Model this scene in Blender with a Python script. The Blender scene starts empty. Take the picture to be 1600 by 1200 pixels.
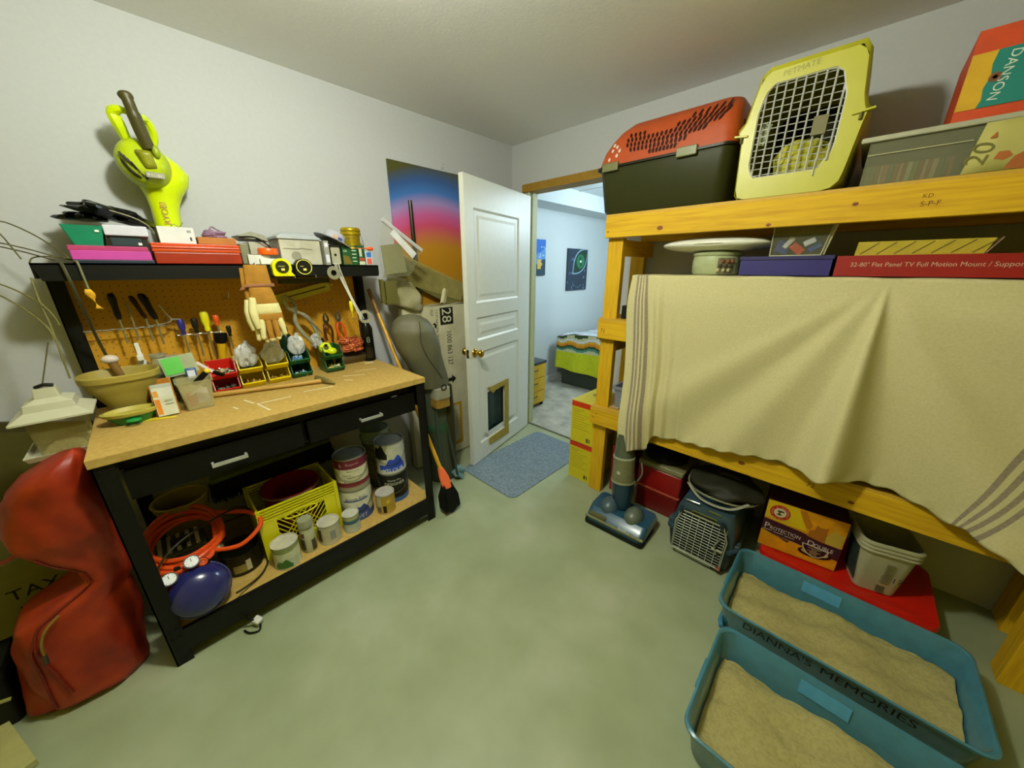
import bpy, bmesh, math, random
from mathutils import Vector, Matrix, Euler
random.seed(7)
SC = bpy.context.scene
COL = SC.collection
PI = math.pi
# ---------------- camera, world, exposure, lights ----------------
cam_d = bpy.data.cameras.new('camera'); cam = bpy.data.objects.new('camera', cam_d); COL.objects.link(cam)
cam_d.sensor_width = 36.0; cam_d.lens = 36.0 * 540.0 / 1600.0
cam_d.clip_start = 0.02
cam.location = (2.27, -2.36, 1.48)
cam.rotation_euler = (math.radians(90 - 18.5), 0, math.radians(43.9))
SC.camera = cam
SC.view_settings.view_transform = 'Standard'
SC.view_settings.look = 'None'
SC.view_settings.gamma = 1.0
SC.view_settings.use_curve_mapping = False
SC.view_settings.exposure = 0.0
wd = bpy.data.worlds.new('world'); SC.world = wd; wd.use_nodes = True
wd.node_tree.nodes['Background'].inputs[0].default_value = (0.5, 0.5, 0.35, 1)
wd.node_tree.nodes['Background'].inputs[1].default_value = 0.15

def area(name, loc, size, power, col, rot=(0, 0, 0), shape='DISK'):
    l = bpy.data.lights.new(name, 'AREA'); l.shape = shape; l.size = size; l.energy = power; l.color = col
    o = bpy.data.objects.new(name, l); o.location = loc; o.rotation_euler = rot; COL.objects.link(o); return o
def bulb(name, loc, r, power, col):
    l = bpy.data.lights.new(name, 'POINT'); l.shadow_soft_size = r; l.energy = power; l.color = col
    o = bpy.data.objects.new(name, l); o.location = loc; COL.objects.link(o); return o
bulb('room_bulb_light', (1.42, -1.98, 2.335), 0.06, 77, (0.965, 0.99, 0.81))
bulb('bedroom_light', (0.85, 1.35, 2.05), 0.25, 64, (0.72, 0.90, 1.0))

# ---------------- materials ----------------
def lin(h):
    if isinstance(h, str):
        h = h.lstrip('#'); c = [int(h[i:i+2], 16) / 255 for i in (0, 2, 4)]
    else: c = list(h)
    return tuple(x / 12.92 if x <= 0.04045 else ((x + 0.055) / 1.055) ** 2.4 for x in c)
MC = {}
def M(col, rough=0.5, metal=0.0, var=0.08, scale=25.0, bump=0.0, alpha=1.0, stretch=None, coat=0.0, emit=0, trans=0.0, name=None):
    key = (str(col), rough, metal, var, scale, bump, alpha, str(stretch), coat, emit, trans)
    if key in MC: return MC[key]
    m = bpy.data.materials.new(name or 'mat_%d' % len(MC)); m.use_nodes = True
    nt = m.node_tree; b = nt.nodes['Principled BSDF']
    c = lin(col)
    tc = nt.nodes.new('ShaderNodeTexCoord'); mp = nt.nodes.new('ShaderNodeMapping')
    nz = nt.nodes.new('ShaderNodeTexNoise'); nz.inputs['Scale'].default_value = scale; nz.inputs['Detail'].default_value = 4
    if stretch: mp.inputs['Scale'].default_value = stretch
    nt.links.new(tc.outputs['Object'], mp.inputs['Vector']); nt.links.new(mp.outputs[0], nz.inputs['Vector'])
    rp = nt.nodes.new('ShaderNodeValToRGB')
    rp.color_ramp.elements[0].position = 0.3; rp.color_ramp.elements[1].position = 0.7
    rp.color_ramp.elements[0].color = (*[x * (1 - var) for x in c], 1)
    rp.color_ramp.elements[1].color = (*[min(1, x * (1 + var)) for x in c], 1)
    nt.links.new(nz.outputs['Fac'], rp.inputs[0]); nt.links.new(rp.outputs[0], b.inputs['Base Color'])
    b.inputs['Roughness'].default_value = rough; b.inputs['Metallic'].default_value = metal
    b.inputs['Alpha'].default_value = alpha; b.inputs['Coat Weight'].default_value = coat
    b.inputs['Transmission Weight'].default_value = trans
    if bump:
        bp = nt.nodes.new('ShaderNodeBump'); bp.inputs['Strength'].default_value = bump; bp.inputs['Distance'].default_value = 0.01
        nt.links.new(nz.outputs['Fac'], bp.inputs['Height']); nt.links.new(bp.outputs[0], b.inputs['Normal'])
    if max(c) < 0.03: b.inputs['Specular IOR Level'].default_value = 0.2
    if emit:
        b.inputs['Emission Color'].default_value = (*c, 1); b.inputs['Emission Strength'].default_value = emit
    MC[key] = m; return m
def mix_mat(cols, scale, stretch=None, rough=0.6, detail=5, bump=0.0, pos=None, name='mix', coord='Object', metal=0):
    """noise through a colour ramp of several colours"""
    m = bpy.data.materials.new(name); m.use_nodes = True; nt = m.node_tree; b = nt.nodes['Principled BSDF']
    tc = nt.nodes.new('ShaderNodeTexCoord'); mp = nt.nodes.new('ShaderNodeMapping')
    if stretch: mp.inputs['Scale'].default_value = stretch
    nz = nt.nodes.new('ShaderNodeTexNoise'); nz.inputs['Scale'].default_value = scale; nz.inputs['Detail'].default_value = detail
    nt.links.new(tc.outputs[coord], mp.inputs['Vector']); nt.links.new(mp.outputs[0], nz.inputs['Vector'])
    rp = nt.nodes.new('ShaderNodeValToRGB'); n = len(cols)
    while len(rp.color_ramp.elements) < n: rp.color_ramp.elements.new(0.5)
    for i, c in enumerate(cols):
        e = rp.color_ramp.elements[i]; e.position = pos[i] if pos else 0.3 + 0.4 * i / (n - 1); e.color = (*lin(c), 1)
    nt.links.new(nz.outputs['Fac'], rp.inputs[0]); nt.links.new(rp.outputs[0], b.inputs['Base Color'])
    b.inputs['Roughness'].default_value = rough; b.inputs['Metallic'].default_value = metal
    if bump:
        bp = nt.nodes.new('ShaderNodeBump'); bp.inputs['Strength'].default_value = bump; bp.inputs['Distance'].default_value = 0.01
        nt.links.new(nz.outputs['Fac'], bp.inputs['Height']); nt.links.new(bp.outputs[0], b.inputs['Normal'])
    return m
WALL = M('#b9bbbf', 0.85, var=0.02, scale=60, bump=0.04)
CEIL = M('#efeff2', 0.9, var=0.02, scale=80, bump=0.05)
WALLB = M('#c9d0d0', 0.85, var=0.02, scale=60)
BLACK = M('#090906', 0.55, var=0.2); BLACK.node_tree.nodes['Principled BSDF'].inputs['Specular IOR Level'].default_value = 0.25
BLACKP = M('#0b0b09', 0.4, var=0.2)
PINE_X = mix_mat(['#c39300', '#d2a402', '#dcb006'], 3, (2, 30, 30), 0.7, name='pine_x')
PINE_Z = mix_mat(['#c39300', '#d2a402', '#dcb006'], 3, (30, 30, 2), 0.7, name='pine_z')
PINE_Y = mix_mat(['#c39300', '#d2a402', '#dcb006'], 3, (30, 2, 30), 0.7, name='pine_y')
STEEL = M('#b9b9b0', 0.3, 0.9, var=0.05)
DKSTEEL = M('#55554b', 0.4, 0.8, var=0.1)
WHITE = M('#e6e5dc', 0.5, var=0.03)
CARD = M('#a58a4a', 0.8, var=0.06)
GOLD = M('#c9a83a', 0.25, 1.0, var=0.05)

# ---------------- geometry helpers ----------------
FONT_CACHE = {}
def text_mesh(s, ext):
    k = (s, ext)
    if k not in FONT_CACHE:
        cu = bpy.data.curves.new('t', 'FONT'); cu.body = s; cu.size = 1.0; cu.extrude = 0; cu.resolution_u = 3
        o = bpy.data.objects.new('t', cu); COL.objects.link(o)
        dg = bpy.context.evaluated_depsgraph_get()
        me = bpy.data.meshes.new_from_object(o.evaluated_get(dg))
        vs = [v.co.copy() for v in me.vertices]; fs = [tuple(p.vertices) for p in me.polygons]
        bpy.data.objects.remove(o); bpy.data.meshes.remove(me)
        FONT_CACHE[k] = (vs, fs)
    return FONT_CACHE[k]
class B:
    def __init__(s): s.bm = bmesh.new()
    def faces(s, vs, fs, m=0):
        bv = [s.bm.verts.new(v) for v in vs]
        for f in fs:
            try:
                q = s.bm.faces.new([bv[i] for i in f]); q.material_index = m
            except ValueError: pass
        return bv
    def box(s, x0, x1, y0, y1, z0, z1, m=0):
        vs = [(x, y, z) for x in (x0, x1) for y in (y0, y1) for z in (z0, z1)]
        s.faces(vs, [(0, 1, 3, 2), (4, 6, 7, 5), (0, 4, 5, 1), (2, 3, 7, 6), (0, 2, 6, 4), (1, 5, 7, 3)], m); return s
    def obox(s, c, size, rot=(0, 0, 0), m=0):
        R = Euler(rot).to_matrix() if not isinstance(rot, Matrix) else rot
        c = Vector(c); h = Vector(size) / 2
        vs = [c + R @ Vector((x * h.x, y * h.y, z * h.z)) for x in (-1, 1) for y in (-1, 1) for z in (-1, 1)]
        s.faces(vs, [(0, 1, 3, 2), (4, 6, 7, 5), (0, 4, 5, 1), (2, 3, 7, 6), (0, 2, 6, 4), (1, 5, 7, 3)], m); return s
    def bar(s, p0, p1, w, t, m=0, up=(0, 0, 1)):
        """rectangular bar along p0-p1; w across, t along up-ish"""
        p0, p1 = Vector(p0), Vector(p1); d = (p1 - p0).normalized(); u = Vector(up); r = d.cross(u).normalized(); u = r.cross(d)
        vs = []
        for p in (p0, p1):
            for a, b in ((-1, -1), (1, -1), (1, 1), (-1, 1)): vs.append(p + r * a * w / 2 + u * b * t / 2)
        s.faces(vs, [(3, 2, 1, 0), (4, 5, 6, 7), (0, 1, 5, 4), (1, 2, 6, 5), (2, 3, 7, 6), (3, 0, 4, 7)], m); return s
    def loft(s, rings, m=0, caps=True, closed=True, fm=None):
        bv = [[s.bm.verts.new(p) for p in r] for r in rings]; n = len(rings[0])
        for i in range(len(rings) - 1):
            for j in range(n if closed else n - 1):
                k = (j + 1) % n
                try:
                    f = s.bm.faces.new((bv[i][j], bv[i][k], bv[i+1][k], bv[i+1][j])); f.material_index = fm(i, j) if fm else (m[i] if isinstance(m, list) else m)
                except ValueError: pass
        if caps:
            for r, mm in ((bv[0][::-1], m[0] if isinstance(m, list) else m), (bv[-1], m[-1] if isinstance(m, list) else m)):
                try: s.bm.faces.new(r).material_index = mm
                except ValueError: pass
        return s
    def tube(s, pts, r, seg=8, m=0, closed=False, caps=True, flat=1.0):
        pts = [Vector(p) for p in pts]; n = len(pts); rings = []
        rr = r if isinstance(r, (list, tuple)) else [r] * n
        prev = None
        for i, p in enumerate(pts):
            a = pts[(i - 1) % n] if (closed or i > 0) else p; b = pts[(i + 1) % n] if (closed or i < n - 1) else p
            d = (b - a)
            d = d.normalized() if d.length > 1e-9 else Vector((0, 0, 1))
            if prev is None:
                ref = Vector((0, 0, 1)) if abs(d.z) < 0.9 else Vector((1, 0, 0)); u = d.cross(ref).normalized()
            else:
                u = prev - d * prev.dot(d); u = u.normalized() if u.length > 1e-6 else d.orthogonal().normalized()
            prev = u; v = d.cross(u)
            rings.append([p + (u * math.cos(t) + v * math.sin(t) * flat) * rr[i] for t in [2 * PI * k / seg for k in range(seg)]])
        if closed: rings.append(rings[0]); caps = False
        s.loft(rings, m, caps); return s
    def cyl(s, p0, p1, r0, r1=None, seg=20, m=0, caps=True):
        return s.tube([p0, p1], [r0, r0 if r1 is None else r1], seg, m, caps=caps)
    def lathe(s, prof, c=(0, 0, 0), seg=28, m=0, X=None, sx=1.0, sy=1.0, caps=False):
        X = X or Matrix(); c = Vector(c)
        rings = [[c + X @ Vector((r * sx * math.cos(t), r * sy * math.sin(t), z)) for t in [2 * PI * k / seg for k in range(seg)]] for r, z in prof]
        s.loft(rings, m, caps); return s
    def prism(s, poly, o, ux, uy, d, m=0, mside=None):
        o, ux, uy, d = Vector(o), Vector(ux), Vector(uy), Vector(d); n = len(poly)
        a = [o + ux * p[0] + uy * p[1] for p in poly]; b = [p + d for p in a]
        s.faces(a + b, [tuple(range(n))[::-1], tuple(range(n, 2 * n))], m)
        s.faces(a + b, [(i, (i + 1) % n, n + (i + 1) % n, n + i) for i in range(n)], m if mside is None else mside)
        return s
    def ell(s, c, r, m=0, seg=16, rot=None):
        R = Euler(rot).to_matrix() if rot else Matrix.Identity(3); c = Vector(c)
        if not isinstance(r, (tuple, list)): r = (r, r, r)
        rings = []
        n = max(6, seg // 2)
        for i in range(n + 1):
            ph = PI * i / n; q = max(math.sin(ph), 0.002)
            rings.append([c + R @ Vector((r[0] * q * math.cos(t), r[1] * q * math.sin(t), -r[2] * math.cos(ph))) for t in [2 * PI * k / seg for k in range(seg)]])
        s.loft(rings, m); return s
    def grid(s, fn, nu, nv, m=0, fm=None):
        g = [[s.bm.verts.new(fn(i / nu, j / nv)) for j in range(nv + 1)] for i in range(nu + 1)]
        for i in range(nu):
            for j in range(nv):
                f = s.bm.faces.new((g[i][j], g[i+1][j], g[i+1][j+1], g[i][j+1])); f.material_index = fm((i + .5) / nu, (j + .5) / nv) if fm else m
        return s
    def text(s, st, size, o, right, up, m=0, sx=1.0):
        vs, fs = text_mesh(st, 0); o, right, up = Vector(o), Vector(right).normalized(), Vector(up).normalized()
        s.faces([o + right * v.x * size * sx + up * v.y * size for v in vs], fs, m); return s
    def text_cyl(s, st, size, c, r, a0, z, m=0, sx=1.0, tilt=0.0):
        vs, fs = text_mesh(st, 0); w = max(v.x for v in vs) * size * sx
        out = []
        for v in vs:
            x = v.x * size * sx - w / 2; a = a0 + x / r
            out.append((c[0] + r * math.cos(a), c[1] + r * math.sin(a), z + v.y * size + tilt * x))
        s.faces(out, fs, m); return s
    def patch_cyl(s, c, r, a0, a1, z0, z1, m=0, n=10):
        s.grid(lambda u, v: (c[0] + r * math.cos(a0 + (a1 - a0) * u), c[1] + r * math.sin(a0 + (a1 - a0) * u), z0 + (z1 - z0) * v), n, 1, m); return s
    def xf(s, X):
        bmesh.ops.transform(s.bm, matrix=X, verts=s.bm.verts); return s

def finish(name, b, mats, origin, smooth=38, bevel=0, solid=0, sub=0, recalc=True):
    bm = b.bm
    bmesh.ops.remove_doubles(bm, verts=bm.verts, dist=1e-5)
    if recalc: bmesh.ops.recalc_face_normals(bm, faces=bm.faces)
    if smooth:
        lim = math.radians(smooth)
        for f in bm.faces: f.smooth = True
        for e in bm.edges:
            if len(e.link_faces) == 2 and e.calc_face_angle(0) > lim: e.smooth = False
    bmesh.ops.transform(bm, matrix=Matrix.Translation(-Vector(origin)), verts=bm.verts)
    me = bpy.data.meshes.new(name); bm.to_mesh(me); bm.free()
    for m in (mats if isinstance(mats, (list, tuple)) else [mats]): me.materials.append(m)
    o = bpy.data.objects.new(name, me); COL.objects.link(o)
    if solid:
        md = o.modifiers.new('s', 'SOLIDIFY'); md.thickness = solid; md.offset = 0
    if bevel:
        md = o.modifiers.new('b', 'BEVEL'); md.width = bevel; md.segments = 2; md.limit_method = 'ANGLE'; md.angle_limit = math.radians(40)
        md.harden_normals = False
    if sub:
        md = o.modifiers.new('u', 'SUBSURF'); md.levels = sub; md.render_levels = sub
    return o
def thing(name, label, cat, loc=(0, 0, 0), group=None):
    o = bpy.data.objects.new(name, None); o.empty_display_size = 0.05; COL.objects.link(o); o.location = loc
    o['label'] = label; o['category'] = cat
    if group: o['group'] = group
    return o
def part(name, b, mats, T, label=None, origin=None, **k):
    """part built in world coordinates, child of T (T unrotated at this time)"""
    base = world_loc(T)
    org = Vector(origin) if origin else base
    o = finish(name, b, mats, org, **k); o.parent = T; o.location = org - base
    if label: o['label'] = label
    return o
def world_loc(o):
    v = o.location.copy()
    while o.parent: o = o.parent; v = v + o.location
    return v
def one(name, b, mats, label, cat, group=None, kind=None, **k):
    vs = [v.co for v in b.bm.verts]
    lo = [min(v[i] for v in vs) for i in range(3)]; hi = [max(v[i] for v in vs) for i in range(3)]
    o = finish(name, b, mats, ((lo[0]+hi[0])/2, (lo[1]+hi[1])/2, lo[2]), **k)
    o.location = ((lo[0]+hi[0])/2, (lo[1]+hi[1])/2, lo[2])
    o['label'] = label; o['category'] = cat
    if group: o['group'] = group
    if kind: o['kind'] = kind
    return o
def struct(name, b, mats, label=None, parent=None, **k):
    if parent is not None: return part(name, b, mats, parent, label, **k)
    k.setdefault('smooth', 0)
    o = finish(name, b, mats, (0, 0, 0), **k); o['kind'] = 'structure'
    if label: o['label'] = label
    return o
def kids(o): return [c for c in bpy.data.objects if c.parent == o]
def dup(T, loc, rotz=0.0, label=None, group=None, rot=None):
    r = T.copy(); COL.objects.link(r); r.location = loc; r.rotation_euler = rot or (0, 0, rotz)
    if label: r['label'] = label
    if group: r['group'] = group
    for ch in kids(T):
        c = ch.copy(); COL.objects.link(c); c.parent = r
        for g in kids(ch):
            d = g.copy(); COL.objects.link(d); d.parent = c
    return r
def rrect(x0, x1, y0, y1, r, n=5):
    p = []
    for cx, cy, a in ((x1 - r, y1 - r, 0), (x0 + r, y1 - r, 90), (x0 + r, y0 + r, 180), (x1 - r, y0 + r, 270)):
        for i in range(n + 1):
            t = math.radians(a + 90 * i / n); p.append((cx + r * math.cos(t), cy + r * math.sin(t)))
    return p
def ring(x0, x1, y0, y1, r, z, n=5): return [(x, y, z) for x, y in rrect(x0, x1, y0, y1, r, n)]
def interp(tab, t):
    for (a, va), (b, vb) in zip(tab, tab[1:]):
        if t <= b:
            k = (t - a) / (b - a) if b > a else 0; return va + (vb - va) * max(0, min(1, k))
    return tab[-1][1]
def smoothpath(pts, n=6):
    pts = [Vector(p) for p in pts]; out = []
    for i in range(len(pts) - 1):
        p0 = pts[max(i-1, 0)]; p1 = pts[i]; p2 = pts[i+1]; p3 = pts[min(i+2, len(pts)-1)]
        for k in range(n):
            t = k / n
            out.append(0.5 * ((2*p1) + (p2-p0)*t + (2*p0-5*p1+4*p2-p3)*t*t + (-p0+3*p1-3*p2+p3)*t*t*t))
    out.append(pts[-1]); return out

# ---------------- the room ----------------
CZ = 2.42
FLOORM = mix_mat(['#8b9471', '#939c7a', '#9aa282', '#a9ae94'], 3.2, None, 0.42, 12, 0.05, [0.28, 0.45, 0.58, 0.76], 'concrete')
struct('floor', B().box(-0.05, 4.4, -4.2, 0.06, -0.1, 0), FLOORM)
struct('ceiling', B().box(-0.05, 4.4, -4.2, 0.06, CZ, CZ + 0.1), CEIL)
struct('wall_left', B().box(-0.1, 0, -4.2, 0.1, 0, CZ), WALL)
DX0, DX1, DH = 0.185, 0.985, 2.065
struct('wall_back', B().box(0, DX0 - .02, 0, 0.11, 0, CZ).box(DX1 + .02, 4.4, 0, 0.11, 0, CZ).box(DX0 - .02, DX1 + .02, 0, 0.11, DH + .02, CZ), WALL)
BOUNCE_YELLOW = M('#cdbf12', 0.85, var=0.03)  # made-up yellow for the two unseen walls, so bounced light tints the shadows
struct('wall_right_unseen', B().box(4.3, 4.4, -4.2, 0, 0, CZ), BOUNCE_YELLOW)
struct('wall_front_unseen', B().box(0, 4.4, -4.3, -4.2, 0, CZ), BOUNCE_YELLOW)
# faint scratch marks above the sheet leaning on the wall
# door frame: jambs pale green-grey, unfinished brown header board
JAMB = M('#b4b78e', 0.5, var=0.04); HEAD = M('#9a7418', 0.6, var=0.1)
struct('trim_1', B().box(DX0 - .02, DX0, -0.005, 0.115, 0, DH + .02).box(DX0, DX0 + .012, 0.045, 0.08, 0, DH).box(DX1, DX1 + .02, -0.005, 0.115, 0, DH + .02), JAMB, 'pale door jambs')
struct('trim_2', B().box(DX0 - .05, DX1 + .06, -0.022, 0.115, DH, DH + .055), HEAD, 'brown unfinished wooden header over the doorway')
# door leaf, hinged on the left jamb, swung open into the room
D = bpy.data.objects.new('door_1', None); COL.objects.link(D); D['kind'] = 'structure'; D['label'] = 'white panelled door swung open, with a pet flap hole cut in its bottom panel'
DOORM = M('#d9dad0', 0.4, var=0.02)
# built along +x from the hinge, front face toward -y (y=0 .. thickness +y)
dw, dh, dt = 0.875, 2.03, 0.035
def door_leaf():
    b = B(); zb = 0.012
    # panels: (x0,x1,z0,z1) raised mouldings; hole: pet flap
    P = [(0.19, .78, 1.25, 1.85), (0.19, .78, 0.985, 1.15), (0.19, .78, 0.16, 0.90)]
    hx0, hx1, hz0, hz1 = 0.41, 0.665, 0.155, 0.555
    # stiles and rails on a core
    xs = [0, P[0][0], P[0][1], dw]
    b.box(0, P[0][0], 0, dt, zb, dh); b.box(P[0][1], dw, 0, dt, zb, dh)
    zz = [(zb, P[2][2]), (P[2][3], P[1][2]), (P[1][3], P[0][2]), (P[0][3], dh)]
    for a, c in zz: b.box(P[0][0], P[0][1], 0, dt, a, c)
    def ringbox(x0, x1, z0, z1, y0, y1, w):
        b.box(x0, x0 + w, y0, y1, z0, z1); b.box(x1 - w, x1, y0, y1, z0, z1); b.box(x0 + w, x1 - w, y0, y1, z0, z0 + w); b.box(x0 + w, x1 - w, y0, y1, z1 - w, z1)
    for i, (x0, x1, z0, z1) in enumerate(P):
        ins = 0.014
        # sloped moulding
        for (ya, yb) in ((0.0, 0.009), (dt, dt - 0.009)):
            o = [(x0, ya, z0), (x1, ya, z0), (x1, ya, z1), (x0, ya, z1)]
            q = [(x0 + ins, yb, z0 + ins), (x1 - ins, yb, z0 + ins), (x1 - ins, yb, z1 - ins), (x0 + ins, yb, z1 - ins)]
            b.faces(o + q, [(k, (k + 1) % 4, 4 + (k + 1) % 4, 4 + k) for k in range(4)])
            o2 = [(x0 + .04, yb, z0 + .04), (x1 - .04, yb, z0 + .04), (x1 - .04, yb, z1 - .04), (x0 + .04, yb, z1 - .04)]
            s2 = 0.0045 if ya == 0 else -0.0045
            q2 = [(x0 + .06, yb - s2, z0 + .06), (x1 - .06, yb - s2, z0 + .06), (x1 - .06, yb - s2, z1 - .06), (x0 + .06, yb - s2, z1 - .06)]
            b.faces(q + o2, [(k, (k + 1) % 4, 4 + (k + 1) % 4, 4 + k) for k in range(4)])
            b.faces(o2 + q2, [(k, (k + 1) % 4, 4 + (k + 1) % 4, 4 + k) for k in range(4)])
            if i < 2: b.faces(q2, [(0, 1, 2, 3)])
            else:
                h = [(hx0, yb - s2, hz0), (hx1, yb - s2, hz0), (hx1, yb - s2, hz1), (hx0, yb - s2, hz1)]
                b.faces(q2 + h, [(k, (k + 1) % 4, 4 + (k + 1) % 4, 4 + k) for k in range(4)])
    b.box(hx0 - .001, hx0, .006, dt - .006, hz0, hz1); b.box(hx1, hx1 + .001, .006, dt - .006, hz0, hz1)
    b.box(hx0, hx1, .006, dt - .006, hz0 - .001, hz0); b.box(hx0, hx1, .006, dt - .006, hz1, hz1 + .001)
    return b
leaf = part('door_leaf', door_leaf(), DOORM, D, smooth=0)
FR = M('#a08a2c', 0.7, var=0.15)
# torn cardboard-coloured frame: right side, top, short bottom piece
pf = B()
pf.prism([(.364, .592), (.600, .592), (.672, .600), (.600, .530), (.570, .548), (.425, .552), (.425, .160), (.655, .158), (.665, .140), (.660, .100), (.364, .080)], (0, dt + .001, 0), (1, 0, 0), (0, 0, 1), (0, .006, 0), 0)
petf = part('pet_flap_frame', pf, FR, D, 'torn tan surround of the pet flap hole', smooth=0)
fl = B(); fl.grid(lambda u, v: (0.41 + .255 * u, 0.016 + .004 * math.sin(9 * u), 0.155 + .40 * v), 8, 8)
part('pet_flap', fl, M('#0b241d', 0.2, var=0.4, scale=8), D, 'dark green pet flap sheet', smooth=60)
def knob(sgn):
    k = B(); X = Matrix.Rotation(sgn * PI / 2, 4, 'X'); c = (0.815, 0 if sgn > 0 else dt, 0.905)
    k.lathe([(0.0, 0), (0.033, 0), (0.033, 0.004), (0.025, 0.01), (0.012, 0.014), (0.010, 0.03), (0.02, 0.036), (0.028, 0.05), (0.027, 0.062), (0.016, 0.069), (0.0, 0.07)], c, 24, 0, X); return k
part('door_knob', knob(1), M('#c8a23a', 0.15, 1.0, var=0.03), D, 'brass door knob', smooth=60)
part('door_knob', knob(-1), M('#c8a23a', 0.15, 1.0, var=0.03), D, 'brass door knob', smooth=60)
lt = B(); lt.box(dw - .001, dw + .002, .007, dt - .007, .875, .935); lt.box(dw, dw + .012, .012, dt - .012, .897, .915)
part('latch_plate', lt, GOLD, D, smooth=0)
hg = B()
for z in (0.2, 1.0, 1.8): hg.cyl((-0.004, -0.006, z - .04), (-0.004, -0.006, z + .04), 0.006, seg=10)
part('hinge', hg, GOLD, D, smooth=60)
D.location = (DX0 - .005, -0.012, 0)
D.rotation_euler = (0, 0, math.atan2(-0.832, 0.193))
# next room
struct('floor.001', B().box(-1.2, 3.2, 0.06, 2.9, -0.1, 0.004), mix_mat(['#8f8c80', '#a9a698', '#bdb9aa'], 6, None, 0.95, 8, 0.4, name='carpet'), 'grey beige carpet of the next room')
struct('wall_far', B().box(-0.62, -0.52, 0.11, 2.9, 0, 2.3), WALLB, 'pale wall of the next room')
struct('wall_end', B().box(-0.62, 3.2, 2.75, 2.85, 0, 2.3).box(3.1, 3.2, 0.11, 2.8, 0, 2.3), WALLB)
struct('wall_side', B().box(-0.62, 0.0, 0.0, 0.11, 0, 2.3), WALLB)
sf = B().box(-0.52, 3.1, 0.11, 2.75, 2.3, 2.36)
struct('ceiling.001', sf, WALLB)
struct('trim_3', B().box(-0.52, -0.2, 0.11, 2.75, 2.13, 2.3), WALLB, 'boxed soffit along the far wall')
gr = B()
for y in (0.7, 1.3, 1.9, 2.5): gr.box(-0.2, 3.1, y - .012, y + .012, 2.292, 2.3)
for x in (0.4, 1.0, 1.6): gr.box(x - .012, x + .012, .11, 2.75, 2.292, 2.3)
struct('trim_4', gr, M('#dfe4e4', 0.6), 'drop ceiling grid')
struct('baseboard_far', B().box(-0.52, -0.505, 0.11, 2.75, 0.004, 0.085), M('#dcdfdc', 0.5))
struct('trim_5', B().box(DX0, DX1, 0.045, 0.065, 0, 0.007), M('#6a6a5c', 0.4, 0.5), 'metal threshold strip')
# ================= WORKBENCH =================
BY0, BY1, BZ, BX = -2.60, -1.40, 0.92, 0.69
W = thing('workbench', 'black steel workbench with particle board top, two drawers, pegboard back and high shelf', 'workbench', (0.35, -2.0, 0))
BOARD = mix_mat(['#ac8c44', '#b4944c', '#bc9e58'], 60, None, 0.6, 4, name='particle_board')
CHALK = M('#d8cfae', 0.8)
b = B().box(0.02, BX, BY0, BY1, BZ - .028, BZ)
def streak(x0, y0, x1, y1, w=.008): b.bar((x0, y0, BZ), (x1, y1, BZ), w, .001, 1)
for s in ((.50, -2.12, .50, -1.99), (.50, -2.12, .62, -2.10), (.47, -1.93, .49, -1.80), (.40, -2.15, .48, -2.13), (.35, -1.70, .40, -1.60), (.47, -2.20, .51, -2.19), (.42, -1.72, .46, -1.69), (.30, -1.62, .33, -1.50)):
    streak(*s)
part('worktop', b, [BOARD, CHALK], W, 'tan particle board worktop with pale scuffs', smooth=0)
for ly in (BY0 + .004, BY1 - .054):
    for lx in (.04, BX - .05):
        g = B(); y0, y1 = ly, ly + .05
        outer = y0 if ly < -2 else y1
        g.box(lx + .04, lx + .044, y0, y1, 0, BZ - .028) if lx > .3 else g.box(lx, lx + .004, y0, y1, 0, BZ - .028)
        g.box(lx, lx + .044, outer - (.004 if outer == y1 else 0), outer + (.004 if outer == y0 else 0), 0, BZ - .028)
        for z in (.13, .17, .74, .78, .83, .87):
            g.cyl((lx + .044, y0 + .015, z), (lx + .048, y0 + .015, z), .005, seg=8); g.cyl((lx + .044, y0 + .036, z), (lx + .048, y0 + .036, z), .005, seg=8)
        part('leg', g, BLACK, W, smooth=0)
g = B().box(.04, .06, BY0 + .06, BY1 - .06, .80, .892).box(.63, .645, BY0 + .055, BY1 - .055, .845, .892).box(.05, .64, BY0 + .01, BY0 + .018, .74, .892).box(.05, .64, BY1 - .018, BY1 - .01, .74, .892)
g.box(.1, .62, -2.01, -1.99, .74, .892).box(.05, .63, BY0 + .055, BY1 - .055, .735, .739)
part('apron', g, BLACK, W, smooth=0)
for y0, y1 in ((BY0 + .06, -2.012), (-1.988, BY1 - .06)):
    d = B().box(.646, .666, y0, y1, .738, .838)
    d.bar((.662, y0, .842), (.662, y1, .842), .012, .006)
    dr = part('drawer', d, BLACKP, W, smooth=0)
    c = (-2.27 if y0 < -2.3 else -1.712)
    h = B(); h.bar((.69, c - .055, .782), (.69, c + .055, .782), .007, .013); h.box(.664, .692, c - .055, c - .047, .777, .788); h.box(.664, .692, c + .047, c + .055, .777, .788)
    part('handle', h, M('#d8d8d2', .25, .6), dr, 'polished metal pull')
part('lower_shelf', B().box(.06, .672, BY0 + .015, BY1 - .015, .143, .16), BOARD, W, smooth=0)
g = B().box(.672, .69, BY0 + .05, BY1 - .05, .06, .16).box(.05, .06, BY0 + .05, BY1 - .05, .06, .16).box(.05, .68, BY0 + .006, BY0 + .014, .06, .143).box(.05, .68, BY1 - .014, BY1 - .006, .06, .143)
part('shelf_rail', g, BLACK, W, smooth=0)
# hutch
for y in (BY0, BY1 - .045):
    g = B().box(.035, .075, y, y + .004, BZ, 1.44).box(.071, .075, y, y + .045, BZ, 1.44)
    for z in (1.0, 1.2, 1.4): g.cyl((.075, y + .025, z), (.079, y + .025, z), .005, seg=8)
    part('post', g, BLACK, W, smooth=0)
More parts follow.
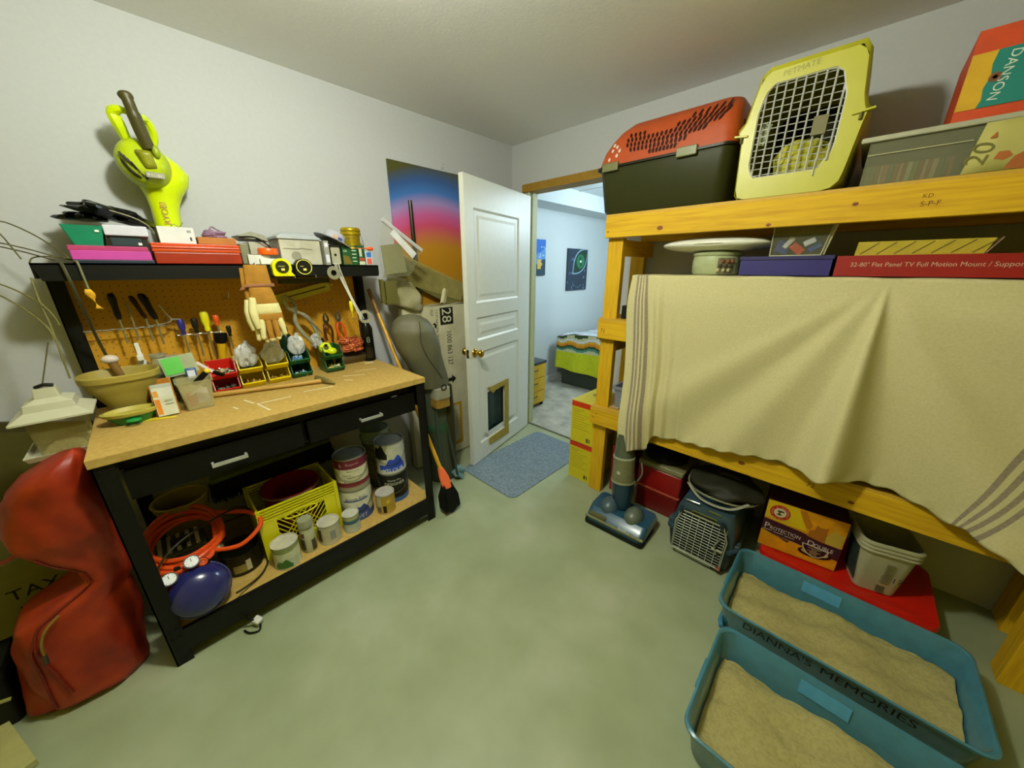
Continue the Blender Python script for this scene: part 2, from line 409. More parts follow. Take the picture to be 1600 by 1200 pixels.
# pegboard with holes (procedural dots)
def peg_mat():
    m = bpy.data.materials.new('pegboard'); m.use_nodes = True; nt = m.node_tree; bs = nt.nodes['Principled BSDF']
    tc = nt.nodes.new('ShaderNodeTexCoord'); sp = nt.nodes.new('ShaderNodeSeparateXYZ'); nt.links.new(tc.outputs['Object'], sp.inputs[0])
    outs = []
    for ax in ('Y', 'Z'):
        mu = nt.nodes.new('ShaderNodeMath'); mu.operation = 'MULTIPLY'; mu.inputs[1].default_value = 1 / 0.0254; nt.links.new(sp.outputs[ax], mu.inputs[0])
        fr = nt.nodes.new('ShaderNodeMath'); fr.operation = 'FRACT'; nt.links.new(mu.outputs[0], fr.inputs[0])
        sb = nt.nodes.new('ShaderNodeMath'); sb.operation = 'SUBTRACT'; sb.inputs[1].default_value = .5; nt.links.new(fr.outputs[0], sb.inputs[0])
        pw = nt.nodes.new('ShaderNodeMath'); pw.operation = 'MULTIPLY'; nt.links.new(sb.outputs[0], pw.inputs[0]); nt.links.new(sb.outputs[0], pw.inputs[1]); outs.append(pw)
    ad = nt.nodes.new('ShaderNodeMath'); ad.operation = 'ADD'; nt.links.new(outs[0].outputs[0], ad.inputs[0]); nt.links.new(outs[1].outputs[0], ad.inputs[1])
    lt_ = nt.nodes.new('ShaderNodeMath'); lt_.operation = 'LESS_THAN'; lt_.inputs[1].default_value = .009; nt.links.new(ad.outputs[0], lt_.inputs[0])
    mx = nt.nodes.new('ShaderNodeMix'); mx.data_type = 'RGBA'; nt.links.new(lt_.outputs[0], mx.inputs['Factor'])
    mx.inputs['A'].default_value = (*lin('#cc9418'), 1); mx.inputs['B'].default_value = (*lin('#6a4410'), 1)
    nt.links.new(mx.outputs['Result'], bs.inputs['Base Color']); bs.inputs['Roughness'].default_value = .6; return m
part('pegboard', B().box(.028, .034, BY0 + .004, BY1 - .004, BZ, 1.445), peg_mat(), W, 'brown perforated hardboard', smooth=0)
SZ = 1.497; SX = .30
g = B().box(.0, SX, BY0 + .006, BY1 - .0, SZ - .006, SZ)
g.prism([(BY0 + .006, SZ), (BY1, SZ), (BY1 - .004, SZ - .058), (BY0 + .02, SZ - .058)], (SX, 0, 0), (0, 1, 0), (0, 0, 1), (-.004, 0, 0))
g.box(.005, SX, BY0 + .006, BY0 + .01, SZ - .05, SZ); g.box(.005, SX, BY1 - .004, BY1, SZ - .05, SZ)
part('top_shelf', g, M('#0a0b06', .5, var=.15), W, 'black steel top shelf with folded lip', smooth=0)
part('light_strip', B().box(.12, .15, -1.86, -1.62, 1.405, 1.43), M('#3a3a26', .4), W, smooth=0)

# ================= ON THE HIGH SHELF =================
def boxthing(name, x0, x1, y0, y1, z0, z1, mat, label, cat, bevel=.002, **k):
    return one(name, B().box(x0, x1, y0, y1, z0, z1), mat, label, cat, bevel=bevel, smooth=0, **k)
PLX = lambda c, **k: M(c, k.pop('rough', .35), var=.05, **k)
boxthing('binder', .05, .285, -2.50, -2.295, SZ, SZ + .012, M('#1d2a38', .4), 'thin navy folder lying under the pink box at the left end of the high shelf', 'folder')
t = thing('plastic_box', 'flat magenta pink box lying under the teal and white boxes on the high shelf', 'box', (.16, -2.4, SZ + .012))
part('base', B().box(.05, .28, -2.50, -2.30, SZ + .012, SZ + .044), M('#b83a96', .5), t, smooth=0, bevel=.002)
part('lid', B().box(.048, .278, -2.502, -2.303, SZ + .044, SZ + .060), M('#a83266', .4), t, smooth=0, bevel=.002)
t = thing('storage_box', 'open teal green box standing on the pink box, left end of the high shelf', 'box', (.16, -2.45, SZ + .061))
g = B(); z = SZ + .061
g.loft([ring(.10, .262, -2.485, -2.415, .004, z), ring(.08, .272, -2.502, -2.403, .004, z + .066), ring(.084, .268, -2.498, -2.407, .004, z + .066), ring(.10, .258, -2.481, -2.419, .004, z + .003)])
part('body', g, M('#0d7a58', .45), t)
part('latch', B().box(.267, .273, -2.425, -2.415, z + .045, z + .052), WHITE, t, smooth=0)
t = thing('storage_box', 'smoky grey box with a thick white lid beside the teal box', 'box', (.16, -2.34, SZ + .061))
part('body', B().box(.09, .262, -2.395, -2.312, z, z + .036), M('#2c3840', .25), t, smooth=0, bevel=.003)
part('lid', B().box(.075, .274, -2.404, -2.290, z + .036, z + .072), M('#c9c8d8', .4), t, smooth=0, bevel=.004)
part('latch', B().box(.262, .266, -2.325, -2.315, z + .005, z + .014), WHITE, t, smooth=0)
# crumpled black bag
random.seed(3)
def crumple(cx, cy, cz, rx, ry, rz, amp, nu=28, nv=16, seed=1, tilt=0.0, flat=.35):
    rnd = random.Random(seed); ph = [(rnd.uniform(0, 6.28), rnd.uniform(0, 6.28), rnd.randint(2, 7), rnd.randint(1, 5)) for _ in range(7)]
    def f(u, v):
        a = 2 * PI * u; p = PI * v; d = 1 + sum(amp / 3 * math.sin(k1 * a + p1) * math.sin(k2 * p + p2) for p1, p2, k1, k2 in ph) * math.sin(p)
        x = math.cos(a) * math.sin(p) * d; y = math.sin(a) * math.sin(p) * d; zz = -math.cos(p) * d
        if zz < -flat: zz = -flat - (zz + flat) * -.15
        return (cx + rx * x, cy + ry * y, cz + rz * zz + tilt * ry * y)
    return f
BAGM = M('#11120d', .18, var=.3, scale=40, bump=.3)
g = B(); g.grid(crumple(.15, -2.375, z + .112, .09, .10, .036, .5, seed=5, tilt=-.25), 34, 18)
g.grid(crumple(.13, -2.44, z + .100, .07, .06, .02, .5, seed=9), 24, 12)
t = thing('plastic_bag', 'crumpled black plastic bag lying on the teal and white boxes', 'bag', (.15, -2.38, z + .07))
part('bag', g, BAGM, t, smooth=25)
part('drawstring', B().tube(smoothpath([(.24, -2.43, z + .135), (.245, -2.38, z + .125), (.245, -2.32, z + .105), (.25, -2.285, z + .08), (.24, -2.27, z + .05)]), .0022, 6), M('#8f8a70', .6), t)
# red metal case with ribs
t = thing('tool_case', 'long orange red case with ribbed lid on the high shelf', 'case', (.17, -2.155, SZ))
part('base', B().box(.135, .282, -2.292, -2.018, SZ, SZ + .045), M('#8f2406', .35, var=.1), t, smooth=0, bevel=.004)
g = B(); g.box(.134, .284, -2.294, -2.016, SZ + .045, SZ + .058); g.box(.134, .288, -2.294, -2.016, SZ + .058, SZ + .066); g.box(.134, .280, -2.294, -2.016, SZ + .066, SZ + .078)
part('lid', g, M('#c4420e', .25, var=.08, coat=.5), t, smooth=0, bevel=.003)
zc = SZ + .079
t = thing('carton', 'white carton with a barcode standing on the orange red case', 'box', (.16, -2.2, zc))
part('box', B().box(.136, .268, -2.262, -2.155, zc, zc + .060), M('#d4d2d2', .6), t, smooth=0)
part('side_panel', B().box(.136, .267, -2.264, -2.2625, zc, zc + .060), M('#5a5318', .6), t, smooth=0)
g = B()
for i in range(8): g.box(.2683, .2686, -2.176 + i * .0016, -2.1752 + i * .0016, zc + .040, zc + .050)
g.box(.2683, .2686, -2.172, -2.166, zc + .010, zc + .024)
part('barcode', g, M('#2a2a33'), t, smooth=0)
part('twine', B().tube(smoothpath([(.2, -2.22, zc + .06), (.2, -2.205, zc + .075), (.2, -2.19, zc + .066), (.2, -2.175, zc + .085)]), .0015, 5), M('#77775c'), t)
boxthing('carton', .136, .262, -2.148, -2.020, zc, zc + .028, M('#a3631a', .6), 'low orange brown carton under the purple rope coil', 'box')
def coil(c, r, rt, turns, h, seed=0, jit=.006, rx=1.0, flat=.0, n=26):
    rnd = random.Random(seed); pts = []
    for i in range(turns * n):
        a = 2 * PI * i / n; k = i // n
        rr = r + rnd.uniform(-jit, jit) * .3 + math.sin(k * 2.1 + a * .5) * jit
        pts.append((c[0] + rr * rx * math.cos(a), c[1] + rr * math.sin(a), c[2] + rt + (h * (i / (turns * n))) + math.sin(a * 2 + k) * jit * .3))
    return pts
g = B(); g.tube(coil((.19, -2.08, zc + .028), .036, .004, 5, .024, 2, .005), .0045, 6); g.tube(coil((.19, -2.08, zc + .028), .024, .004, 5, .026, 4, .006), .0045, 6)
g.tube(smoothpath([(.21, -2.10, zc + .055), (.2, -2.085, zc + .074), (.19, -2.07, zc + .066), (.2, -2.05, zc + .055)]), .003, 6)
one('rope_coil', g, M('#8a6a86', .8, var=.3, scale=200), 'small coil of purple grey cord on the low carton', 'rope')
# respirator / open grey case
t = thing('power_tool', 'grey olive tool case with a domed hood, between orange red case and beige box', 'tool', (.16, -1.95, SZ))
GRY = M('#77765a', .4, var=.1)
part('body', B().box(.08, .24, -2.008, -1.975, SZ, SZ + .09), GRY, t, smooth=0, bevel=.005)
g = B(); g.loft([[(.10, -2.01, SZ + .125), (.24, -2.005, SZ + .122), (.25, -1.985, SZ + .105), (.10, -1.985, SZ + .105)], [(.10, -1.95, SZ + .142), (.22, -1.95, SZ + .142), (.25, -1.93, SZ + .112), (.10, -1.93, SZ + .105)], [(.12, -1.90, SZ + .138), (.22, -1.90, SZ + .13), (.24, -1.89, SZ + .10), (.12, -1.885, SZ + .098)]])
part('hood', g, M('#8c8b78', .4), t, smooth=0, bevel=.003)
part('strap', B().tube(smoothpath([(.25, -2.005, SZ + .115), (.265, -1.95, SZ + .115), (.262, -1.91, SZ + .09), (.25, -1.88, SZ + .06)]), .004, 6), BLACKP, t)
part('clear_tray', B().box(.12, .245, -1.972, -1.895, SZ + .045, SZ + .098), M('#c9c7b4', .15, alpha=.6), t, smooth=0)
boxthing('carton', .10, .262, -1.99, -1.905, SZ, SZ + .042, M('#cfcfc4', .6), 'white carton behind the left tape measure, under the orange reel', 'box')
boxthing('carton', .14, .285, -1.95, -1.868, SZ, SZ + .026, M('#dcdcd2', .6), 'flat white box right under the orange reel', 'box')
t = thing('tape_reel', 'orange reel of tape on a flat white box on the high shelf', 'reel', (.245, -1.905, SZ + .043))
g = B(); g.lathe([(.012, 0), (.040, 0), (.041, .004), (.041, .024), (.038, .029), (.012, .029), (.012, 0)], (.245, -1.905, SZ + .043), 32)
part('rim', g, M('#dd5a0a', .35), t)
part('hub', B().lathe([(.0, .004), (.0125, .004), (.0125, .026), (.0, .026)], (.245, -1.905, SZ + .043), 20), BLACKP, t)
# beige box with grey sloped lid
t = thing('metal_box', 'beige box with a sloped grey lid, the largest on the high shelf', 'box', (.16, -1.77, SZ))
part('body', B().box(.06, .255, -1.855, -1.675, SZ, SZ + .118), mix_mat(['#a39f8c', '#b8b4a2', '#c2bfb0'], 14, name='beige_tin'), t, smooth=0, bevel=.003)
g = B(); g.loft([ring(.058, .262, -1.862, -1.672, .004, SZ + .118), ring(.058, .262, -1.862, -1.672, .004, SZ + .128), ring(.10, .22, -1.825, -1.725, .01, SZ + .150)])
part('lid', g, M('#a9aeb4', .4), t, smooth=30)
g = B().bar((.2565, -1.84, SZ + .075), (.2565, -1.775, SZ + .073), .002, .003).bar((.2565, -1.775, SZ + .073), (.2565, -1.765, SZ + .078), .002, .003).bar((.2565, -1.765, SZ + .078), (.2565, -1.715, SZ + .072), .002, .003)
g.lathe([(0, 0), (.022, 0), (.022, .001), (0, .001)], (.2552, -1.79, SZ + .04), 20, 0, Matrix.Rotation(PI / 2, 4, 'Y'))
part('embossing', g, M('#8d8b78', .6), t, smooth=0)
# narrow items
t = thing('carton', 'narrow grey and white box standing right of the beige box', 'box', (.2, -1.657, SZ))
part('box', B().box(.14, .285, -1.668, -1.645, SZ, SZ + .115), M('#8f8e84', .6), t, smooth=0)
g = B().box(.2855, .286, -1.664, -1.648, SZ + .012, SZ + .05).box(.2855, .286, -1.664, -1.649, SZ + .085, SZ + .105)
part('label', g, M('#cfcede', .6), t, smooth=0)
t = thing('steel_bracket', 'dark slab holding a cream plate with a keyhole, right of the narrow box', 'bracket', (.2, -1.61, SZ))
part('box', B().box(.14, .262, -1.64, -1.58, SZ, SZ + .098), M('#1c1a12', .5), t, smooth=0)
g = B(); g.prism([(q[0], q[1]) for q in rrect(-1.632, -1.588, SZ + .004, SZ + .086, .006)], (.265, 0, 0), (0, 1, 0), (0, 0, 1), (.006, 0, 0))
part('plate', g, M('#b3b09a', .3, .2), t, smooth=0)
part('keyhole', B().lathe([(0, 0), (.006, 0), (.006, .002), (0, .002)], (.2705, -1.612, SZ + .05), 12, 0, Matrix.Rotation(PI / 2, 4, 'Y')), BLACKP, t)
# sailor-type grey cap
t = thing('brimmed_hat', 'pale grey brimmed hat with a small badge tipped over the cartons', 'hat', (.2, -1.60, SZ + .1))
HG = M('#a7a7b3', .8, bump=.1)
X = Matrix.Rotation(math.radians(24), 4, 'X') 
def hatx(c): return Matrix.Translation((.20, -1.585, SZ + .118)) @ Matrix.Rotation(math.radians(-27), 4, 'X')
g = B(); g.lathe([(.052, .002), (.062, .000), (.095, -.004), (.096, -.001), (.06, .004), (.052, .004)], (0, 0, 0), 36, 0); g.xf(hatx(0)); part('brim', g, HG, t)
g = B(); g.lathe([(.055, .0), (.052, .03), (.046, .045), (.03, .048), (0.002, .049)], (0, 0, 0), 36, 0); g.xf(hatx(0)); part('crown', g, HG, t)
g = B(); g.patch_cyl((0, 0), .0565, -.5, -.1, .006, .024, 0); g.patch_cyl((0, 0), .057, -.05, .35, .004, .022, 1); g.xf(hatx(0)); part('badge', g, [M('#b08a70', .6), M('#3b4a8a', .6)], t)
# golden pail
t = thing('metal_tin', 'golden tin pail with raised lettering at the right end of the high shelf', 'tin', (.12, -1.455, SZ))
g = B(); g.lathe([(.0, 0), (.042, 0), (.047, .16), (.054, .163), (.054, .175), (.050, .178), (.053, .182), (.053, .192), (.047, .200), (0, .198)], (.12, -1.455, SZ), 32)
part('body', g, M('#b39a18', .3, .6, var=.06), t)
g = B(); g.text_cyl('MAXWELL', .016, (.12, -1.455), .0468, -.55, SZ + .138, tilt=.1); part('lettering', g, M('#4c4208', .5), t)
part('handle', B().tube(smoothpath([(.13, -1.405, SZ + .17), (.14, -1.398, SZ + .13), (.15, -1.402, SZ + .09), (.155, -1.415, SZ + .07)]), .0018, 6), STEEL, t)
# green seed box
t = thing('carton', 'dark green box with white lettering below the hat brim', 'box', (.2, -1.52, SZ))
part('box', B().box(.17, .262, -1.572, -1.492, SZ, SZ + .098), M('#0f4a1d', .5), t, smooth=0)
g = B()
g.text('OR', .014, (.2625, -1.567, SZ + .066), (0, 1, 0), (0, 0, 1), 0)
for i in range(4): g.box(.2622, .2626, -1.522, -1.498 - (i == 1) * .003, SZ + .018 + i * .018, SZ + .022 + i * .018, 0)
g.lathe([(0, 0), (.012, 0), (.012, .0006), (0, .0006)], (.2622, -1.515, SZ + .088), 16, 1, Matrix.Rotation(PI / 2, 4, 'Y') @ Matrix.Diagonal((.5, 1, 1, 1)))
g.prism([(-1.57, SZ + .005), (-1.525, SZ + .004), (-1.54, SZ + .045), (-1.57, SZ + .05)], (.2622, 0, 0), (0, 1, 0), (0, 0, 1), (.0005, 0, 0), 2)
part('label', g, [M('#d8e6cf'), M('#c4a038'), M('#6b5a1a')], t, smooth=0)
t = thing('carton', 'thin red, white and green box between the green box and the small bottle', 'box', (.2, -1.47, SZ))
part('box', B().box(.17, .262, -1.488, -1.452, SZ, SZ + .102), M('#134a28', .5), t, smooth=0)
g = B().box(.2622, .2626, -1.486, -1.455, SZ + .002, SZ + .02, 0).box(.2622, .2626, -1.484, -1.456, SZ + .024, SZ + .038, 1).box(.2622, .2626, -1.482, -1.468, SZ + .045, SZ + .085, 0)
part('label', g, [M('#c9c7b0'), M('#b0452a')], t, smooth=0)
t = thing('glue_bottle', 'small white bottle with blue and red labels at the right tip of the high shelf', 'bottle', (.23, -1.418, SZ))
part('body', B().box(.215, .25, -1.443, -1.403, SZ, SZ + .072), M('#cfd6da', .3), t, smooth=0, bevel=.004)
g = B().box(.2503, .2508, -1.438, -1.410, SZ + .042, SZ + .068, 0).box(.2503, .2508, -1.438, -1.410, SZ + .006, SZ + .036, 1)
part('label', g, [M('#2f6fc0'), M('#d8604e')], t, smooth=0)
one('screwdriver', B().lathe([(0, 0), (.008, 0), (.010, .01), (.009, .028), (.004, .034), (.003, .04), (.0025, .10), (.0, .10)], (0, 0, 0), 12).xf(Matrix.Translation((.26, -1.402, SZ + .087)) @ Matrix.Rotation(PI / 2, 4, 'X')), [M('#e0561a', .4)], 'orange tipped screwdriver lying on the boxes at the right end of the high shelf', 'screwdriver')
# tape measures clipped on the lip
def tape(name, c, label, rimcol, facecol, flat):
    t = thing(name, label, 'tape measure', c, 'tape measures clipped on the shelf lip')
    x, y, z0 = c
    g = B()
    prof = [(.040 * math.cos(a), .040 * math.sin(a)) for a in [math.radians(d) for d in range(-30, 200, 10)]]
    prof = [(p[0], p[1]) for p in prof] + [(-.040, -.030), (-.034, -.040), (.046, -.040), (.046, -.034)]
    g.prism(prof, (x, y, z0 + .04), (0, 1, 0), (0, 0, 1), (.035, 0, 0))
    part('case', g, M(rimcol, .35), t, smooth=30, bevel=.003)
    g = B(); X = Matrix.Rotation(PI / 2, 4, 'Y')
    g.lathe([(0, .0), (.026, .0), (.027, .003), (.0, .0035)], (x + .035, y, z0 + .042), 28, 0, X)
    part('dial', g, M(facecol, .4), t)
    g = B(); g.text('STANLEY' if flat else 'PRO', .007, (x + .0395, y - .017, z0 + .043), (0, 1, 0), (0, 0, 1), 0); g.box(x + .0388, x + .0392, y - .006, y + .008, z0 + .026, z0 + .036, 0)
    if not flat:
        g.lathe([(.031, 0), (.034, 0), (.034, .002), (.031, .002), (.031, 0)], (x + .0345, y, z0 + .042), 28, 1, X)
    part('lettering', g, [M('#e6dc6a'), M('#e8e060')], t, smooth=0)
    part('hook', B().box(x + .006, x + .028, y + .046, y + .050, z0 - .008, z0 + .006), STEEL, t, smooth=0)
tape('tape_measure', (.302, -1.882, 1.444), 'all yellow tape measure on the shelf lip, left of the black one', '#d6d400', '#2a2a10', True)
tape('tape_measure', (.302, -1.790, 1.444), 'black and yellow tape measure on the shelf lip, right of the all yellow one', '#16160c', '#1a180e', False)
# ================= HANGING ON THE PEGBOARD =================
PX = .036
WIRE = M('#c8c8c0', .3, .8)
def rack(name, y0, y1, z, n, label):
    g = B(); g.tube([(PX, y0, z + .03), (PX + .03, y0, z), (PX + .055, y0, z), (PX + .055, y1, z), (PX + .03, y1, z), (PX, y1, z + .03)], .0018, 6)
    for i in range(n):
        y = y0 + (y1 - y0) * (i + .5) / n; r = .013
        g.tube([(PX + .055 + r + r * math.cos(a), y + r * math.sin(a), z) for a in [2 * PI * k / 14 for k in range(14)]], .002, 5, closed=True)
    one(name, g, WIRE, label, 'tool rack')
rack('tool_rack', -2.556, -2.31, 1.240, 6, 'long wire tool rack with rings on the left half of the pegboard')
rack('tool_rack', -2.29, -2.135, 1.190, 4, 'short wire tool rack below the yellow screwdriver handle')
def driver(y, ztop, hl, hr, col, sl, label, rod=.0035, x=.105, shape=0, name='screwdriver', grp='tools standing in the pegboard racks', lean=0.0, tip=None):
    t = thing(name, label, 'screwdriver' if name == 'screwdriver' else 'tool', (x, y, ztop - hl - sl), grp)
    g = B()
    if shape == 0: g.lathe([(0, 0), (hr * .6, .0), (hr * .75, hl * .12), (hr * .6, hl * .25), (hr, hl * .45), (hr, hl * .9), (hr * .7, hl), (0, hl)], (x, y, ztop - hl), 12)
    else:
        g.loft([[(x + a * hr * w, y + lean * zz + b_ * hr * w * .8, ztop - hl + zz) for a, b_ in ((1, 0), (.7, .7), (0, 1), (-.7, .7), (-1, 0), (-.7, -.7), (0, -1), (.7, -.7))] for zz, w in ((0, .5), (hl * .15, .8), (hl * .5, .75), (hl * .8, 1.0), (hl * .95, .8), (hl, .4))])
    part('handle', g, M(col, .35, var=.1), t)
    g = B(); g.cyl((x, y, ztop - hl - sl), (x, y, ztop - hl), rod, seg=8)
    if tip: g.box(x - .001, x + .001, y - .009, y + .009, ztop - hl - sl, ztop - hl - sl + .04)
    part('shaft', g, M('#a8a58f', .3, .8), t)
    return t
driver(-2.448, 1.385, .105, .016, '#17160c', .10, 'black knife handle standing in the wire rack, leftmost of the dark handles', shape=1, name='knife')
driver(-2.412, 1.345, .075, .005, '#8a7a4a', .08, 'thin pale chisel with a white end between the two black handles', name='chisel')
driver(-2.372, 1.372, .095, .013, '#30140c', .10, 'dark red brown knife handle left of the widest black handle', shape=1, name='knife', lean=-.25)
driver(-2.342, 1.380, .11, .019, '#15140d', .11, 'widest black knife handle, rightmost in the long rack', shape=1, name='knife', lean=-.2)
driver(-2.268, 1.262, .068, .0125, '#23257a', .10, 'screwdriver with a dark blue handle in the short rack')
driver(-2.222, 1.262, .066, .0125, '#1a1a10', .11, 'screwdriver with a black handle between the blue and yellow ones')
driver(-2.182, 1.290, .090, .0165, '#e0d818', .12, 'screwdriver with a fat bright yellow handle in the short rack')
driver(-2.142, 1.270, .048, .012, '#e0561a', .09, 'screwdriver with a short orange handle in the short rack')
driver(-2.105, 1.215, .05, .010, '#1b1b12', .12, 'thin screwdriver with a black handle just left of the work gloves')
# wire peg hooks
def hook(y, z, label, L=.07, up=.03):
    g = B().tube(smoothpath([(PX, y, z), (PX + L * .5, y, z - .004), (PX + L, y + .01, z), (PX + L + .012, y + .012, z + up)]), .0022, 6)
    one('peg_hook', g, WIRE, label, 'hook', 'wire hooks in the pegboard')
hook(-2.085, 1.345, 'long wire hook left of the work gloves')
hook(-1.475, 1.185, 'upper empty wire hook right of the red cord coil', .08, .012)
hook(-1.475, 1.080, 'lower empty wire hook right of the red cord coil', .08, .012)
for i, y in enumerate((-1.80, -1.735, -1.60)): hook(y, 1.30, ['small wire hook under the left half of the level', 'small wire hook under the middle of the level', 'small wire hook right of the level end'][i], .03, .01)
g = B().tube(smoothpath([(PX + .06, -2.37, 1.243), (PX + .07, -2.32, 1.25), (PX + .07, -2.295, 1.262), (PX + .07, -2.305, 1.29), (PX + .07, -2.32, 1.33)]), .0025, 6).tube([(PX + .06, -2.30, 1.265), (PX + .07, -2.265, 1.262)], .004, 6)
one('bent_wire', g, WIRE, 'bent wire tool poking up between the wide black handle and the blue screwdriver', 'wire')
# yellow cloth tag on a string at left
t = thing('string', 'grey string hanging from the left end of the high shelf with a yellow feather tag', 'string', (.31, -2.46, 1.33))
part('cord', B().tube(smoothpath([(.28, -2.50, 1.5), (.305, -2.49, 1.50), (.308, -2.488, 1.46), (.306, -2.487, 1.41)]), .0035, 6), M('#6f6f50', .7), t)
g = B(); g.grid(lambda u, v: (.306 + .004 * math.sin(9 * v), -2.490 + .012 * (u - .5) * (1 + math.sin(7 * v)) + .012 * v, 1.41 - .07 * v), 3, 10)
part('tag', g, M('#d8a01c', .8, var=.3, scale=80), t, solid=.002)
one('hose', B().tube(smoothpath([(.29, -2.53, 1.5), (.309, -2.525, 1.49), (.309, -2.52, 1.42), (.25, -2.52, 1.33), (.16, -2.52, 1.2), (.12, -2.51, 1.08), (.13, -2.49, .99), (.14, -2.45, .94)]), [.005] * 43, 8), M('#3d3a1e', .5), 'dark cable running down from the high shelf to behind the tan pot', 'cable')

# work gloves on the shelf lip
t = thing('work_gloves', 'tan and cream leather work gloves hanging fingers down from the high shelf', 'gloves', (.33, -2.0, 1.16))
TAN = M('#a0701c', .85, var=.15, bump=.2); CRM = M('#d8cf94', .85, var=.08, bump=.2)
def glove(T, x, y0, z0, sgn=1, tan=True, sc=1.0):
    # outline rings: a flattened hand, cuff at top
    def P(dy, dz): return (y0 + dy * sc * sgn, z0 + dz * sc)
    g = B()
    def slab(cy0, cz0, w0, cy1, cz1, w1, th, m, n=5):
        R = []
        for k in range(n + 1):
            s = k / n; cy = cy0 + (cy1 - cy0) * s; cz = cz0 + (cz1 - cz0) * s; w = (w0 + (w1 - w0) * s); q = th * (1 if 0 < k < n else .75)
            yy, zz = P(cy, cz)
            R.append([(x + q * math.cos(a), yy + w / 2 * sc * math.sin(a), zz) for a in [2 * PI * i / 12 for i in range(12)]])
        g.loft(R, m)
    slab(0, .33, .085, 0, .245, .095, .010, 0)       # cuff
    slab(0.005, .25, .105, .0, .235, .118, .014, 2)  # gathered band
    slab(0, .235, .085, .008, .16, .100, .016, 0)    # back of hand, tan
    slab(.008, .162, .104, .012, .118, .108, .018, 1)  # cream knuckle strap
    slab(.014, .12, .104, .016, .085, .106, .0165, 0)
    for i, (dy, L, lean) in enumerate(((-.036, .080, -.003), (-.012, .092, .0), (.013, .088, .002), (.036, .070, .005))):
        a0 = P(dy + .014, .092); a1 = P(dy + .014 + lean, .092 - L * .5); a2 = P(dy + .014 + lean * 2, .092 - L)
        g.tube([(x, *a0), (x + .006, *a1), (x + .004, *a2)], [.0135 * sc, .0135 * sc, .010 * sc], 10, 0 if i in (1, 2) else 1)
        g.ell((x + .004, a2[0], a2[1]), (.011 * sc, .0115 * sc, .013 * sc), 1, 10)
    g.tube([(x, *P(-.036, .19)), (x + .008, *P(-.046, .14)), (x + .012, *P(-.046, .10)), (x + .010, *P(-.040, .055))], [.014 * sc, .017 * sc, .016 * sc, .011 * sc], 10, 1)
    return part('glove', g, [TAN, CRM, M('#8a5a3a', .8)], T, smooth=60)
glove(t, .334, -1.985, 1.165)
glove(t, .312, -2.000, 1.158, sc=.98)
part('hanging_clip', B().tube(smoothpath([(.30, -1.98, 1.5), (.312, -1.98, 1.5), (.318, -1.98, 1.48)]), .003, 6), M('#8a8a80', .4, .6), t)
# spirit level
t = thing('spirit_level', 'olive yellow spirit level hanging slanted under the high shelf', 'level', (.07, -1.74, 1.33))
g = B().bar((.07, -1.885, 1.318), (.07, -1.60, 1.385), .016, .052).bar((.07, -1.60, 1.385), (.07, -1.575, 1.391), .006, .008)
part('rail', g, M('#c9bd3c', .45), t, smooth=0)
g = B().bar((.0785, -1.82, 1.334), (.0785, -1.62, 1.381), .002, .005)
part('scale', g, M('#2c2a10', .5), t, smooth=0)
# locking pliers
def pliers(origin, col, jaw, label, lean, name='pliers', sc=1.0, cat='pliers', grp=None):
    t = thing(name, label, cat, origin, grp); x, y, z = origin
    def Q(a, b_): # local (side, down)
        a, b_ = a * sc, b_ * sc; return (x, y + a * math.cos(lean) + b_ * math.sin(lean), z - b_ * math.cos(lean) + a * math.sin(lean))
    g = B()
    for s in (-1, 1):
        g.tube([Q(s * .003, -.05), Q(s * .010, -.03), Q(s * .012, -.012), Q(-s * .004, .012)], [.003 * sc, .006 * sc, .007 * sc, .007 * sc], 8, flat=.6)
    g.lathe([(0, -.006), (.009 * sc, -.006), (.009 * sc, .006), (0, .006)], (x, y, z), 16, 0, Matrix.Rotation(PI / 2, 4, 'Y'))
    part('jaws', g, M(jaw, .35, .8), t)
    for s in (-1, 1):
        part('grip', B().tube(smoothpath([Q(s * .004, .01), Q(s * .018, .035), Q(s * .020, .075), Q(s * .011, .118)]), [.005 * sc] * 4 + [.007 * sc] * 10 + [.0055 * sc] * 5, 8), M(col, .4, coat=.3), t)
    return t
pliers((.10, -1.655, 1.185), '#4a1408', '#4a4a40', 'left pair of pliers on the pegboard, dark red grips and black jaws', .04)
pliers((.11, -1.590, 1.190), '#e04a1c', '#6a6a62', 'right pair of pliers on the pegboard, bright orange red grips', .10)
t = pliers((.13, -1.815, 1.27), '#8f8d72', '#a09c80', 'long steel locking pliers hanging slanted below the level', .42, 'locking_pliers', 1.7)
part('lever', B().tube(smoothpath([(.137, -1.79, 1.25), (.145, -1.745, 1.20), (.145, -1.70, 1.13)]), .005, 6), STEEL, t)
# small bits under
driver(-1.700, 1.10, .07, .012, '#1a1710', .05, 'short black stubby tool between the locking pliers and the red pliers', name='tool')
one('wooden_stick', B().tube([(.10, -1.742, 1.12), (.11, -1.715, 1.03), (.12, -1.70, .925)], [.008, .010, .011], 8), M('#a8741c', .6, var=.15), 'slanted orange brown wooden stick between the two green bin stacks', 'stick')
one('wooden_stick', B().tube([(.12, -1.672, 1.08), (.13, -1.665, 1.0), (.14, -1.655, .925)], [.006, .009, .010], 8), M('#c79024', .6, var=.15), 'short upright wooden stick behind the right green bins', 'handle')
t = thing('spray_can', 'dark green bottle standing behind the green bins under the level', 'bottle', (.09, -1.87, .92))
part('body', B().lathe([(0, 0), (.032, 0), (.034, .01), (.034, .19), (.02, .22), (0, .22)], (.09, -1.87, .92), 24), M('#0f2a18', .25), t)
part('cap', B().lathe([(0, .221), (.016, .221), (.015, .26), (0, .26)], (.09, -1.87, .92), 16), BLACKP, t)
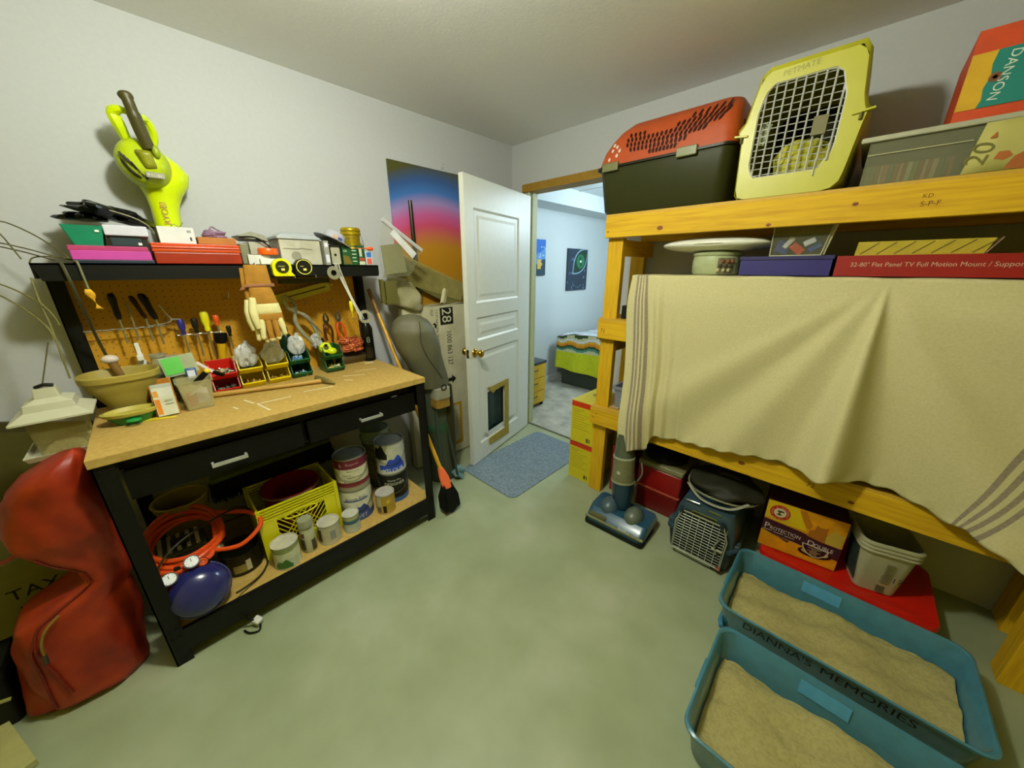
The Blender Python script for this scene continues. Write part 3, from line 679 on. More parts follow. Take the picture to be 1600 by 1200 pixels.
# washers threaded on a white cord
t = thing('cord_with_rings', 'white cords with two grey steel rings and a yellow screwdriver hanging from the high shelf', 'cord', (.33, -1.56, 1.17))
g = B()
for dy in (0, .010, -.008):
    g.tube(smoothpath([(.295, -1.632 + dy, 1.502), (.308, -1.628 + dy, 1.50), (.312, -1.622 + dy, 1.46), (.325, -1.585 + dy * .5, 1.33), (.335, -1.545 + dy, 1.215)]), .0022, 6)
part('cord', g, M('#d6d6c4', .5), t)
RX = Matrix.Rotation(PI / 2, 4, 'Y')
g = B().lathe([(.014, -.002), (.032, -.003), (.033, .0), (.032, .003), (.014, .003), (.014, -.002)], (.318, -1.652, 1.458), 32, 0, RX); part('ring', g, M('#a09f88', .35, .5), t)
g = B().lathe([(.020, -.003), (.036, -.004), (.037, .0), (.036, .004), (.020, .004), (.020, -.003)], (.33, -1.525, 1.225), 32, 0, RX); part('ring', g, M('#b3b09a', .35, .5), t)
g = B().lathe([(0, .0), (.004, 0), (.009, .01), (.010, .05), (.006, .058), (0, .06)], (.318, -1.588, 1.255), 12); g.cyl((.318, -1.588, 1.225), (.318, -1.588, 1.255), .002, seg=6); part('screwdriver', g, M('#e0d414', .35), t, 'yellow screwdriver handle')
# red cord coil on hook
g = B(); g.tube(coil((.13, -1.545, 1.0), .062, .005, 9, .075, 3, .010, .55), .0055, 6); g.tube(coil((.13, -1.545, 1.0), .052, .005, 7, .07, 8, .012, .5), .0055, 6)
one('rope_coil', g, mix_mat(['#3a1408', '#a3361c', '#c4642c', '#d8b070'], 120, None, .8, 2, name='braid'), 'coil of red and tan braided cord at the right end of the pegboard', 'rope')
# black bottle w blue cap
t = thing('spray_bottle', 'black bottle with a blue cap at the right back corner of the workbench', 'bottle', (.11, -1.435, BZ))
g = B().lathe([(0, 0), (.034, 0), (.036, .01), (.036, .205), (.022, .235), (0, .235)], (.11, -1.435, BZ), 24); part('body', g, M('#12130f', .25), t)
part('cap', B().lathe([(0, .236), (.018, .236), (.019, .262), (0, .262)], (.11, -1.435, BZ), 20), M('#23306a', .3), t)
g = B(); g.patch_cyl((.11, -1.435), .0365, -.9, .3, BZ + .02, BZ + .09, 1); g.text_cyl('8', .05, (.11, -1.435), .0366, -.3, BZ + .12, 0); part('label', g, [M('#8a9a90'), M('#2a2414')], t)
# leather case and tag
g = B(); g.loft([[(.08 + .05 * c_, y_, BZ + (.0 if s_ < -.6 else .038 + .035 * s_ * k_)) for c_, s_ in [(math.cos(a), math.sin(a)) for a in [2 * PI * i / 14 for i in range(14)]]] for y_, k_ in ((-1.62, .6), (-1.60, 1), (-1.5, 1.05), (-1.42, 1), (-1.405, .6))])
t = thing('leather_case', 'brown zipped leather case lying along the back right of the workbench', 'case', (.08, -1.5, BZ))
part('body', g, M('#4a3a18', .55, var=.15, bump=.2), t)
part('flap', B().tube(smoothpath([(.122, -1.61, BZ + .05), (.128, -1.5, BZ + .052), (.122, -1.41, BZ + .05)]), .003, 6), M('#2a200e', .6), t)
one('paper_tag', B().prism([(0, 0), (.045, .006), (.05, .03), (.012, .034), (-.012, .02)], (.19, -1.50, BZ + .0), (.3, .95, 0), (-.9, .3, .1), (0, 0, .002)), M('#c9b58a', .7), 'small cream paper scrap near the right back corner of the workbench top', 'paper', smooth=0)

# ================= ON THE WORKTOP =================
def bin_proto(col, name='parts_bin'):
    # local: front toward +x, width along y .1, depth .115, height .07
    w, d, h = .096, .13, .072
    g = B(); tk = .003
    g.box(0, d - .02, -w / 2 + .004, w / 2 - .004, 0, tk)
    g.box(0, tk, -w / 2, w / 2, 0, h)
    for s in (-1, 1):
        y0, y1 = (s * w / 2, s * (w / 2 - tk))
        g.prism([(0, 0), (d - .02, 0), (d, .026), (d - .026, h - .004), (d - .03, h), (0, h)], (0, y0, 0), (1, 0, 0), (0, 0, 1), (0, y1 - y0, 0))
        g.box(0, d - .034, min(y0, y0 + s * .004), max(y0, y0 + s * .004), h - .004, h)
    g.prism([(d - .02, 0), (d, .026), (d - .003, .026), (d - .023, 0)], (0, -w / 2, 0), (1, 0, 0), (0, 0, 1), (0, w, 0))
    g.box(d - .006, d + .002, -w / 2, w / 2, .022, .028)
    return g
BINS = {}
def bin_(x, y, z, col, label):
    if col not in BINS:
        o = finish('parts_bin', bin_proto(col), [M(col, .35)], (0, 0, 0), smooth=0, bevel=.0008); BINS[col] = o
    else:
        o = BINS[col].copy(); COL.objects.link(o)
    o.location = (x, y, z); o['label'] = label; o['category'] = 'bin'; o['group'] = 'stacking parts bins along the pegboard'
RED, YEL, GRN = '#c41a0c', '#e6cf08', '#0d5a2c'
for (x, y, col, w) in ((.13, -2.18, RED, 'red'), (.10, -2.073, YEL, 'left yellow'), (.105, -1.962, YEL, 'right yellow'), (.09, -1.853, GRN, 'left green'), (.115, -1.690, GRN, 'right green')):
    bin_(x, y, BZ, col, 'lower bin of the %s pair of stacked parts bins' % w)
    bin_(x, y, BZ + .0725, col, 'upper bin of the %s pair of stacked parts bins' % w)
# contents
random.seed(11)
def bits(x, y, z, cols, n, label, sp=.03):
    g = B()
    for i in range(n):
        g.obox((x + random.uniform(-sp, sp), y + random.uniform(-sp, sp), z + random.uniform(.004, .018)), (random.uniform(.01, .03), random.uniform(.004, .01), random.uniform(.004, .01)), (random.uniform(0, 3), random.uniform(0, 3), random.uniform(0, 3)), i % len(cols))
    one('hardware', g, [M(c, .5) for c in cols], label, 'hardware', kind='stuff', smooth=0)
bits(.20, -2.18, BZ + .085, ['#d8d8c8', '#8a8a70', '#2a2a20', '#b8a060'], 40, 'loose screws and fittings in the upper red bin')
bits(.20, -2.18, BZ + .006, ['#b0b0a8', '#6a6a60', '#2a2a20'], 26, 'loose hardware in the lower red bin')
bits(.18, -2.073, BZ + .006, ['#7a5a1a', '#a88028'], 26, 'brown hardware in the lower left yellow bin')
bits(.18, -1.962, BZ + .006, ['#a8861c', '#8a6a14'], 26, 'hardware in the lower right yellow bin')
bits(.17, -1.853, BZ + .006, ['#7aa8d8', '#c8d0d8', '#2a3a2a'], 26, 'blue and white packets in the lower left green bin')
bits(.18, -1.853, BZ + .088, ['#5a90d0', '#a8b8b8', '#26382c'], 26, 'blue and clear packets in the upper left green bin')
bits(.19, -1.690, BZ + .010, ['#d8c868', '#e0dca0'], 20, 'cream fittings in the lower right green bin')
bits(.17, -2.073, BZ + .075, ['#1a1a10', '#4a4a20'], 20, 'dark hardware in the upper left yellow bin')
# clear plastic bags bulging from bins
CLR = M('#e4e8ea', .15, alpha=.6, var=.2, scale=50, bump=.35, coat=.4)
def clearbag(cx, cy, cz, rx, ry, rz, seed, label):
    g = B(); g.grid(crumple(cx, cy, cz, rx, ry, rz, .42, 30, 18, seed, flat=.95), 30, 18)
    g.tube(smoothpath([(cx, cy, cz + rz * .8), (cx + .01, cy + .005, cz + rz * 1.0), (cx - .008, cy + .012, cz + rz * 1.2)]), [.016] * 6 + [.010] * 7, 7)
    one('clear_bag', g, CLR, label, 'bag', 'clear bags of hardware in the parts bins', smooth=20)
clearbag(.19, -2.075, BZ + .155, .035, .042, .055, 21, 'clear plastic bag bulging out of the upper left yellow bin')
clearbag(.19, -1.965, BZ + .150, .035, .045, .055, 22, 'clear plastic bag bulging out of the upper right yellow bin')
clearbag(.16, -1.845, BZ + .165, .03, .035, .05, 23, 'clear plastic bag standing in the upper left green bin')
clearbag(.12, -1.735, BZ + .165, .02, .022, .04, 24, 'small clear bag at the left of the lime tape measure')
t = thing('tape_measure', 'lime yellow tape measure lying in the upper right green bin', 'tape measure', (.19, -1.70, BZ + .085))
g = B().lathe([(0, -.018), (.028, -.018), (.031, -.012), (.031, .012), (.028, .018), (0, .018)], (.19, -1.715, BZ + .135), 28, 0, Matrix.Rotation(1.2, 4, 'Y')).ell((.21, -1.688, BZ + .115), (.024, .026, .022))
part('case', g, M('#cfe010', .35), t); part('dial', B().lathe([(0, .0185), (.015, .0185), (.0, .020)], (.19, -1.715, BZ + .135), 20, 0, Matrix.Rotation(1.2, 4, 'Y')), M('#4a4a10', .4), t)
part('window', B().obox((.212, -1.715, BZ + .155), (.004, .014, .012), (0, .4, 0)), BLACKP, t, smooth=0)
# wooden mallet handle with metal head in front of the bins
t = thing('hammer', 'hammer with a long wooden handle lying in front of the bins', 'hammer', (.36, -2.0, BZ))
part('handle', B().tube(smoothpath([(.268, -2.24, BZ + .014), (.31, -2.10, BZ + .013), (.355, -1.96, BZ + .012), (.40, -1.82, BZ + .014)]), [.012] * 6 + [.010] * 7 + [.0115] * 6, 10), M('#b08a3c', .5, var=.12, stretch=(3, 20, 20)), t)
g = B().tube([(.345, -1.828, BZ + .018), (.38, -1.822, BZ + .018), (.415, -1.812, BZ + .018), (.45, -1.800, BZ + .014), (.475, -1.788, BZ + .008)], [.014, .015, .013, .010, .005], 10)
part('head', g, M('#8f8452', .4, .6), t)
# flashlight
t = thing('flashlight', 'yellow flashlight with a black head standing behind the red bins', 'flashlight', (.10, -2.155, 1.04))
X = Matrix.Translation((.10, -2.158, BZ + .12)) @ Matrix.Rotation(-.12, 4, 'X')
part('body', B().lathe([(0, -.12), (.017, -.12), (.017, .08), (.019, .095), (0, .095)], (0, 0, 0), 20).xf(X), M('#c9a012', .35), t)
part('head', B().lathe([(.018, .094), (.026, .11), (.027, .145), (.020, .148), (0, .146)], (0, 0, 0), 20).xf(X), BLACKP, t)
part('lens', B().lathe([(0, .149), (.020, .149), (.0, .153)], (0, 0, 0), 16).xf(X), M('#e8dfa0', .2), t)
# clear tub with things
t = thing('clear_tub', 'clear plastic tub holding a white scraper and pink cord at the front of the workbench', 'tub', (.36, -2.295, BZ))
g = B(); g.loft([ring(.315, .398, -2.338, -2.252, .008, BZ), ring(.305, .405, -2.348, -2.238, .010, BZ + .118), ring(.300, .410, -2.353, -2.233, .010, BZ + .118), ring(.300, .410, -2.353, -2.233, .010, BZ + .122), ring(.303, .407, -2.350, -2.236, .010, BZ + .122), ring(.318, .395, -2.335, -2.255, .008, BZ + .003)])
part('tub', g, M('#c4be90', .12, alpha=.38, coat=.3), t)
part('base_pad', B().box(.32, .393, -2.333, -2.257, BZ + .004, BZ + .012), M('#b09a40', .6), t, smooth=0)
boxthing('sandpaper', .33, .385, -2.330, -2.300, BZ + .013, BZ + .062, M('#b0502c', .8), 'reddish sanding sponge inside the clear tub', 'sponge')
boxthing('note_pad', .35, .355, -2.297, -2.258, BZ + .013, BZ + .078, M('#d8d2d4', .6), 'white card standing inside the clear tub', 'card')
one('scraper', B().bar((.38, -2.325, BZ + .055), (.385, -2.285, BZ + .085), .004, .008).bar((.385, -2.287, BZ + .083), (.385, -2.272, BZ + .092), .006, .014), M('#e6e2c8', .4), 'white plastic stick slanting inside the clear tub', 'scraper')
t = thing('utility_knife', 'black and yellow knife sticking up out of the clear tub', 'knife', (.37, -2.27, BZ + .12))
part('handle', B().bar((.37, -2.295, BZ + .10), (.37, -2.247, BZ + .145), .014, .022), BLACKP, t, bevel=.003); part('cap', B().ell((.37, -2.243, BZ + .149), (.010, .011, .010)), M('#e0c818', .4), t)
# packets box left of the tub
t = thing('cardboard_tray', 'yellow cardboard tray of paper packets between the green dish and the clear tub', 'tray', (.34, -2.385, BZ))
g = B().prism([(0, 0), (.11, 0), (.10, .06), (0, .128)], (.285, -2.428, BZ), (1, 0, 0), (0, 0, 1), (0, .003, 0)).prism([(0, 0), (.11, 0), (.10, .06), (0, .128)], (.285, -2.362, BZ), (1, 0, 0), (0, 0, 1), (0, .003, 0)).box(.285, .395, -2.428, -2.359, BZ, BZ + .003).box(.285, .288, -2.428, -2.359, BZ, BZ + .13)
part('tray', g, M('#c07a1c', .7), t, smooth=0)
for i, (dx, lean, cl, cl2, h_) in enumerate(((.40, .22, '#c9c9b0', '#d8801c', .075), (.375, .2, '#d0d0c0', '#d89a3c', .105), (.35, .15, '#b8bcae', '#c8c8a8', .115))):
    R = Euler((0, -lean, 0)).to_matrix()
    g = B().obox((dx, -2.393, BZ + .006 + h_ / 2), (.004, .060, h_), R, 0).obox((dx + .0025, -2.414, BZ + .006 + h_ / 2), (.001, .014, h_ * .8), R, 1)
    for k in range(4): g.obox(Vector((dx + .0026, -2.382, BZ + .02 + k * .016)), (.0008, .026, .003), R, 2)
    one('paper_packet', g, [M(cl, .5), M(cl2, .5), M('#9aa08a', .5)], ['front seed packet with an orange edge in the cardboard tray', 'middle packet in the cardboard tray, orange at its corner', 'rearmost pale packet in the cardboard tray'][i], 'packet', 'paper packets in the cardboard tray', smooth=0)
# big tan pot with oval rim
POT = M('#9c8a3a', .5, var=.06)
t = thing('plastic_pot', 'large tan plastic pot with a wide oval rim at the left end of the workbench', 'pot', (.26, -2.49, BZ))
g = B(); cx, cy = .25, -2.492
prof = [(.046, .055, 0), (.050, .060, .05), (.058, .070, .075), (.080, .098, .115), (.084, .102, .135), (.088, .105, .150), (.095, .113, .152), (.096, .114, .172), (.090, .108, .176), (.086, .103, .168), (.072, .087, .10), (.044, .052, .03), (.042, .05, .012)]
g.loft([[(cx + a * math.copysign(abs(math.cos(q)) ** .8, math.cos(q)), cy + b_ * math.copysign(abs(math.sin(q)) ** .8, math.sin(q)), BZ + zz) for q in [2 * PI * k / 36 for k in range(36)]] for a, b_, zz in prof])
part('body', g, POT, t)
t = thing('dustpan', 'green and tan shallow dish with a looped handle in front of the tan pot', 'dish', (.38, -2.49, BZ))
g = B(); cx, cy = .375, -2.490
g.loft([[(cx + a * math.cos(q), cy + b_ * math.sin(q), BZ + zz) for q in [2 * PI * k / 32 for k in range(32)]] for a, b_, zz in ((.035, .045, 0), (.050, .074, .036), (.048, .072, .036), (.034, .044, .004))])
part('dish', g, M('#0f6a2c', .4), t)
g = B(); g.loft([[(cx + a * math.cos(q), cy + b_ * math.sin(q), BZ + zz) for q in [2 * PI * k / 32 for k in range(32)]] for a, b_, zz in ((.052, .076, .036), (.056, .081, .048), (.047, .071, .050), (.03, .045, .026), (.02, .03, .024))])
part('rim', g, M('#b0a445', .5), t)
g = B().tube([(cx + .058 + .010 * math.cos(q), cy + .002 + .016 * math.sin(q), BZ + .022) for q in [2 * PI * k / 20 for k in range(20)]], .005, 8, closed=True)
part('handle', g, M('#12843a', .4), t)
one('ruler', B().bar((.36, -2.55, BZ + .002), (.435, -2.375, BZ + .002), .022, .003), M('#d8c024', .4), 'yellow ruler lying under the green dish near the bench edge', 'ruler', smooth=0)
# behind: jars, spray bottle, ball
t = thing('wooden_handle_brush', 'brush with a round white end standing in the tan pot', 'brush', (.20, -2.50, BZ + .05))
part('handle', B().tube([(.20, -2.475, BZ + .03), (.19, -2.495, BZ + .15), (.185, -2.505, BZ + .20)], [.008, .012, .014], 10), M('#7a5a24', .6), t)
part('end_cap', B().ell((.183, -2.508, BZ + .215), (.022, .025, .018)), M('#d8c8c0', .3), t)
t = thing('spray_bottle', 'small white spray bottle with a blue label behind the tan pot', 'bottle', (.12, -2.425, BZ))
part('body', B().lathe([(0, 0), (.022, 0), (.024, .01), (.024, .16), (.012, .185), (0, .185)], (.12, -2.425, BZ), 20), M('#dadbd8', .3), t)
g = B(); g.patch_cyl((.12, -2.425), .0245, -.9, .2, BZ + .11, BZ + .15, 0); part('label', g, M('#3a4a90'), t)
g = B().box(.105, .16, -2.435, -2.415, BZ + .19, BZ + .212).cyl((.12, -2.425, BZ + .185), (.12, -2.425, BZ + .19), .01).box(.11, .13, -2.432, -2.418, BZ + .212, BZ + .26)
part('nozzle', g, WHITE, t, smooth=0, bevel=.002)
for i, (x, y, h_, lb) in enumerate(((.17, -2.375, .20, 'taller glass jar of nuts and bolts behind the cardboard tray'), (.13, -2.335, .18, 'shorter glass jar behind the green packet'))):
    t = thing('glass_jar', lb, 'jar', (x, y, BZ), 'glass jars at the back of the workbench')
    part('glass', B().lathe([(0, .0), (.026, 0), (.028, .01), (.028, h_ - .03), (.024, h_ - .018), (.024, h_), (.022, h_), (.026, h_ - .03), (.026, .004), (0, .004)], (x, y, BZ), 24), M('#b8c0a8', .08, alpha=.35, coat=.4), t)
    part('contents', B().lathe([(0, .005), (.0255, .005), (.0255, h_ * .55), (0, h_ * .6)], (x, y, BZ), 20), M('#5a4a24', .6, var=.4, scale=200), t)
    part('lid', B().lathe([(.024, h_), (.0265, h_), (.0265, h_ + .012), (0, h_ + .012)], (x, y, BZ), 24), M('#b4b49c', .35, .5), t)
one('plastic_pack', B().obox((.24, -2.318, BZ + .165), (.006, .11, .085), (0.1, -.35, 0)).obox((.2435, -2.338, BZ + .165), (.003, .06, .07), (0.1, -.35, 0), 1), [M('#b4c8a8', .15, alpha=.5), M('#3fae1c', .4)], 'clear pack with a bright green card above the cardboard tray', 'packet', smooth=0)
boxthing('paint_pot', .19, .262, -2.345, -2.30, BZ + .0, BZ + .118, M('#5a5a20', .5), 'olive carton under the bright green pack', 'box')
t = thing('sanitizer_bottle', 'small blue bottle with a white label between the green pack and the red bins', 'bottle', (.26, -2.288, BZ + .085))
part('body', B().obox((.285, -2.290, BZ + .128), (.018, .036, .055)), M('#4a6aa8', .15, alpha=.75), t, bevel=.005)
part('label', B().obox((.2946, -2.290, BZ + .130), (.001, .024, .034)), M('#dfe4f0'), t, smooth=0)
part('cap', B().cyl((.285, -2.290, BZ + .088), (.285, -2.290, BZ + .1), .010, seg=14), WHITE, t)
boxthing('carton', .262, .298, -2.33, -2.262, BZ, BZ + .087, M('#6a5a1c', .6), 'brown box holding up the small blue bottle', 'box')
one('putty_knife', B().bar((.21, -2.262, BZ + .16), (.255, -2.215, BZ + .115), .018, .004).bar((.255, -2.215, BZ + .115), (.28, -2.185, BZ + .10), .014, .012, 1), [M('#e0d0c4', .4), BLACKP], 'cream handled putty knife leaning into the upper red bin', 'knife')
# ================= LEAF BLOWER ON THE WALL =================
LIME = M('#cbe000', .35, var=.03, coat=.2); DOL = M('#3f3a12', .45)
t = thing('leaf_blower', 'lime yellow leaf blower hanging nozzle down on the left wall', 'leaf blower', (.12, -2.22, 1.52))
g = B()
# fan housing and tapering tube: ellipse rings along the axis
ax = [(-2.236, 1.945, .030, .030), (-2.226, 1.925, .055, .05), (-2.205, 1.885, .080, .062), (-2.190, 1.845, .088, .066), (-2.190, 1.805, .078, .060), (-2.200, 1.765, .058, .05), (-2.208, 1.72, .046, .042), (-2.212, 1.66, .043, .040), (-2.214, 1.60, .042, .036), (-2.212, 1.515, .042, .036)]
rings = [[(.082 + rx * math.cos(a), y + ry * math.sin(a), z + .10 * ry * math.sin(a)) for a in [2 * PI * i / 28 for i in range(28)]] for y, z, ry, rx in ax]
g.loft(rings)
part('housing', g, LIME, t)
X = Matrix.Translation((.13, -2.235, 1.868)) @ Matrix.Rotation(PI / 2 - .15, 4, 'Y') @ Matrix.Rotation(.2, 4, 'X')
g = B(); g.lathe([(.078, -.02), (.076, .03), (.068, .055), (.050, .072), (.030, .078), (0, .079)], (0, 0, 0), 32, sx=1.08).xf(X)
part('motor_cover', g, M('#a8ba08', .35), t)
g = B(); g.loft([[(.205, -2.262, 1.905), (.205, -2.212, 1.912), (.195, -2.200, 1.84), (.195, -2.245, 1.83)], [(.235, -2.245, 1.893), (.235, -2.215, 1.896), (.225, -2.207, 1.85), (.225, -2.238, 1.845)]])
part('battery', g, M('#7e7f10', .4), t, bevel=.008)
g = B()
for i in range(6): g.obox((.205 - abs(i - 2.5) * .002, -2.290 + i * .0078, 1.872 - i * .010), (.008, .0065, .038), (.5, 0, 0))
g.tube(smoothpath([(.178, -2.296, 1.882), (.19, -2.292, 1.855), (.195, -2.275, 1.825), (.19, -2.258, 1.812)]), .007, 8)
part('vent', g, M('#1c1a08', .5), t, smooth=0)
g = B(); g.obox((.213, -2.218, 1.822), (.004, .052, .020), (0, -.2, 0)); part('name_plate', g, M('#3f3a10', .4), t, smooth=0)
g = B(); g.text('RYOBI', .014, (.217, -2.240, 1.817), (0, 1, 0), (-.2, 0, 1)); part('lettering', g, M('#b9b482', .5), t, smooth=0)
g = B(); g.text('RYOBI', .030, (.127, -2.205, 1.655), (0.0, 0, 1), (0, -1, 0)); part('lettering', g, M('#a06a10', .5), t, smooth=0)
# handle: dark grip sloping up with a lime loop behind
g = B(); g.tube(smoothpath([(.205, -2.214, 1.915), (.22, -2.224, 1.965), (.235, -2.232, 2.02), (.24, -2.236, 2.05), (.235, -2.240, 2.072)]), [.020] * 12 + [.017] * 8 + [.020, .021, .021, .020, .018], 12)
part('grip', g, DOL, t)
g = B(); g.tube(smoothpath([(.13, -2.262, 1.93), (.16, -2.275, 1.985), (.17, -2.282, 2.02), (.19, -2.262, 2.03), (.20, -2.235, 2.02)]), [.010, .012, .015, .017, .018, .019, .020, .020, .020, .020, .019, .019, .018, .018, .017, .016, .015, .014, .013, .012, .011, .010, .010, .010, .010], 8).tube(smoothpath([(.11, -2.20, 1.93), (.13, -2.185, 1.97), (.15, -2.188, 2.0), (.17, -2.20, 2.02), (.21, -2.225, 2.01)]), .013, 8)
part('frame', g, LIME, t)
part('trigger', B().ell((.215, -2.197, 1.905), (.012, .012, .022)), M('#8a9a10', .4), t)
# wall hook behind it
one('wall_hook', B().box(.002, .012, -2.225, -2.205, 1.92, 1.97).tube([(.01, -2.215, 1.95), (.05, -2.215, 1.945), (.06, -2.215, 1.96)], .004, 6), STEEL, 'small hook on the wall carrying the lime leaf blower', 'hook')

# ================= WIRES AND BIRD FEEDER AT FAR LEFT =================
g = B()
CORD = M('#4e4a22', .6)
for pts in ([(.10, -2.80, 1.60), (.16, -2.70, 1.575), (.22, -2.60, 1.545), (.25, -2.52, 1.512), (.27, -2.46, 1.503)],
            [(.10, -2.80, 1.585), (.16, -2.70, 1.563), (.22, -2.61, 1.535), (.28, -2.54, 1.506)],
            [(.27, -2.50, 1.506), (.22, -2.56, 1.58), (.19, -2.62, 1.625), (.2, -2.645, 1.615), (.22, -2.63, 1.57), (.26, -2.61, 1.51)],
            [(.28, -2.46, 1.505), (.26, -2.54, 1.518), (.24, -2.585, 1.515), (.27, -2.595, 1.498)]):
    g.tube(smoothpath(pts), .0022, 6)
one('cord', g, CORD, 'tangled thin cords looping off the left end of the high shelf', 'cord')
g = B()
for pts in ([(.10, -2.82, 1.46), (.2, -2.70, 1.44), (.3, -2.62, 1.39), (.36, -2.585, 1.345), (.37, -2.575, 1.30)],
            [(.10, -2.82, 1.455), (.2, -2.71, 1.41), (.3, -2.64, 1.35), (.37, -2.60, 1.29), (.38, -2.60, 1.25)],
            [(.31, -2.60, 1.45), (.33, -2.60, 1.38), (.36, -2.595, 1.30), (.38, -2.595, 1.22), (.385, -2.598, 1.12)]):
    g.tube(smoothpath(pts), .0025, 6)
one('cord', g, M('#6a6432', .7), 'thin twigs of cord stretched below the left end of the high shelf', 'cord')
t = thing('bird_feeder', 'pale grey hanging bird feeder with a clear body at the left end of the workbench', 'bird feeder', (.40, -2.66, .87))
fx, fy = .40, -2.655
PL = M('#b4b298', .5, var=.04)
def rect(z, a, b_, r=.004): return [(fx + p[0], fy + p[1], z) for p in rrect(-a, a, -b_, b_, r)]
part('wire', B().tube([(fx, fy, 1.12), (fx - .01, fy + .045, 1.25)], .0018, 6), CORD, t)
g = B().tube([(fx, fy - .02, 1.108), (fx, fy, 1.115), (fx, fy + .02, 1.110)], .006, 6); part('clip', g, BLACKP, t)
g = B().loft([rect(1.012, .088, .088), rect(1.018, .088, .088), rect(1.040, .055, .056), rect(1.062, .050, .052), rect(1.075, .028, .028), rect(1.105, .024, .024)])
part('roof', g, PL, t, smooth=20)
g = B().loft([rect(.885, .055, .055), rect(1.012, .062, .062)], caps=False); part('hopper', g, M('#a59a5a', .12, alpha=.35), t, smooth=0)
g = B().loft([rect(.885, .082, .082), rect(.902, .088, .088), rect(.902, .084, .084), rect(.890, .078, .078)]); part('tray', g, PL, t, smooth=20)
part('seed', B().loft([rect(.892, .052, .052), rect(.915, .04, .04), rect(.93, .015, .012)]), M('#8d8552', .8, var=.3, scale=200), t)

# ================= RED BAG AND BOX AT LEFT =================
REDM = mix_mat(['#761602', '#8c2204', '#a03206'], 9, None, .5, 5, .25, name='red_nylon')
t = thing('duffel_bag', 'tall red fabric bag slumped against the left end of the workbench', 'bag', (.45, -2.75, 0))
RG = [(0.0, .49, -2.80, .10, .13), (.03, .49, -2.81, .125, .145), (.15, .49, -2.80, .125, .145), (.30, .49, -2.79, .12, .14), (.37, .49, -2.775, .115, .125), (.41, .49, -2.72, .105, .09), (.44, .49, -2.675, .10, .055), (.50, .49, -2.675, .10, .06), (.56, .49, -2.70, .105, .09), (.64, .50, -2.715, .115, .115), (.72, .50, -2.72, .115, .11), (.80, .51, -2.71, .105, .095), (.85, .52, -2.69, .095, .075), (.89, .53, -2.66, .075, .045), (.92, .55, -2.635, .030, .015), (.926, .55, -2.632, .001, .001)]
def bagf(u, v):
    z = v * .926; a = 2 * PI * u
    cx = interp([(r[0], r[1]) for r in RG], z); cy = interp([(r[0], r[2]) for r in RG], z); rx = interp([(r[0], r[3]) for r in RG], z); ry = interp([(r[0], r[4]) for r in RG], z)
    w = 1 + .05 * math.sin(3 * a + 9 * z) + .035 * abs(math.sin(4 * a - 11 * z)) + .03 * abs(math.sin(13 * z + 3 * a + 1.5 * math.sin(2 * a))) - .05 * abs(math.sin(2.5 * a + 7 * z)) ** 6 + .015 * math.sin(31 * z + 5 * a)
    ca, sa = math.cos(a), math.sin(a)
    return (cx + rx * w * math.copysign(abs(ca) ** .75, ca), min(cy + ry * w * math.copysign(abs(sa) ** .75, sa), -2.607), z)
g = B(); g.grid(bagf, 48, 60); part('body', g, REDM, t, smooth=70)
g = B()
g.tube([Vector(bagf(.98 - .10 * k / 20, .10 + .55 * k / 20)) * 1.0 + Vector((.004, 0, 0)) for k in range(21)], .004, 6)
g.tube([Vector(bagf(.93, .05 + .38 * k / 20)) + Vector((.003, -.002, 0)) for k in range(21)], .0035, 6)
part('piping', g, M('#6a1204', .5), t)
g = B().tube(smoothpath([(.62, -2.79, .40), (.64, -2.82, .38), (.648, -2.838, .34), (.65, -2.842, .30)]), .004, 6); part('zipper', g, M('#8f7a34', .4, .6), t)
part('zipper_pull', B().tube([(.652, -2.842, .30), (.652, -2.845, .27)], .006, 6), DKSTEEL, t)
part('strap', B().tube(smoothpath([(.50, -2.80, .62), (.52, -2.86, .60), (.50, -2.93, .62), (.47, -2.99, .66)]), .012, 8, flat=.3), M('#a03818', .6), t)
t = thing('cardboard_box', 'cardboard box with black handwriting at the far left behind the red bag', 'box', (.26, -2.93, .245))
g = B().box(.13, .385, -3.10, -2.77, .245, .52)
part('box', g, M('#6f6a2c', .8, var=.06), t, smooth=0)
g = B(); g.text('TAX', .060, (.386, -2.925, .375), (0, 1, 0), (0, 0, 1)); g.text('BOX', .055, (.386, -2.915, .305), (0, 1, 0), (0, 0, 1)); g.box(.3855, .386, -2.93, -2.84, .275, .280); g.box(.3855, .386, -2.83, -2.78, .275, .30)
part('lettering', g, M('#16160a', .7), t, smooth=0)
t = thing('storage_tote', 'dark storage tote on the floor under the cardboard box at the far left', 'tote', (.38, -2.98, 0))
g = B().loft([ring(.11, .52, -3.16, -2.975, .02, 0), ring(.10, .53, -3.17, -2.965, .02, .20), ring(.09, .54, -3.18, -2.96, .02, .20), ring(.09, .54, -3.18, -2.96, .02, .24)])
part('body', g, M('#10110a', .5), t)
part('lid_stripe', B().tube([(.54, -3.15, .18), (.54, -2.97, .12)], .006, 6), M('#8a8a40', .5), t)
one('floor_board', B().obox((.62, -3.02, .014), (.30, .10, .02), (0, 0, .35)), M('#a8a468', .6), 'pale board lying on the floor at the bottom left corner', 'board', smooth=0)
# bird-like dark hook / black cloth beyond the feeder
one('framed_panel', B().prism([(-3.15, .55), (-2.63, .55), (-2.63, .86), (-3.15, 1.02)], (.03, 0, 0), (0, 1, 0), (0, 0, 1), (.02, 0, 0)).prism([(-3.12, .58), (-2.66, .58), (-2.66, .83), (-3.12, .97)], (.051, 0, 0), (0, 1, 0), (0, 0, 1), (.003, 0, 0), 1), [M('#3a3410', .6), M('#4a4416', .6)], 'dark olive board leaning on the wall at far left behind the feeder', 'board', smooth=0)

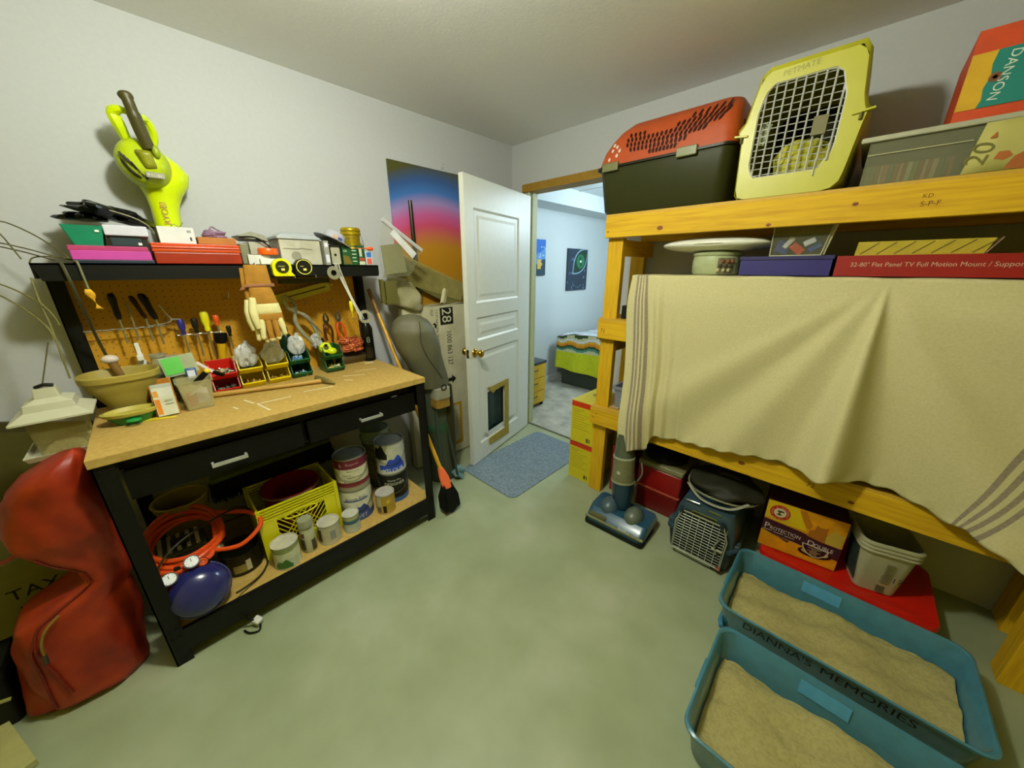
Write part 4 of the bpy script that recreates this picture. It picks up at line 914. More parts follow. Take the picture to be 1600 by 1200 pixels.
# ================= ON THE LOWER SHELF =================
SH = .160
def can(x, y, z0, r, h, bands, label, lid='#8f948c', lettering=(), bail=True, a0=-.75, name='paint_can', side=None, group=None):
    t = thing(name, label, 'paint can', (x, y, z0), group)
    g = B()
    prof = [(0, 0), (r, 0), (r, .004)]; ms = [0, 0]
    zc_ = .004
    for i, (frac, c) in enumerate(bands):
        z1 = .004 + (h - .010) * frac; prof.append((r - .001, zc_ + .0003)); ms.append(i + 1); prof.append((r - .001, z1)); ms.append(i + 1); zc_ = z1
    prof += [(r, h - .005), (r, h)]; ms += [0, 0]
    g.lathe(prof, (x, y, z0), 36, ms[:len(prof) - 1])
    part('body', g, [M('#9a9a8c', .3, .7)] + [c if not isinstance(c, str) else M(c, .45, var=.12, scale=30) for _, c in bands], t)
    g = B(); g.lathe([(r * .99, h - .002), (r * .99, h + .001), (r * .93, h + .001), (r * .91, h - .006), (r * .80, h - .006), (r * .79, h - .003), (0, h - .003)], (x, y, z0), 36)
    part('lid', g, M(lid, .3, .35, var=.1), t)
    if bail:
        for sa in (1, -1):
            part('bail_ear', B().lathe([(0, 0), (.008, 0), (.006, .006), (0, .007)], (0, 0, 0), 12).xf(Matrix.Translation((x + (r - .001) * math.cos(a0 + sa * 1.5), y + (r - .001) * math.sin(a0 + sa * 1.5), z0 + h * .80)) @ Matrix.Rotation(a0 + sa * 1.5, 4, 'Z') @ Matrix.Rotation(PI / 2, 4, 'Y')), DKSTEEL, t)
        g = B().tube([(x + (r + .004) * math.cos(a0 + q) , y + (r + .004) * math.sin(a0 + q), z0 + h * .80 - h * .45 * math.cos(q / 1.5 * PI / 2)) for q in [-1.5 + 3.0 * k / 24 for k in range(25)]], .0016, 5)
        part('bail_handle', g, DKSTEEL, t)
    for k, (s, size, zz, col, kind) in enumerate(lettering):
        g = B()
        if kind == 'patch': g.patch_cyl((x, y), r, s[0] + a0, s[1] + a0, z0 + zz, z0 + zz + size, 0)
        elif kind == 'blob':
            g.grid(lambda u, v: (x + r * math.cos(a0 + s[0] + (s[1] - s[0]) * u), y + r * math.sin(a0 + s[0] + (s[1] - s[0]) * u), z0 + zz + size * v * (.35 + .65 * math.sin(PI * u) * (1 + .3 * math.sin(11 * u)))), 14, 2)
        else: g.text_cyl(s, size, (x, y), r + .0004, a0 + (kind if isinstance(kind, float) else 0), z0 + zz, tilt=0)
        part('lettering' if kind not in ('patch', 'blob') else 'label_print', g, M(col, .5), t)
    return t
A0 = -.35
can(.50, -1.785, SH, .084, .190, [(.22, '#2f4a8c'), (1, '#cfcfb8')], 'lower paint can of the front left stack, white with a blue bottom band', lettering=[('Brenda Rew', .022, .135, '#3a3a50', 0.), ((-.8, .8), .008, .125, '#3f5a9a', 'patch'), ((-.3, .8), .05, .045, '#2c458a', 'blob'), ('VELVET', .030, .018, '#c4c8dc', 0.)], a0=A0)
can(.50, -1.785, SH + .192, .084, .190, [(.12, '#8a8568'), (.17, '#7a2430'), (.27, '#6a1826'), (.72, '#cfccae'), (1, '#6a0f2a')], 'upper paint can of the front left stack, with a maroon top band', lettering=[('Benjamin', .018, .156, '#b89aa0', 0.1), ('b', .032, .148, '#d8c0c4', -.62), ('Beauti-Coat', .013, .118, '#4a3f30', 0.1), ('Nuance', .014, .095, '#3a3020', -.3), ((-.3, .6), .003, .082, '#5a4a30', 'patch'), ('L', .02, .055, '#2a2010', -.45)], a0=A0)
can(.50, -1.560, SH, .084, .190, [(.15, '#2a5a9a'), (1, '#1c1d14')], 'lower can of the front right stack, black with white lettering', lettering=[('Home Pro', .018, .145, '#c8c8b8', 0.), ('DESIGNER', .026, .118, '#c8c8b8', 0.)], a0=A0, lid='#4a4a40')
can(.50, -1.560, SH + .192, .084, .190, [(1, '#c0bfae')], 'upper can of the front right stack, white with a splashed blue label', lettering=[((-1.3, -.3), .085, .098, '#1a1810', 'blob'), ((-.5, .9), .09, .02, '#2446b8', 'blob'), ('VELOUR', .032, .016, '#dce0ee', 0.05), ((-.9, -.1), .03, .03, '#2446b8', 'patch')], a0=A0)
can(.29, -1.545, SH, .084, .190, [(.3, '#5a6a70'), (1, '#8f8f7c')], 'lower can of the back stack behind the splashed blue can', a0=A0)
can(.29, -1.545, SH + .192, .084, .190, [(.6, '#7a7a60'), (1, '#9ab0b4')], 'upper can of the back stack with a pale blue rim label', a0=A0, lid='#7fa0a4')
can(.610, -2.165, SH, .056, .118, [(.45, '#b8bfa0'), (.82, '#c4c8a8'), (1, '#8a9458')], 'small paint can with a green leaf label, leftmost on the lower shelf', lid='#d8d6c8', bail=False, lettering=[((-.7, .6), .045, .008, '#3a6a2a', 'blob'), ((-.8, .8), .004, .09, '#7a8a50', 'patch')], a0=A0 - .1)
can(.600, -1.970, SH, .052, .110, [(1, '#b8b49c')], 'small white paint can between the spray can and the blue banded can', lid='#d4d2c6', bail=False, lettering=[((-1.2, -.7), .07, .02, '#3a3020', 'patch'), ((.1, .6), .05, .03, '#8f9090', 'patch')], a0=A0)
can(.605, -1.862, SH, .042, .098, [(.55, '#b4bcae'), (.62, '#26405a'), (.80, '#3a6a7a'), (1, '#a8a878')], 'small paint can with a blue band in front of the tall can stack', lid='#d8d8cc', bail=False, a0=A0)
can(.590, -1.660, SH, .052, .118, [(1, '#b08f2c')], 'small gold paint can with a brown label, rightmost on the lower shelf', lid='#cfcbc0', bail=False, lettering=[((-1.2, -.55), .10, .012, '#b8b090', 'patch'), ((-.4, -.05), .045, .01, '#2a1c10', 'patch'), ((-1.1, -.6), .035, .012, '#2a1c10', 'patch'), ((.0, .35), .022, .068, '#c8b040', 'patch')], a0=A0)
# spray can
t = thing('spray_can', 'grey green aerosol can between the two small white cans', 'spray can', (.60, -2.066, SH))
part('body', B().lathe([(0, 0), (.031, 0), (.032, .004), (.032, .125), (.026, .135), (.026, .14), (0, .14)], (.60, -2.066, SH), 28), M('#a8a888', .4, var=.1), t)
part('cap', B().lathe([(0, .141), (.033, .141), (.033, .176), (.030, .180), (0, .180)], (.60, -2.066, SH), 28), M('#8c8f74', .45), t)
g = B(); g.patch_cyl((.60, -2.066), .0325, -1.5, -.75, SH + .02, SH + .08, 0); g.patch_cyl((.60, -2.066), .0325, .1, .8, SH + .01, SH + .07, 0); g.patch_cyl((.60, -2.066), .0326, -1.2, -.7, SH + .09, SH + .115, 1); part('label_print', g, [M('#3f3a28'), M('#7a3a2a')], t)
# yellow crate
t = thing('milk_crate', 'bright yellow plastic crate on the lower shelf holding a red bucket', 'crate', (.40, -2.05, SH))
g = B(); x0, x1, y0, y1, h = .27, .535, -2.225, -1.890, .27
for (ax_, p) in (('x', x1), ('x', x0), ('y', y0), ('y', y1)):
    def bx(a0_, a1_, z0_, z1_, th=.004):
        if ax_ == 'x': g.box(p - th, p + th, a0_, a1_, SH + z0_, SH + z1_)
        else: g.box(a0_, a1_, p - th, p + th, SH + z0_, SH + z1_)
    s0, s1 = (y0, y1) if ax_ == 'x' else (x0, x1)
    for k in range(5): bx(s0, s1, .205 + k * .0145, .213 + k * .0145)
    bx(s0, s1, .200, .204); bx(s0, s1, 0, .055); bx(s0, s0 + .062, .05, .205, .003); bx(s1 - .062, s1, .05, .205, .003); bx(s0, s1, .19, .205, .002)
    for k in range(10):
        a = s0 + .062 + (s1 - s0 - .124) * k / 9
        for sg in (-1, 1):
            b1 = a + sg * .11; zz0, zz1 = .055, .195
            lo, hi = s0 + .062, s1 - .062
            f = 1.0
            if b1 > hi: f = (hi - a) / (b1 - a)
            if b1 < lo: f = (lo - a) / (b1 - a)
            if f <= .02: continue
            P0 = (p, a, SH + zz0) if ax_ == 'x' else (a, p, SH + zz0); b2 = a + (b1 - a) * f; z2 = SH + zz0 + (zz1 - zz0) * f
            P1 = (p, b2, z2) if ax_ == 'x' else (b2, p, z2)
            g.bar(P0, P1, .0036, .0036, 0, up=(1, 0, 0) if ax_ == 'x' else (0, 1, 0))
    if ax_ == 'x' and p == x1:
        for (ya, yb) in ((-2.13, -1.985),): g.tube([(p + .002, (ya + yb) / 2 + (yb - ya) / 2 * math.cos(q), SH + .185 + .018 * math.sin(q)) for q in [2 * PI * k / 20 for k in range(20)]], .004, 6, closed=True)
for (x, y) in ((x0, y0), (x1, y0), (x0, y1), (x1, y1)): g.box(x - .008, x + .008, y - .008, y + .008, SH, SH + h)
g.box(x0, x1, y0, y1, SH, SH + .006)
part('crate', g, M('#d8d00e', .4, var=.04), t, smooth=0)
t = thing('bucket', 'dark red bucket standing inside the yellow crate', 'bucket', (.38, -2.05, SH + .006))
part('body', B().lathe([(0, 0), (.100, 0), (.120, .25), (.130, .255), (.130, .27), (.122, .27), (.102, .01), (0, .01)], (.40, -2.055, SH + .007), 36), M('#7a0f08', .35), t)
part('rim', B().tube([(.40 + .131 * math.cos(a), -2.055 + .131 * math.sin(a), SH + .27) for a in [2 * PI * k / 36 for k in range(36)]], .004, 6, closed=True), M('#6a5a50', .4), t)
# push broom head lying on top of things at the back
t = thing('push_broom', 'dark push broom head with thick bristles lying across the back of the lower shelf', 'broom', (.2, -2.1, SH))
g = B().bar((.16, -2.34, .475), (.18, -1.78, .51), .06, .022); part('block', g, M('#4c5a34', .5), t, bevel=.004)
rnd = random.Random(4); g = B()
g.grid(lambda u, v: (.155 + .03 * u + .02 + .02 * v, -2.34 + .56 * u, .465 + .035 * u - .09 * v), 20, 4); g.grid(lambda u, v: (.155 + .03 * u - .02 + .02 * v, -2.34 + .56 * u, .465 + .035 * u - .09 * v), 20, 4)
for i in range(620):
    u = rnd.random(); yy = -2.34 + .56 * u; zz = .465 + .035 * u; xx = .155 + .03 * u + rnd.uniform(-.026, .026)
    g.tube([(xx, yy, zz), (xx + rnd.uniform(.0, .05), yy + rnd.uniform(-.02, .02), zz - .05), (xx + rnd.uniform(.01, .045), yy + rnd.uniform(-.03, .03), zz - .10)], .0022, 3)
part('bristles', g, M('#0e0f08', .7), t)
# tan pail at the back left
t = thing('pail', 'tan plastic pail at the back left of the lower shelf', 'pail', (.20, -2.47, SH))
g = B().lathe([(0, 0), (.070, 0), (.092, .27), (.097, .275), (.097, .30), (.090, .30), (.067, .006), (0, .006)], (.20, -2.455, SH), 36); part('body', g, M('#8d7a32', .5), t)
part('rim', B().tube([(.20 + .098 * math.cos(a), -2.455 + .098 * math.sin(a), SH + .30) for a in [2 * PI * k / 36 for k in range(36)]], .005, 6, closed=True), M('#9c8a3c', .5), t)
# pan under the hose loop
t = thing('paint_tray', 'round dark metal pan with pale splashes under the loose loop of the orange hose', 'pan', (.50, -2.32, SH))
g = B().lathe([(0, 0), (.068, 0), (.075, .008), (.075, .105), (.078, .11), (.072, .11), (.070, .01), (0, .01)], (.485, -2.315, SH), 36); part('body', g, M('#2d2b18', .35, .5), t)
g = B(); g.patch_cyl((.485, -2.315), .0755, -.6, .2, SH + .02, SH + .06, 0); g.patch_cyl((.485, -2.315), .0757, .05, .3, SH + .02, SH + .075, 1); part('label_print', g, [M('#8a7a3a'), M('#c0b89a')], t)
# grey tool box under the hose
t = thing('tool_box', 'olive grey ribbed plastic box inside the orange hose coil', 'box', (.40, -2.48, SH))
g = B().box(.31, .46, -2.575, -2.41, SH, SH + .185)
for k in range(6): g.obox((.463, -2.56 + k * .026, SH + .10), (.008, .012, .12), (0, 0, 0))
part('body', g, M('#4c4c30', .45), t, bevel=.006, smooth=0)
g = B()
for k in range(5): g.obox((.385, -2.555 + k * .030, SH + .192), (.13, .014, .012))
g.obox((.40, -2.49, SH + .20), (.05, .06, .016), (0, 0, 0), 1)
part('ribbed_lid', g, [M('#b5b07c', .45), M('#2a2a18')], t, smooth=0, bevel=.003)
# orange hose coil
pts = []
rnd = random.Random(2)
for k in range(6 * 30):
    a = 2 * PI * k / 30 + 1.2; lap = k // 30; q = lap % 3
    pts.append((.44 + (.135 + .016 * q) * math.cos(a), -2.475 + (.105 + .011 * q) * math.sin(a), SH + .222 + .013 * (lap // 3) - .014 * q * math.cos(a) + .010 * math.sin(a + lap) - .015 * math.cos(a)))
last = Vector(pts[-1])
g = B(); g.tube(smoothpath(pts[::3], 3), .0092, 8)
g.tube(smoothpath([last, (.56, -2.40, SH + .20), (.60, -2.31, SH + .19), (.57, -2.225, SH + .23), (.49, -2.24, SH + .255), (.40, -2.33, SH + .26), (.34, -2.39, SH + .25)]), .0092, 8)
one('air_hose', g, M('#d84a0e', .4, var=.06), 'coiled orange air hose lying on top of the compressor and grey box', 'hose')
# air compressor
t = thing('air_compressor', 'small air compressor with a dark blue tank and two white gauges', 'compressor', (.60, -2.48, SH))
cx, cy, cz = .640, -2.470, SH + .102
X = Matrix.Translation((cx, cy, cz)) @ Matrix.Rotation(math.radians(62), 4, 'Y')
g = B().lathe([(0, -.075), (.05, -.068), (.085, -.045), (.098, -.012), (.100, 0), (.098, .012), (.085, .045), (.05, .068), (0, .075)], (0, 0, 0), 40).xf(X)
part('tank', g, M('#20225a', .22, var=.05, coat=.3), t)
part('weld_band', B().lathe([(.099, -.008), (.102, -.006), (.102, .006), (.099, .008)], (0, 0, 0), 40).xf(X), M('#34365a', .35), t)
g = B().box(.50, .585, -2.535, -2.405, SH + .165, SH + .20).box(.54, .60, -2.52, -2.50, SH + .19, SH + .21).cyl((.56, -2.44, SH + .18), (.62, -2.43, SH + .19), .016)
part('manifold', g, M('#15160e', .4), t, smooth=0, bevel=.004)
for i, (x, y, z) in enumerate(((.640, -2.535, SH + .205), (.625, -2.465, SH + .228))):
    d = Vector((.62, .10, .78)).normalized(); R = d.to_track_quat('Z', 'Y').to_matrix().to_4x4()
    X2 = Matrix.Translation((x, y, z)) @ R
    ga = part('gauge', B().lathe([(0, -.014), (.022, -.014), (.025, -.004), (.025, .002), (.021, .002), (0, .001)], (0, 0, 0), 28).xf(X2), BLACKP, t)
    g = B().lathe([(0, .002), (.0205, .002), (.0205, .003), (0, .003)], (0, 0, 0), 28).xf(X2); part('dial', g, M('#d8dad8', .4), ga)
    g = B().box(-.001, .001, 0, .014, .0032, .004); 
    for k in range(8): g.obox((.0165 * math.cos(k * .65), .0165 * math.sin(k * .65), .0035), (.004, .0012, .0006), (0, 0, k * .65))
    part('needle', g.xf(X2), M('#2a2a28'), ga, smooth=0)
X2 = Matrix.Translation((.625, -2.435, SH + .205)) @ Vector((.8, .1, .6)).to_track_quat('Z', 'Y').to_matrix().to_4x4()
part('knob', B().lathe([(0, -.02), (.014, -.02), (.015, .0), (.011, .003), (.005, .0), (0, .002)], (0, 0, 0), 20).xf(X2), M('#c84a1a', .35), t, 'orange knob')
part('fitting', B().tube([(.60, -2.54, SH + .14), (.62, -2.575, SH + .14)], .008, 8).ell((.545, -2.385, SH + .185), (.02, .025, .016)), M('#8a8a60', .35, .7), t)
part('foot', B().cyl((.61, -2.52, SH + .0), (.61, -2.52, SH + .03), .014, seg=12).cyl((.61, -2.42, SH), (.61, -2.42, SH + .03), .014, seg=12), BLACKP, t)
g = B().tube(smoothpath([(.60, -2.58, SH + .13), (.60, -2.575, SH + .21), (.56, -2.50, SH + .28), (.48, -2.36, SH + .29), (.40, -2.25, SH + .24), (.44, -2.2, SH + .1)]), .0042, 8)
g.tube(smoothpath([(.50, -2.23, SH + .006), (.56, -2.24, SH + .006), (.62, -2.28, SH + .008), (.66, -2.34, SH + .02), (.69, -2.37, SH + .04)]), .0042, 8)
part('cable', g, M('#2f2a14', .5), t)
t = thing('power_plug', 'white and black power plug on the floor in front of the compressor', 'plug', (.70, -2.33, 0))
part('body', B().obox((.705, -2.335, .022), (.034, .03, .03), (.2, .3, .5)), M('#c9c9be', .4), t, bevel=.005)
part('cord', B().tube(smoothpath([(.69, -2.38, .10), (.70, -2.36, .05), (.705, -2.34, .03)]), .004, 6).tube(smoothpath([(.72, -2.33, .012), (.745, -2.34, .006), (.73, -2.37, .006), (.70, -2.385, .006)]), .004, 6), BLACKP, t)
# ================= BEHIND THE DOOR: SHEET, POLE, CARTON, BAG =================
def painted_glow_mat():
    m = bpy.data.materials.new('painted_glow_sheet'); m.use_nodes = True; nt = m.node_tree; bs = nt.nodes['Principled BSDF']
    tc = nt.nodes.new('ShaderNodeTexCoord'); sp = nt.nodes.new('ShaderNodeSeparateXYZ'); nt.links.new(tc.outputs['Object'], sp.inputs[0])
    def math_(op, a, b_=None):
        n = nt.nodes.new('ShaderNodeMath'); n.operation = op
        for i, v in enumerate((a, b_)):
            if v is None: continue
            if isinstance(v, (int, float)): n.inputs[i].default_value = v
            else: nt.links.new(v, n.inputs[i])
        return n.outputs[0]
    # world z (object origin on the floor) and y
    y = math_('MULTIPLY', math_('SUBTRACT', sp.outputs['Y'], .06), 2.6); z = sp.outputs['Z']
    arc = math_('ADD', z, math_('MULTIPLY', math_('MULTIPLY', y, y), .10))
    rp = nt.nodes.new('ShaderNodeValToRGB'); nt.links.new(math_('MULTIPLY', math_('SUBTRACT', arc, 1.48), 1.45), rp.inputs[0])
    cols = [(0.0, '#b3801a'), (.22, '#b98420'), (.33, '#c46a50'), (.42, '#cc4c74'), (.52, '#c660a0'), (.62, '#a088c4'), (.72, '#3d72bc'), (.82, '#2f5590'), (.95, '#4a4a1c')]  # blue and pink bands are a reflection painted into the sheet's colour
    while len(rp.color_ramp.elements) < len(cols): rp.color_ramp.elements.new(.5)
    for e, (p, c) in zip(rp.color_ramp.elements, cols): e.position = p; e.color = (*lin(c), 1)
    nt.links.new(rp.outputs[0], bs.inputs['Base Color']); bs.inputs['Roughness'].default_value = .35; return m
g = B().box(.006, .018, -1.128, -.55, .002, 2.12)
o = one('painted_glow_sheet', g, [painted_glow_mat()], 'tall amber sheet behind the open door, blue and pink reflected glow painted on', 'panel', smooth=0)
one('wall_mark', B().tube([(.002, -.715, 2.135), (.003, -.70, 2.15), (.002, -.695, 2.135)], .0015, 5).tube([(.002, -.70, 2.165), (.003, -.692, 2.17)], .0015, 5), M('#8a8a78', .6), 'tiny scratch marks on the wall above the amber sheet', 'mark')
t = thing('metal_pole', 'dark grey metal pole standing upright in front of the amber sheet', 'pole', (.055, -1.0, 0))
part('tube', B().tube([(.052, -.985, .0), (.052, -1.005, 1.32), (.048, -1.01, 1.90)], [.020, .017, .012], 16), M('#4a463c', .25, .85), t)
part('collar', B().cyl((.053, -1.003, 1.30), (.053, -1.003, 1.38), .021, seg=16), M('#38352a', .3, .8), t)
# fir tree carton
t = thing('carton', 'tall cream carton marked 28 and 1000 863 127 standing upright behind the door', 'box', (.10, -.9, 0))
CX0, CX1, CY0, CY1, CZ1 = .078, .135, -1.19, -.60, 1.225
CCOL = mix_mat(['#b9b596', '#c6c2a4', '#d0ccb0'], 8, name='carton_cream')
g = B().box(CX0, CX1, CY0, CY1, .012, CZ1); g.grid(lambda u, v: (CX0 + (CX1 - CX0) * v, CY0 + (CY1 - CY0) * u, CZ1 + .004 + .003 * math.sin(17 * u)), 20, 2)
part('box', g, CCOL, t, smooth=0)
BLK = M('#1c1c10', .6); xf_ = CX1 + .0006
g = B().box(xf_ - .0004, xf_, -.895, -.78, 1.085, 1.21); part('number_panel', g, BLK, t, smooth=0)
g = B().text('28', .115, (xf_ + .0008, -.877, 1.207), (0, 0, -1), (0, 1, 0), sx=.95); part('lettering', g, M('#d8d4bc'), t, smooth=0)
g = B().text('1000 863 127', .062, (xf_ + .0005, -.845, 1.04), (0, 0, -1), (0, 1, 0), sx=.78)
g.text('7.5 FT NATURAL FRASER FIR', .030, (xf_ + .0005, -.935, 1.20), (0, 0, -1), (0, 1, 0), sx=.78)
g.text('PQF', .030, (xf_ + .0005, -.975, 1.20), (0, 0, -1), (0, 1, 0), sx=.8)
g.text('SAPIN FRASER NATUREL 7.5 PIEDS', .030, (xf_ + .0005, -.925, .83), (0, 0, -1), (0, 1, 0), sx=.7)
g.text('NO DE', .030, (xf_ + .0005, -.965, .82), (0, 0, -1), (0, 1, 0), sx=.8)
g.text('CHINA', .030, (xf_ + .0005, -1.065, 1.19), (0, 0, -1), (0, 1, 0), sx=.8)
g.text('LOT', .026, (xf_ + .0005, -1.10, 1.19), (0, 0, -1), (0, 1, 0), sx=.8)
g.prism([(0, -.014), (.035, -.014), (.035, -.035), (.075, 0), (.035, .035), (.035, .014), (0, .014)], (xf_, -.855, .655), (0, 1, 0), (0, 0, 1), (.0004, 0, 0))
g.prism([(0, 0), (.02, .014), (.036, -.004), (.03, -.03), (.016, -.02), (.018, -.004)], (xf_, -.965, 1.095), (0, 1, 0), (0, 0, 1), (.0004, 0, 0))
part('lettering', g, BLK, t, smooth=0)
g = B().box(xf_ - .0004, xf_, -.90, -.74, .08, .45, 0).box(xf_, xf_ + .0004, -.885, -.765, .11, .43, 1)
for k in range(12): g.obox((xf_ + .0006, -.865 + .007 * (k % 6), .135 + .012 * (k % 4)), (.0006, .016, .012), (k, 0, 0), 2)
for k in range(7): g.box(xf_ + .0004, xf_ + .0008, -.80 + .003 * (k % 3), -.797 + .003 * (k % 3), .19 + k * .03, .21 + k * .03, 2)
part('picture_label', g, [M('#b88a10', .5), M('#b8b69a', .5), M('#2a2210', .6)], t, smooth=0)
# rolled slatted blind lying slanted on top of the carton
t = thing('bamboo_blind', 'olive striped slatted blind leaning diagonally across the pole above the carton', 'blind', (.10, -1.0, CZ1 + .006))
g = B(); A = Vector((.085, -1.235, 1.505)); Bp = Vector((.085, -.64, 1.238)); d = (Bp - A).normalized(); n_ = Vector((0, -d.z, d.y))
for k in range(14):
    off = n_ * (.075 - .0105 * k)
    g.bar(A + off * 1.25 + d * .0 * k, Bp + off * .9 + Vector((0, -.0, .06)), .007, .0085, 0, up=(1, 0, 0))
g.box(.083, .087, -1.2, -.66, 1.236, 1.24)
part('slats', g, M('#a39a5c', .6, var=.12), t, smooth=0)
part('backing', B().prism([(A.y, A.z + .085), (Bp.y, Bp.z + .12), (Bp.y, Bp.z + .005), (-.80, 1.24), (A.y + .02, A.z - .06)], (.079, 0, 0), (0, 1, 0), (0, 0, 1), (.003, 0, 0)), M('#6a6434', .7), t, smooth=0)
g = B(); g.grid(lambda u, v: (.095 + .01 * math.sin(5 * u), -.86 + .06 * u + .03 * v, 1.235 + .10 * v + .01 * math.sin(8 * u)), 6, 6); part('tie', g, M('#c9c39c', .7), t)
g = B(); g.grid(crumple(.135, -1.16, 1.30, .05, .12, .115, .22, 30, 18, 31, tilt=-.35, flat=.6), 30, 18)
one('cushion', g, mix_mat(['#8f8a5c', '#a5a07a', '#b5b096'], 8, None, .8, 4, .3, name='cushion_cloth'), 'crumpled beige cloth bundle on the carton, left of the pole', 'cloth', smooth=60)
# clear bag with papers hanging from the hutch right end
t = thing('clear_bag', 'clear zip bag of papers hanging off the right end of the high shelf', 'bag', (.28, -1.25, 1.42))
C3 = M('#a0a288', .1, alpha=.14, coat=.6, var=.1)
g = B(); q = [(-1.345, 1.735), (-1.115, 1.585), (-1.205, 1.44), (-1.375, 1.425), (-1.385, 1.55)]
g.prism(q, (.288, 0, 0), (0, 1, 0), (0, 0, 1), (.022, 0, 0)); part('pouch', g, C3, t, smooth=0)
g = B().bar((.30, -1.348, 1.737), (.30, -1.110, 1.582), .012, .02, up=(0, .5, 1)); part('zip_strip', g, M('#b9b9c0', .2), t, smooth=0)
part('paper', B().prism([(-1.37, 1.60), (-1.25, 1.62), (-1.22, 1.46), (-1.36, 1.445)], (.295, 0, 0), (0, 1, 0), (0, 0, 1), (.004, 0, 0)), M('#7c7a56', .6), t, smooth=0)
part('header_card', B().prism([(-1.315, 1.665), (-1.29, 1.69), (-1.155, 1.565), (-1.185, 1.535)], (.3105, 0, 0), (0, 1, 0), (0, 0, 1), (.002, 0, 0)), M('#cfcfd2', .5), t, smooth=0)
one('wooden_block', B().box(.27, .295, -1.395, -1.375, 1.285, 1.42).box(.27, .305, -1.372, -1.30, 1.275, 1.41), M('#55501c', .6, var=.12), 'olive board piece hanging right under the clear zip bag', 'board', bevel=.002, smooth=0)
# golf bag
t = thing('golf_bag', 'tall olive grey golf bag with a rounded hood standing between workbench and carton', 'golf bag', (.36, -1.12, 0))
OL = mix_mat(['#4a4834', '#57553f', '#636149'], 5, None, .6, 5, .15, name='olive_cloth')
def hood(u, v):
    a = 2 * PI * u; z = .74 + .48 * v
    cy = interp([(.74, -1.14), (.90, -1.19), (1.08, -1.245), (1.22, -1.27)], z); r = interp([(.74, .105), (.80, .11), (.86, .115), (1.0, .135), (1.12, .135), (1.18, .105), (1.21, .06), (1.22, .004)], z)
    w = 1 + .05 * math.sin(3 * a + 6 * z) + .03 * math.sin(5 * a - 20 * z)
    return (.36 + r * .85 * w * math.cos(a), cy + r * w * math.sin(a), z)
g = B(); g.grid(hood, 36, 34); part('hood', g, OL, t, smooth=70)
part('hood_seam', B().tube([Vector(hood(.06 - .10 * math.sin(k / 8), .12 + .8 * k / 20)) + Vector((.002, 0, 0)) for k in range(21)], .003, 6), M('#3a3928', .6), t)
g = B(); g.loft([[(.33 + r * .85 * math.cos(a), -1.12 + dy + r * math.sin(a), z) for a in [2 * PI * i / 28 for i in range(28)]] for r, dy, z in ((.105, .03, 0), (.11, .03, .05), (.10, .025, .30), (.105, .02, .5), (.11, .0, .70), (.112, -.01, .77))])
part('body', g, M('#3c4434', .6, var=.1), t, smooth=60)
part('side_panel', B().loft([[(.37 + r * .8 * math.cos(a), -1.055 + r * .55 * math.sin(a), z) for a in [2 * PI * i / 20 for i in range(20)]] for r, z in ((.06, .03), (.08, .2), (.085, .5), (.075, .72))]), M('#2f2a14', .6, var=.1), t)
g = B(); g.loft([[(.42 + x, -1.135 + y, z) for x, y in rrect(-.05, .05, -.055, .055, .025)] for z in (.60, .61, .70, .73)]); part('pouch', g, [M('#8a6a28', .5, var=.2)], t, bevel=.004)
part('pouch_flap', B().loft([[(.423 + x, -1.135 + y, z) for x, y in rrect(-.052, .052, -.057, .057, .025)] for z in (.665, .715, .735)]), M('#8f8c78', .5), t)
part('buckle', B().tube([(.476, -1.135 + .018 * math.cos(a), .745 + .018 * math.sin(a)) for a in [2 * PI * k / 16 for k in range(16)]], .004, 6, closed=True), BLACKP, t)
part('stand_leg', B().tube([(.41, -1.17, .62), (.50, -1.21, .03)], .009, 8), M('#2c3a34', .4), t)
part('stand_leg', B().tube([(.40, -1.10, .58), (.47, -1.06, .03)], .009, 8), M('#2c3a34', .4), t)
part('green_band', B().lathe([(.105, .40), (.109, .41), (.109, .45), (.105, .46)], (.33, -1.10, 0), 28, sx=.85), M('#1f4a2c', .5), t)
g = B(); g.grid(crumple(.42, -1.03, .045, .06, .05, .045, .5, 20, 12, 8, flat=.9), 20, 12)
one('cloth', g, M('#5b7c82', .7), 'pale blue rag on the floor beside the foot of the golf bag', 'cloth')
# broom: long yellow handle with orange collar and black bristles
t = thing('broom', 'broom with long yellow handle and orange collar leaning at the right end of the workbench', 'broom', (.70, -1.30, 0))
H0, H1 = Vector((.045, -1.40, 1.42)), Vector((.635, -1.30, .255))
H0 = Vector((.10, -1.372, 1.32))
part('handle', B().tube([H0, H0 + (H1 - H0) * .3, H1], [.011, .011, .012], 10), M('#c8961e', .4, var=.08), t)
dv = (H1 - H0).normalized()
part('handle_grip', B().tube([H0 + dv * -.04, H0 + dv * .12], .0115, 10), M('#7a5212', .5), t)
g = B().loft([[H1 + dv * s + Vector((0, w * math.cos(a), 0)) + Vector((.016 * math.sin(a), 0, 0)) for a in [2 * PI * i / 16 for i in range(16)]] for s, w in ((-.03, .018), (.0, .026), (.04, .033), (.085, .035), (.10, .028))])
part('collar', g, M('#e8683c', .4), t)
g = B(); rnd = random.Random(9)
for i in range(900):
    u = rnd.uniform(-1, 1); w_ = rnd.uniform(-1, 1); s0 = H1 + dv * .075 + Vector((.012 * w_, .03 * u, 0)); e = Vector((.70 + .035 * w_, -1.300 + .058 * u, .008 + .03 * abs(u)))
    m_ = (s0 + e) / 2 + Vector((.01 * w_, .012 * u, .0)); g.tube([s0, m_, e], .0016, 3)
part('bristles', g, M('#0c0f0c', .6), t)

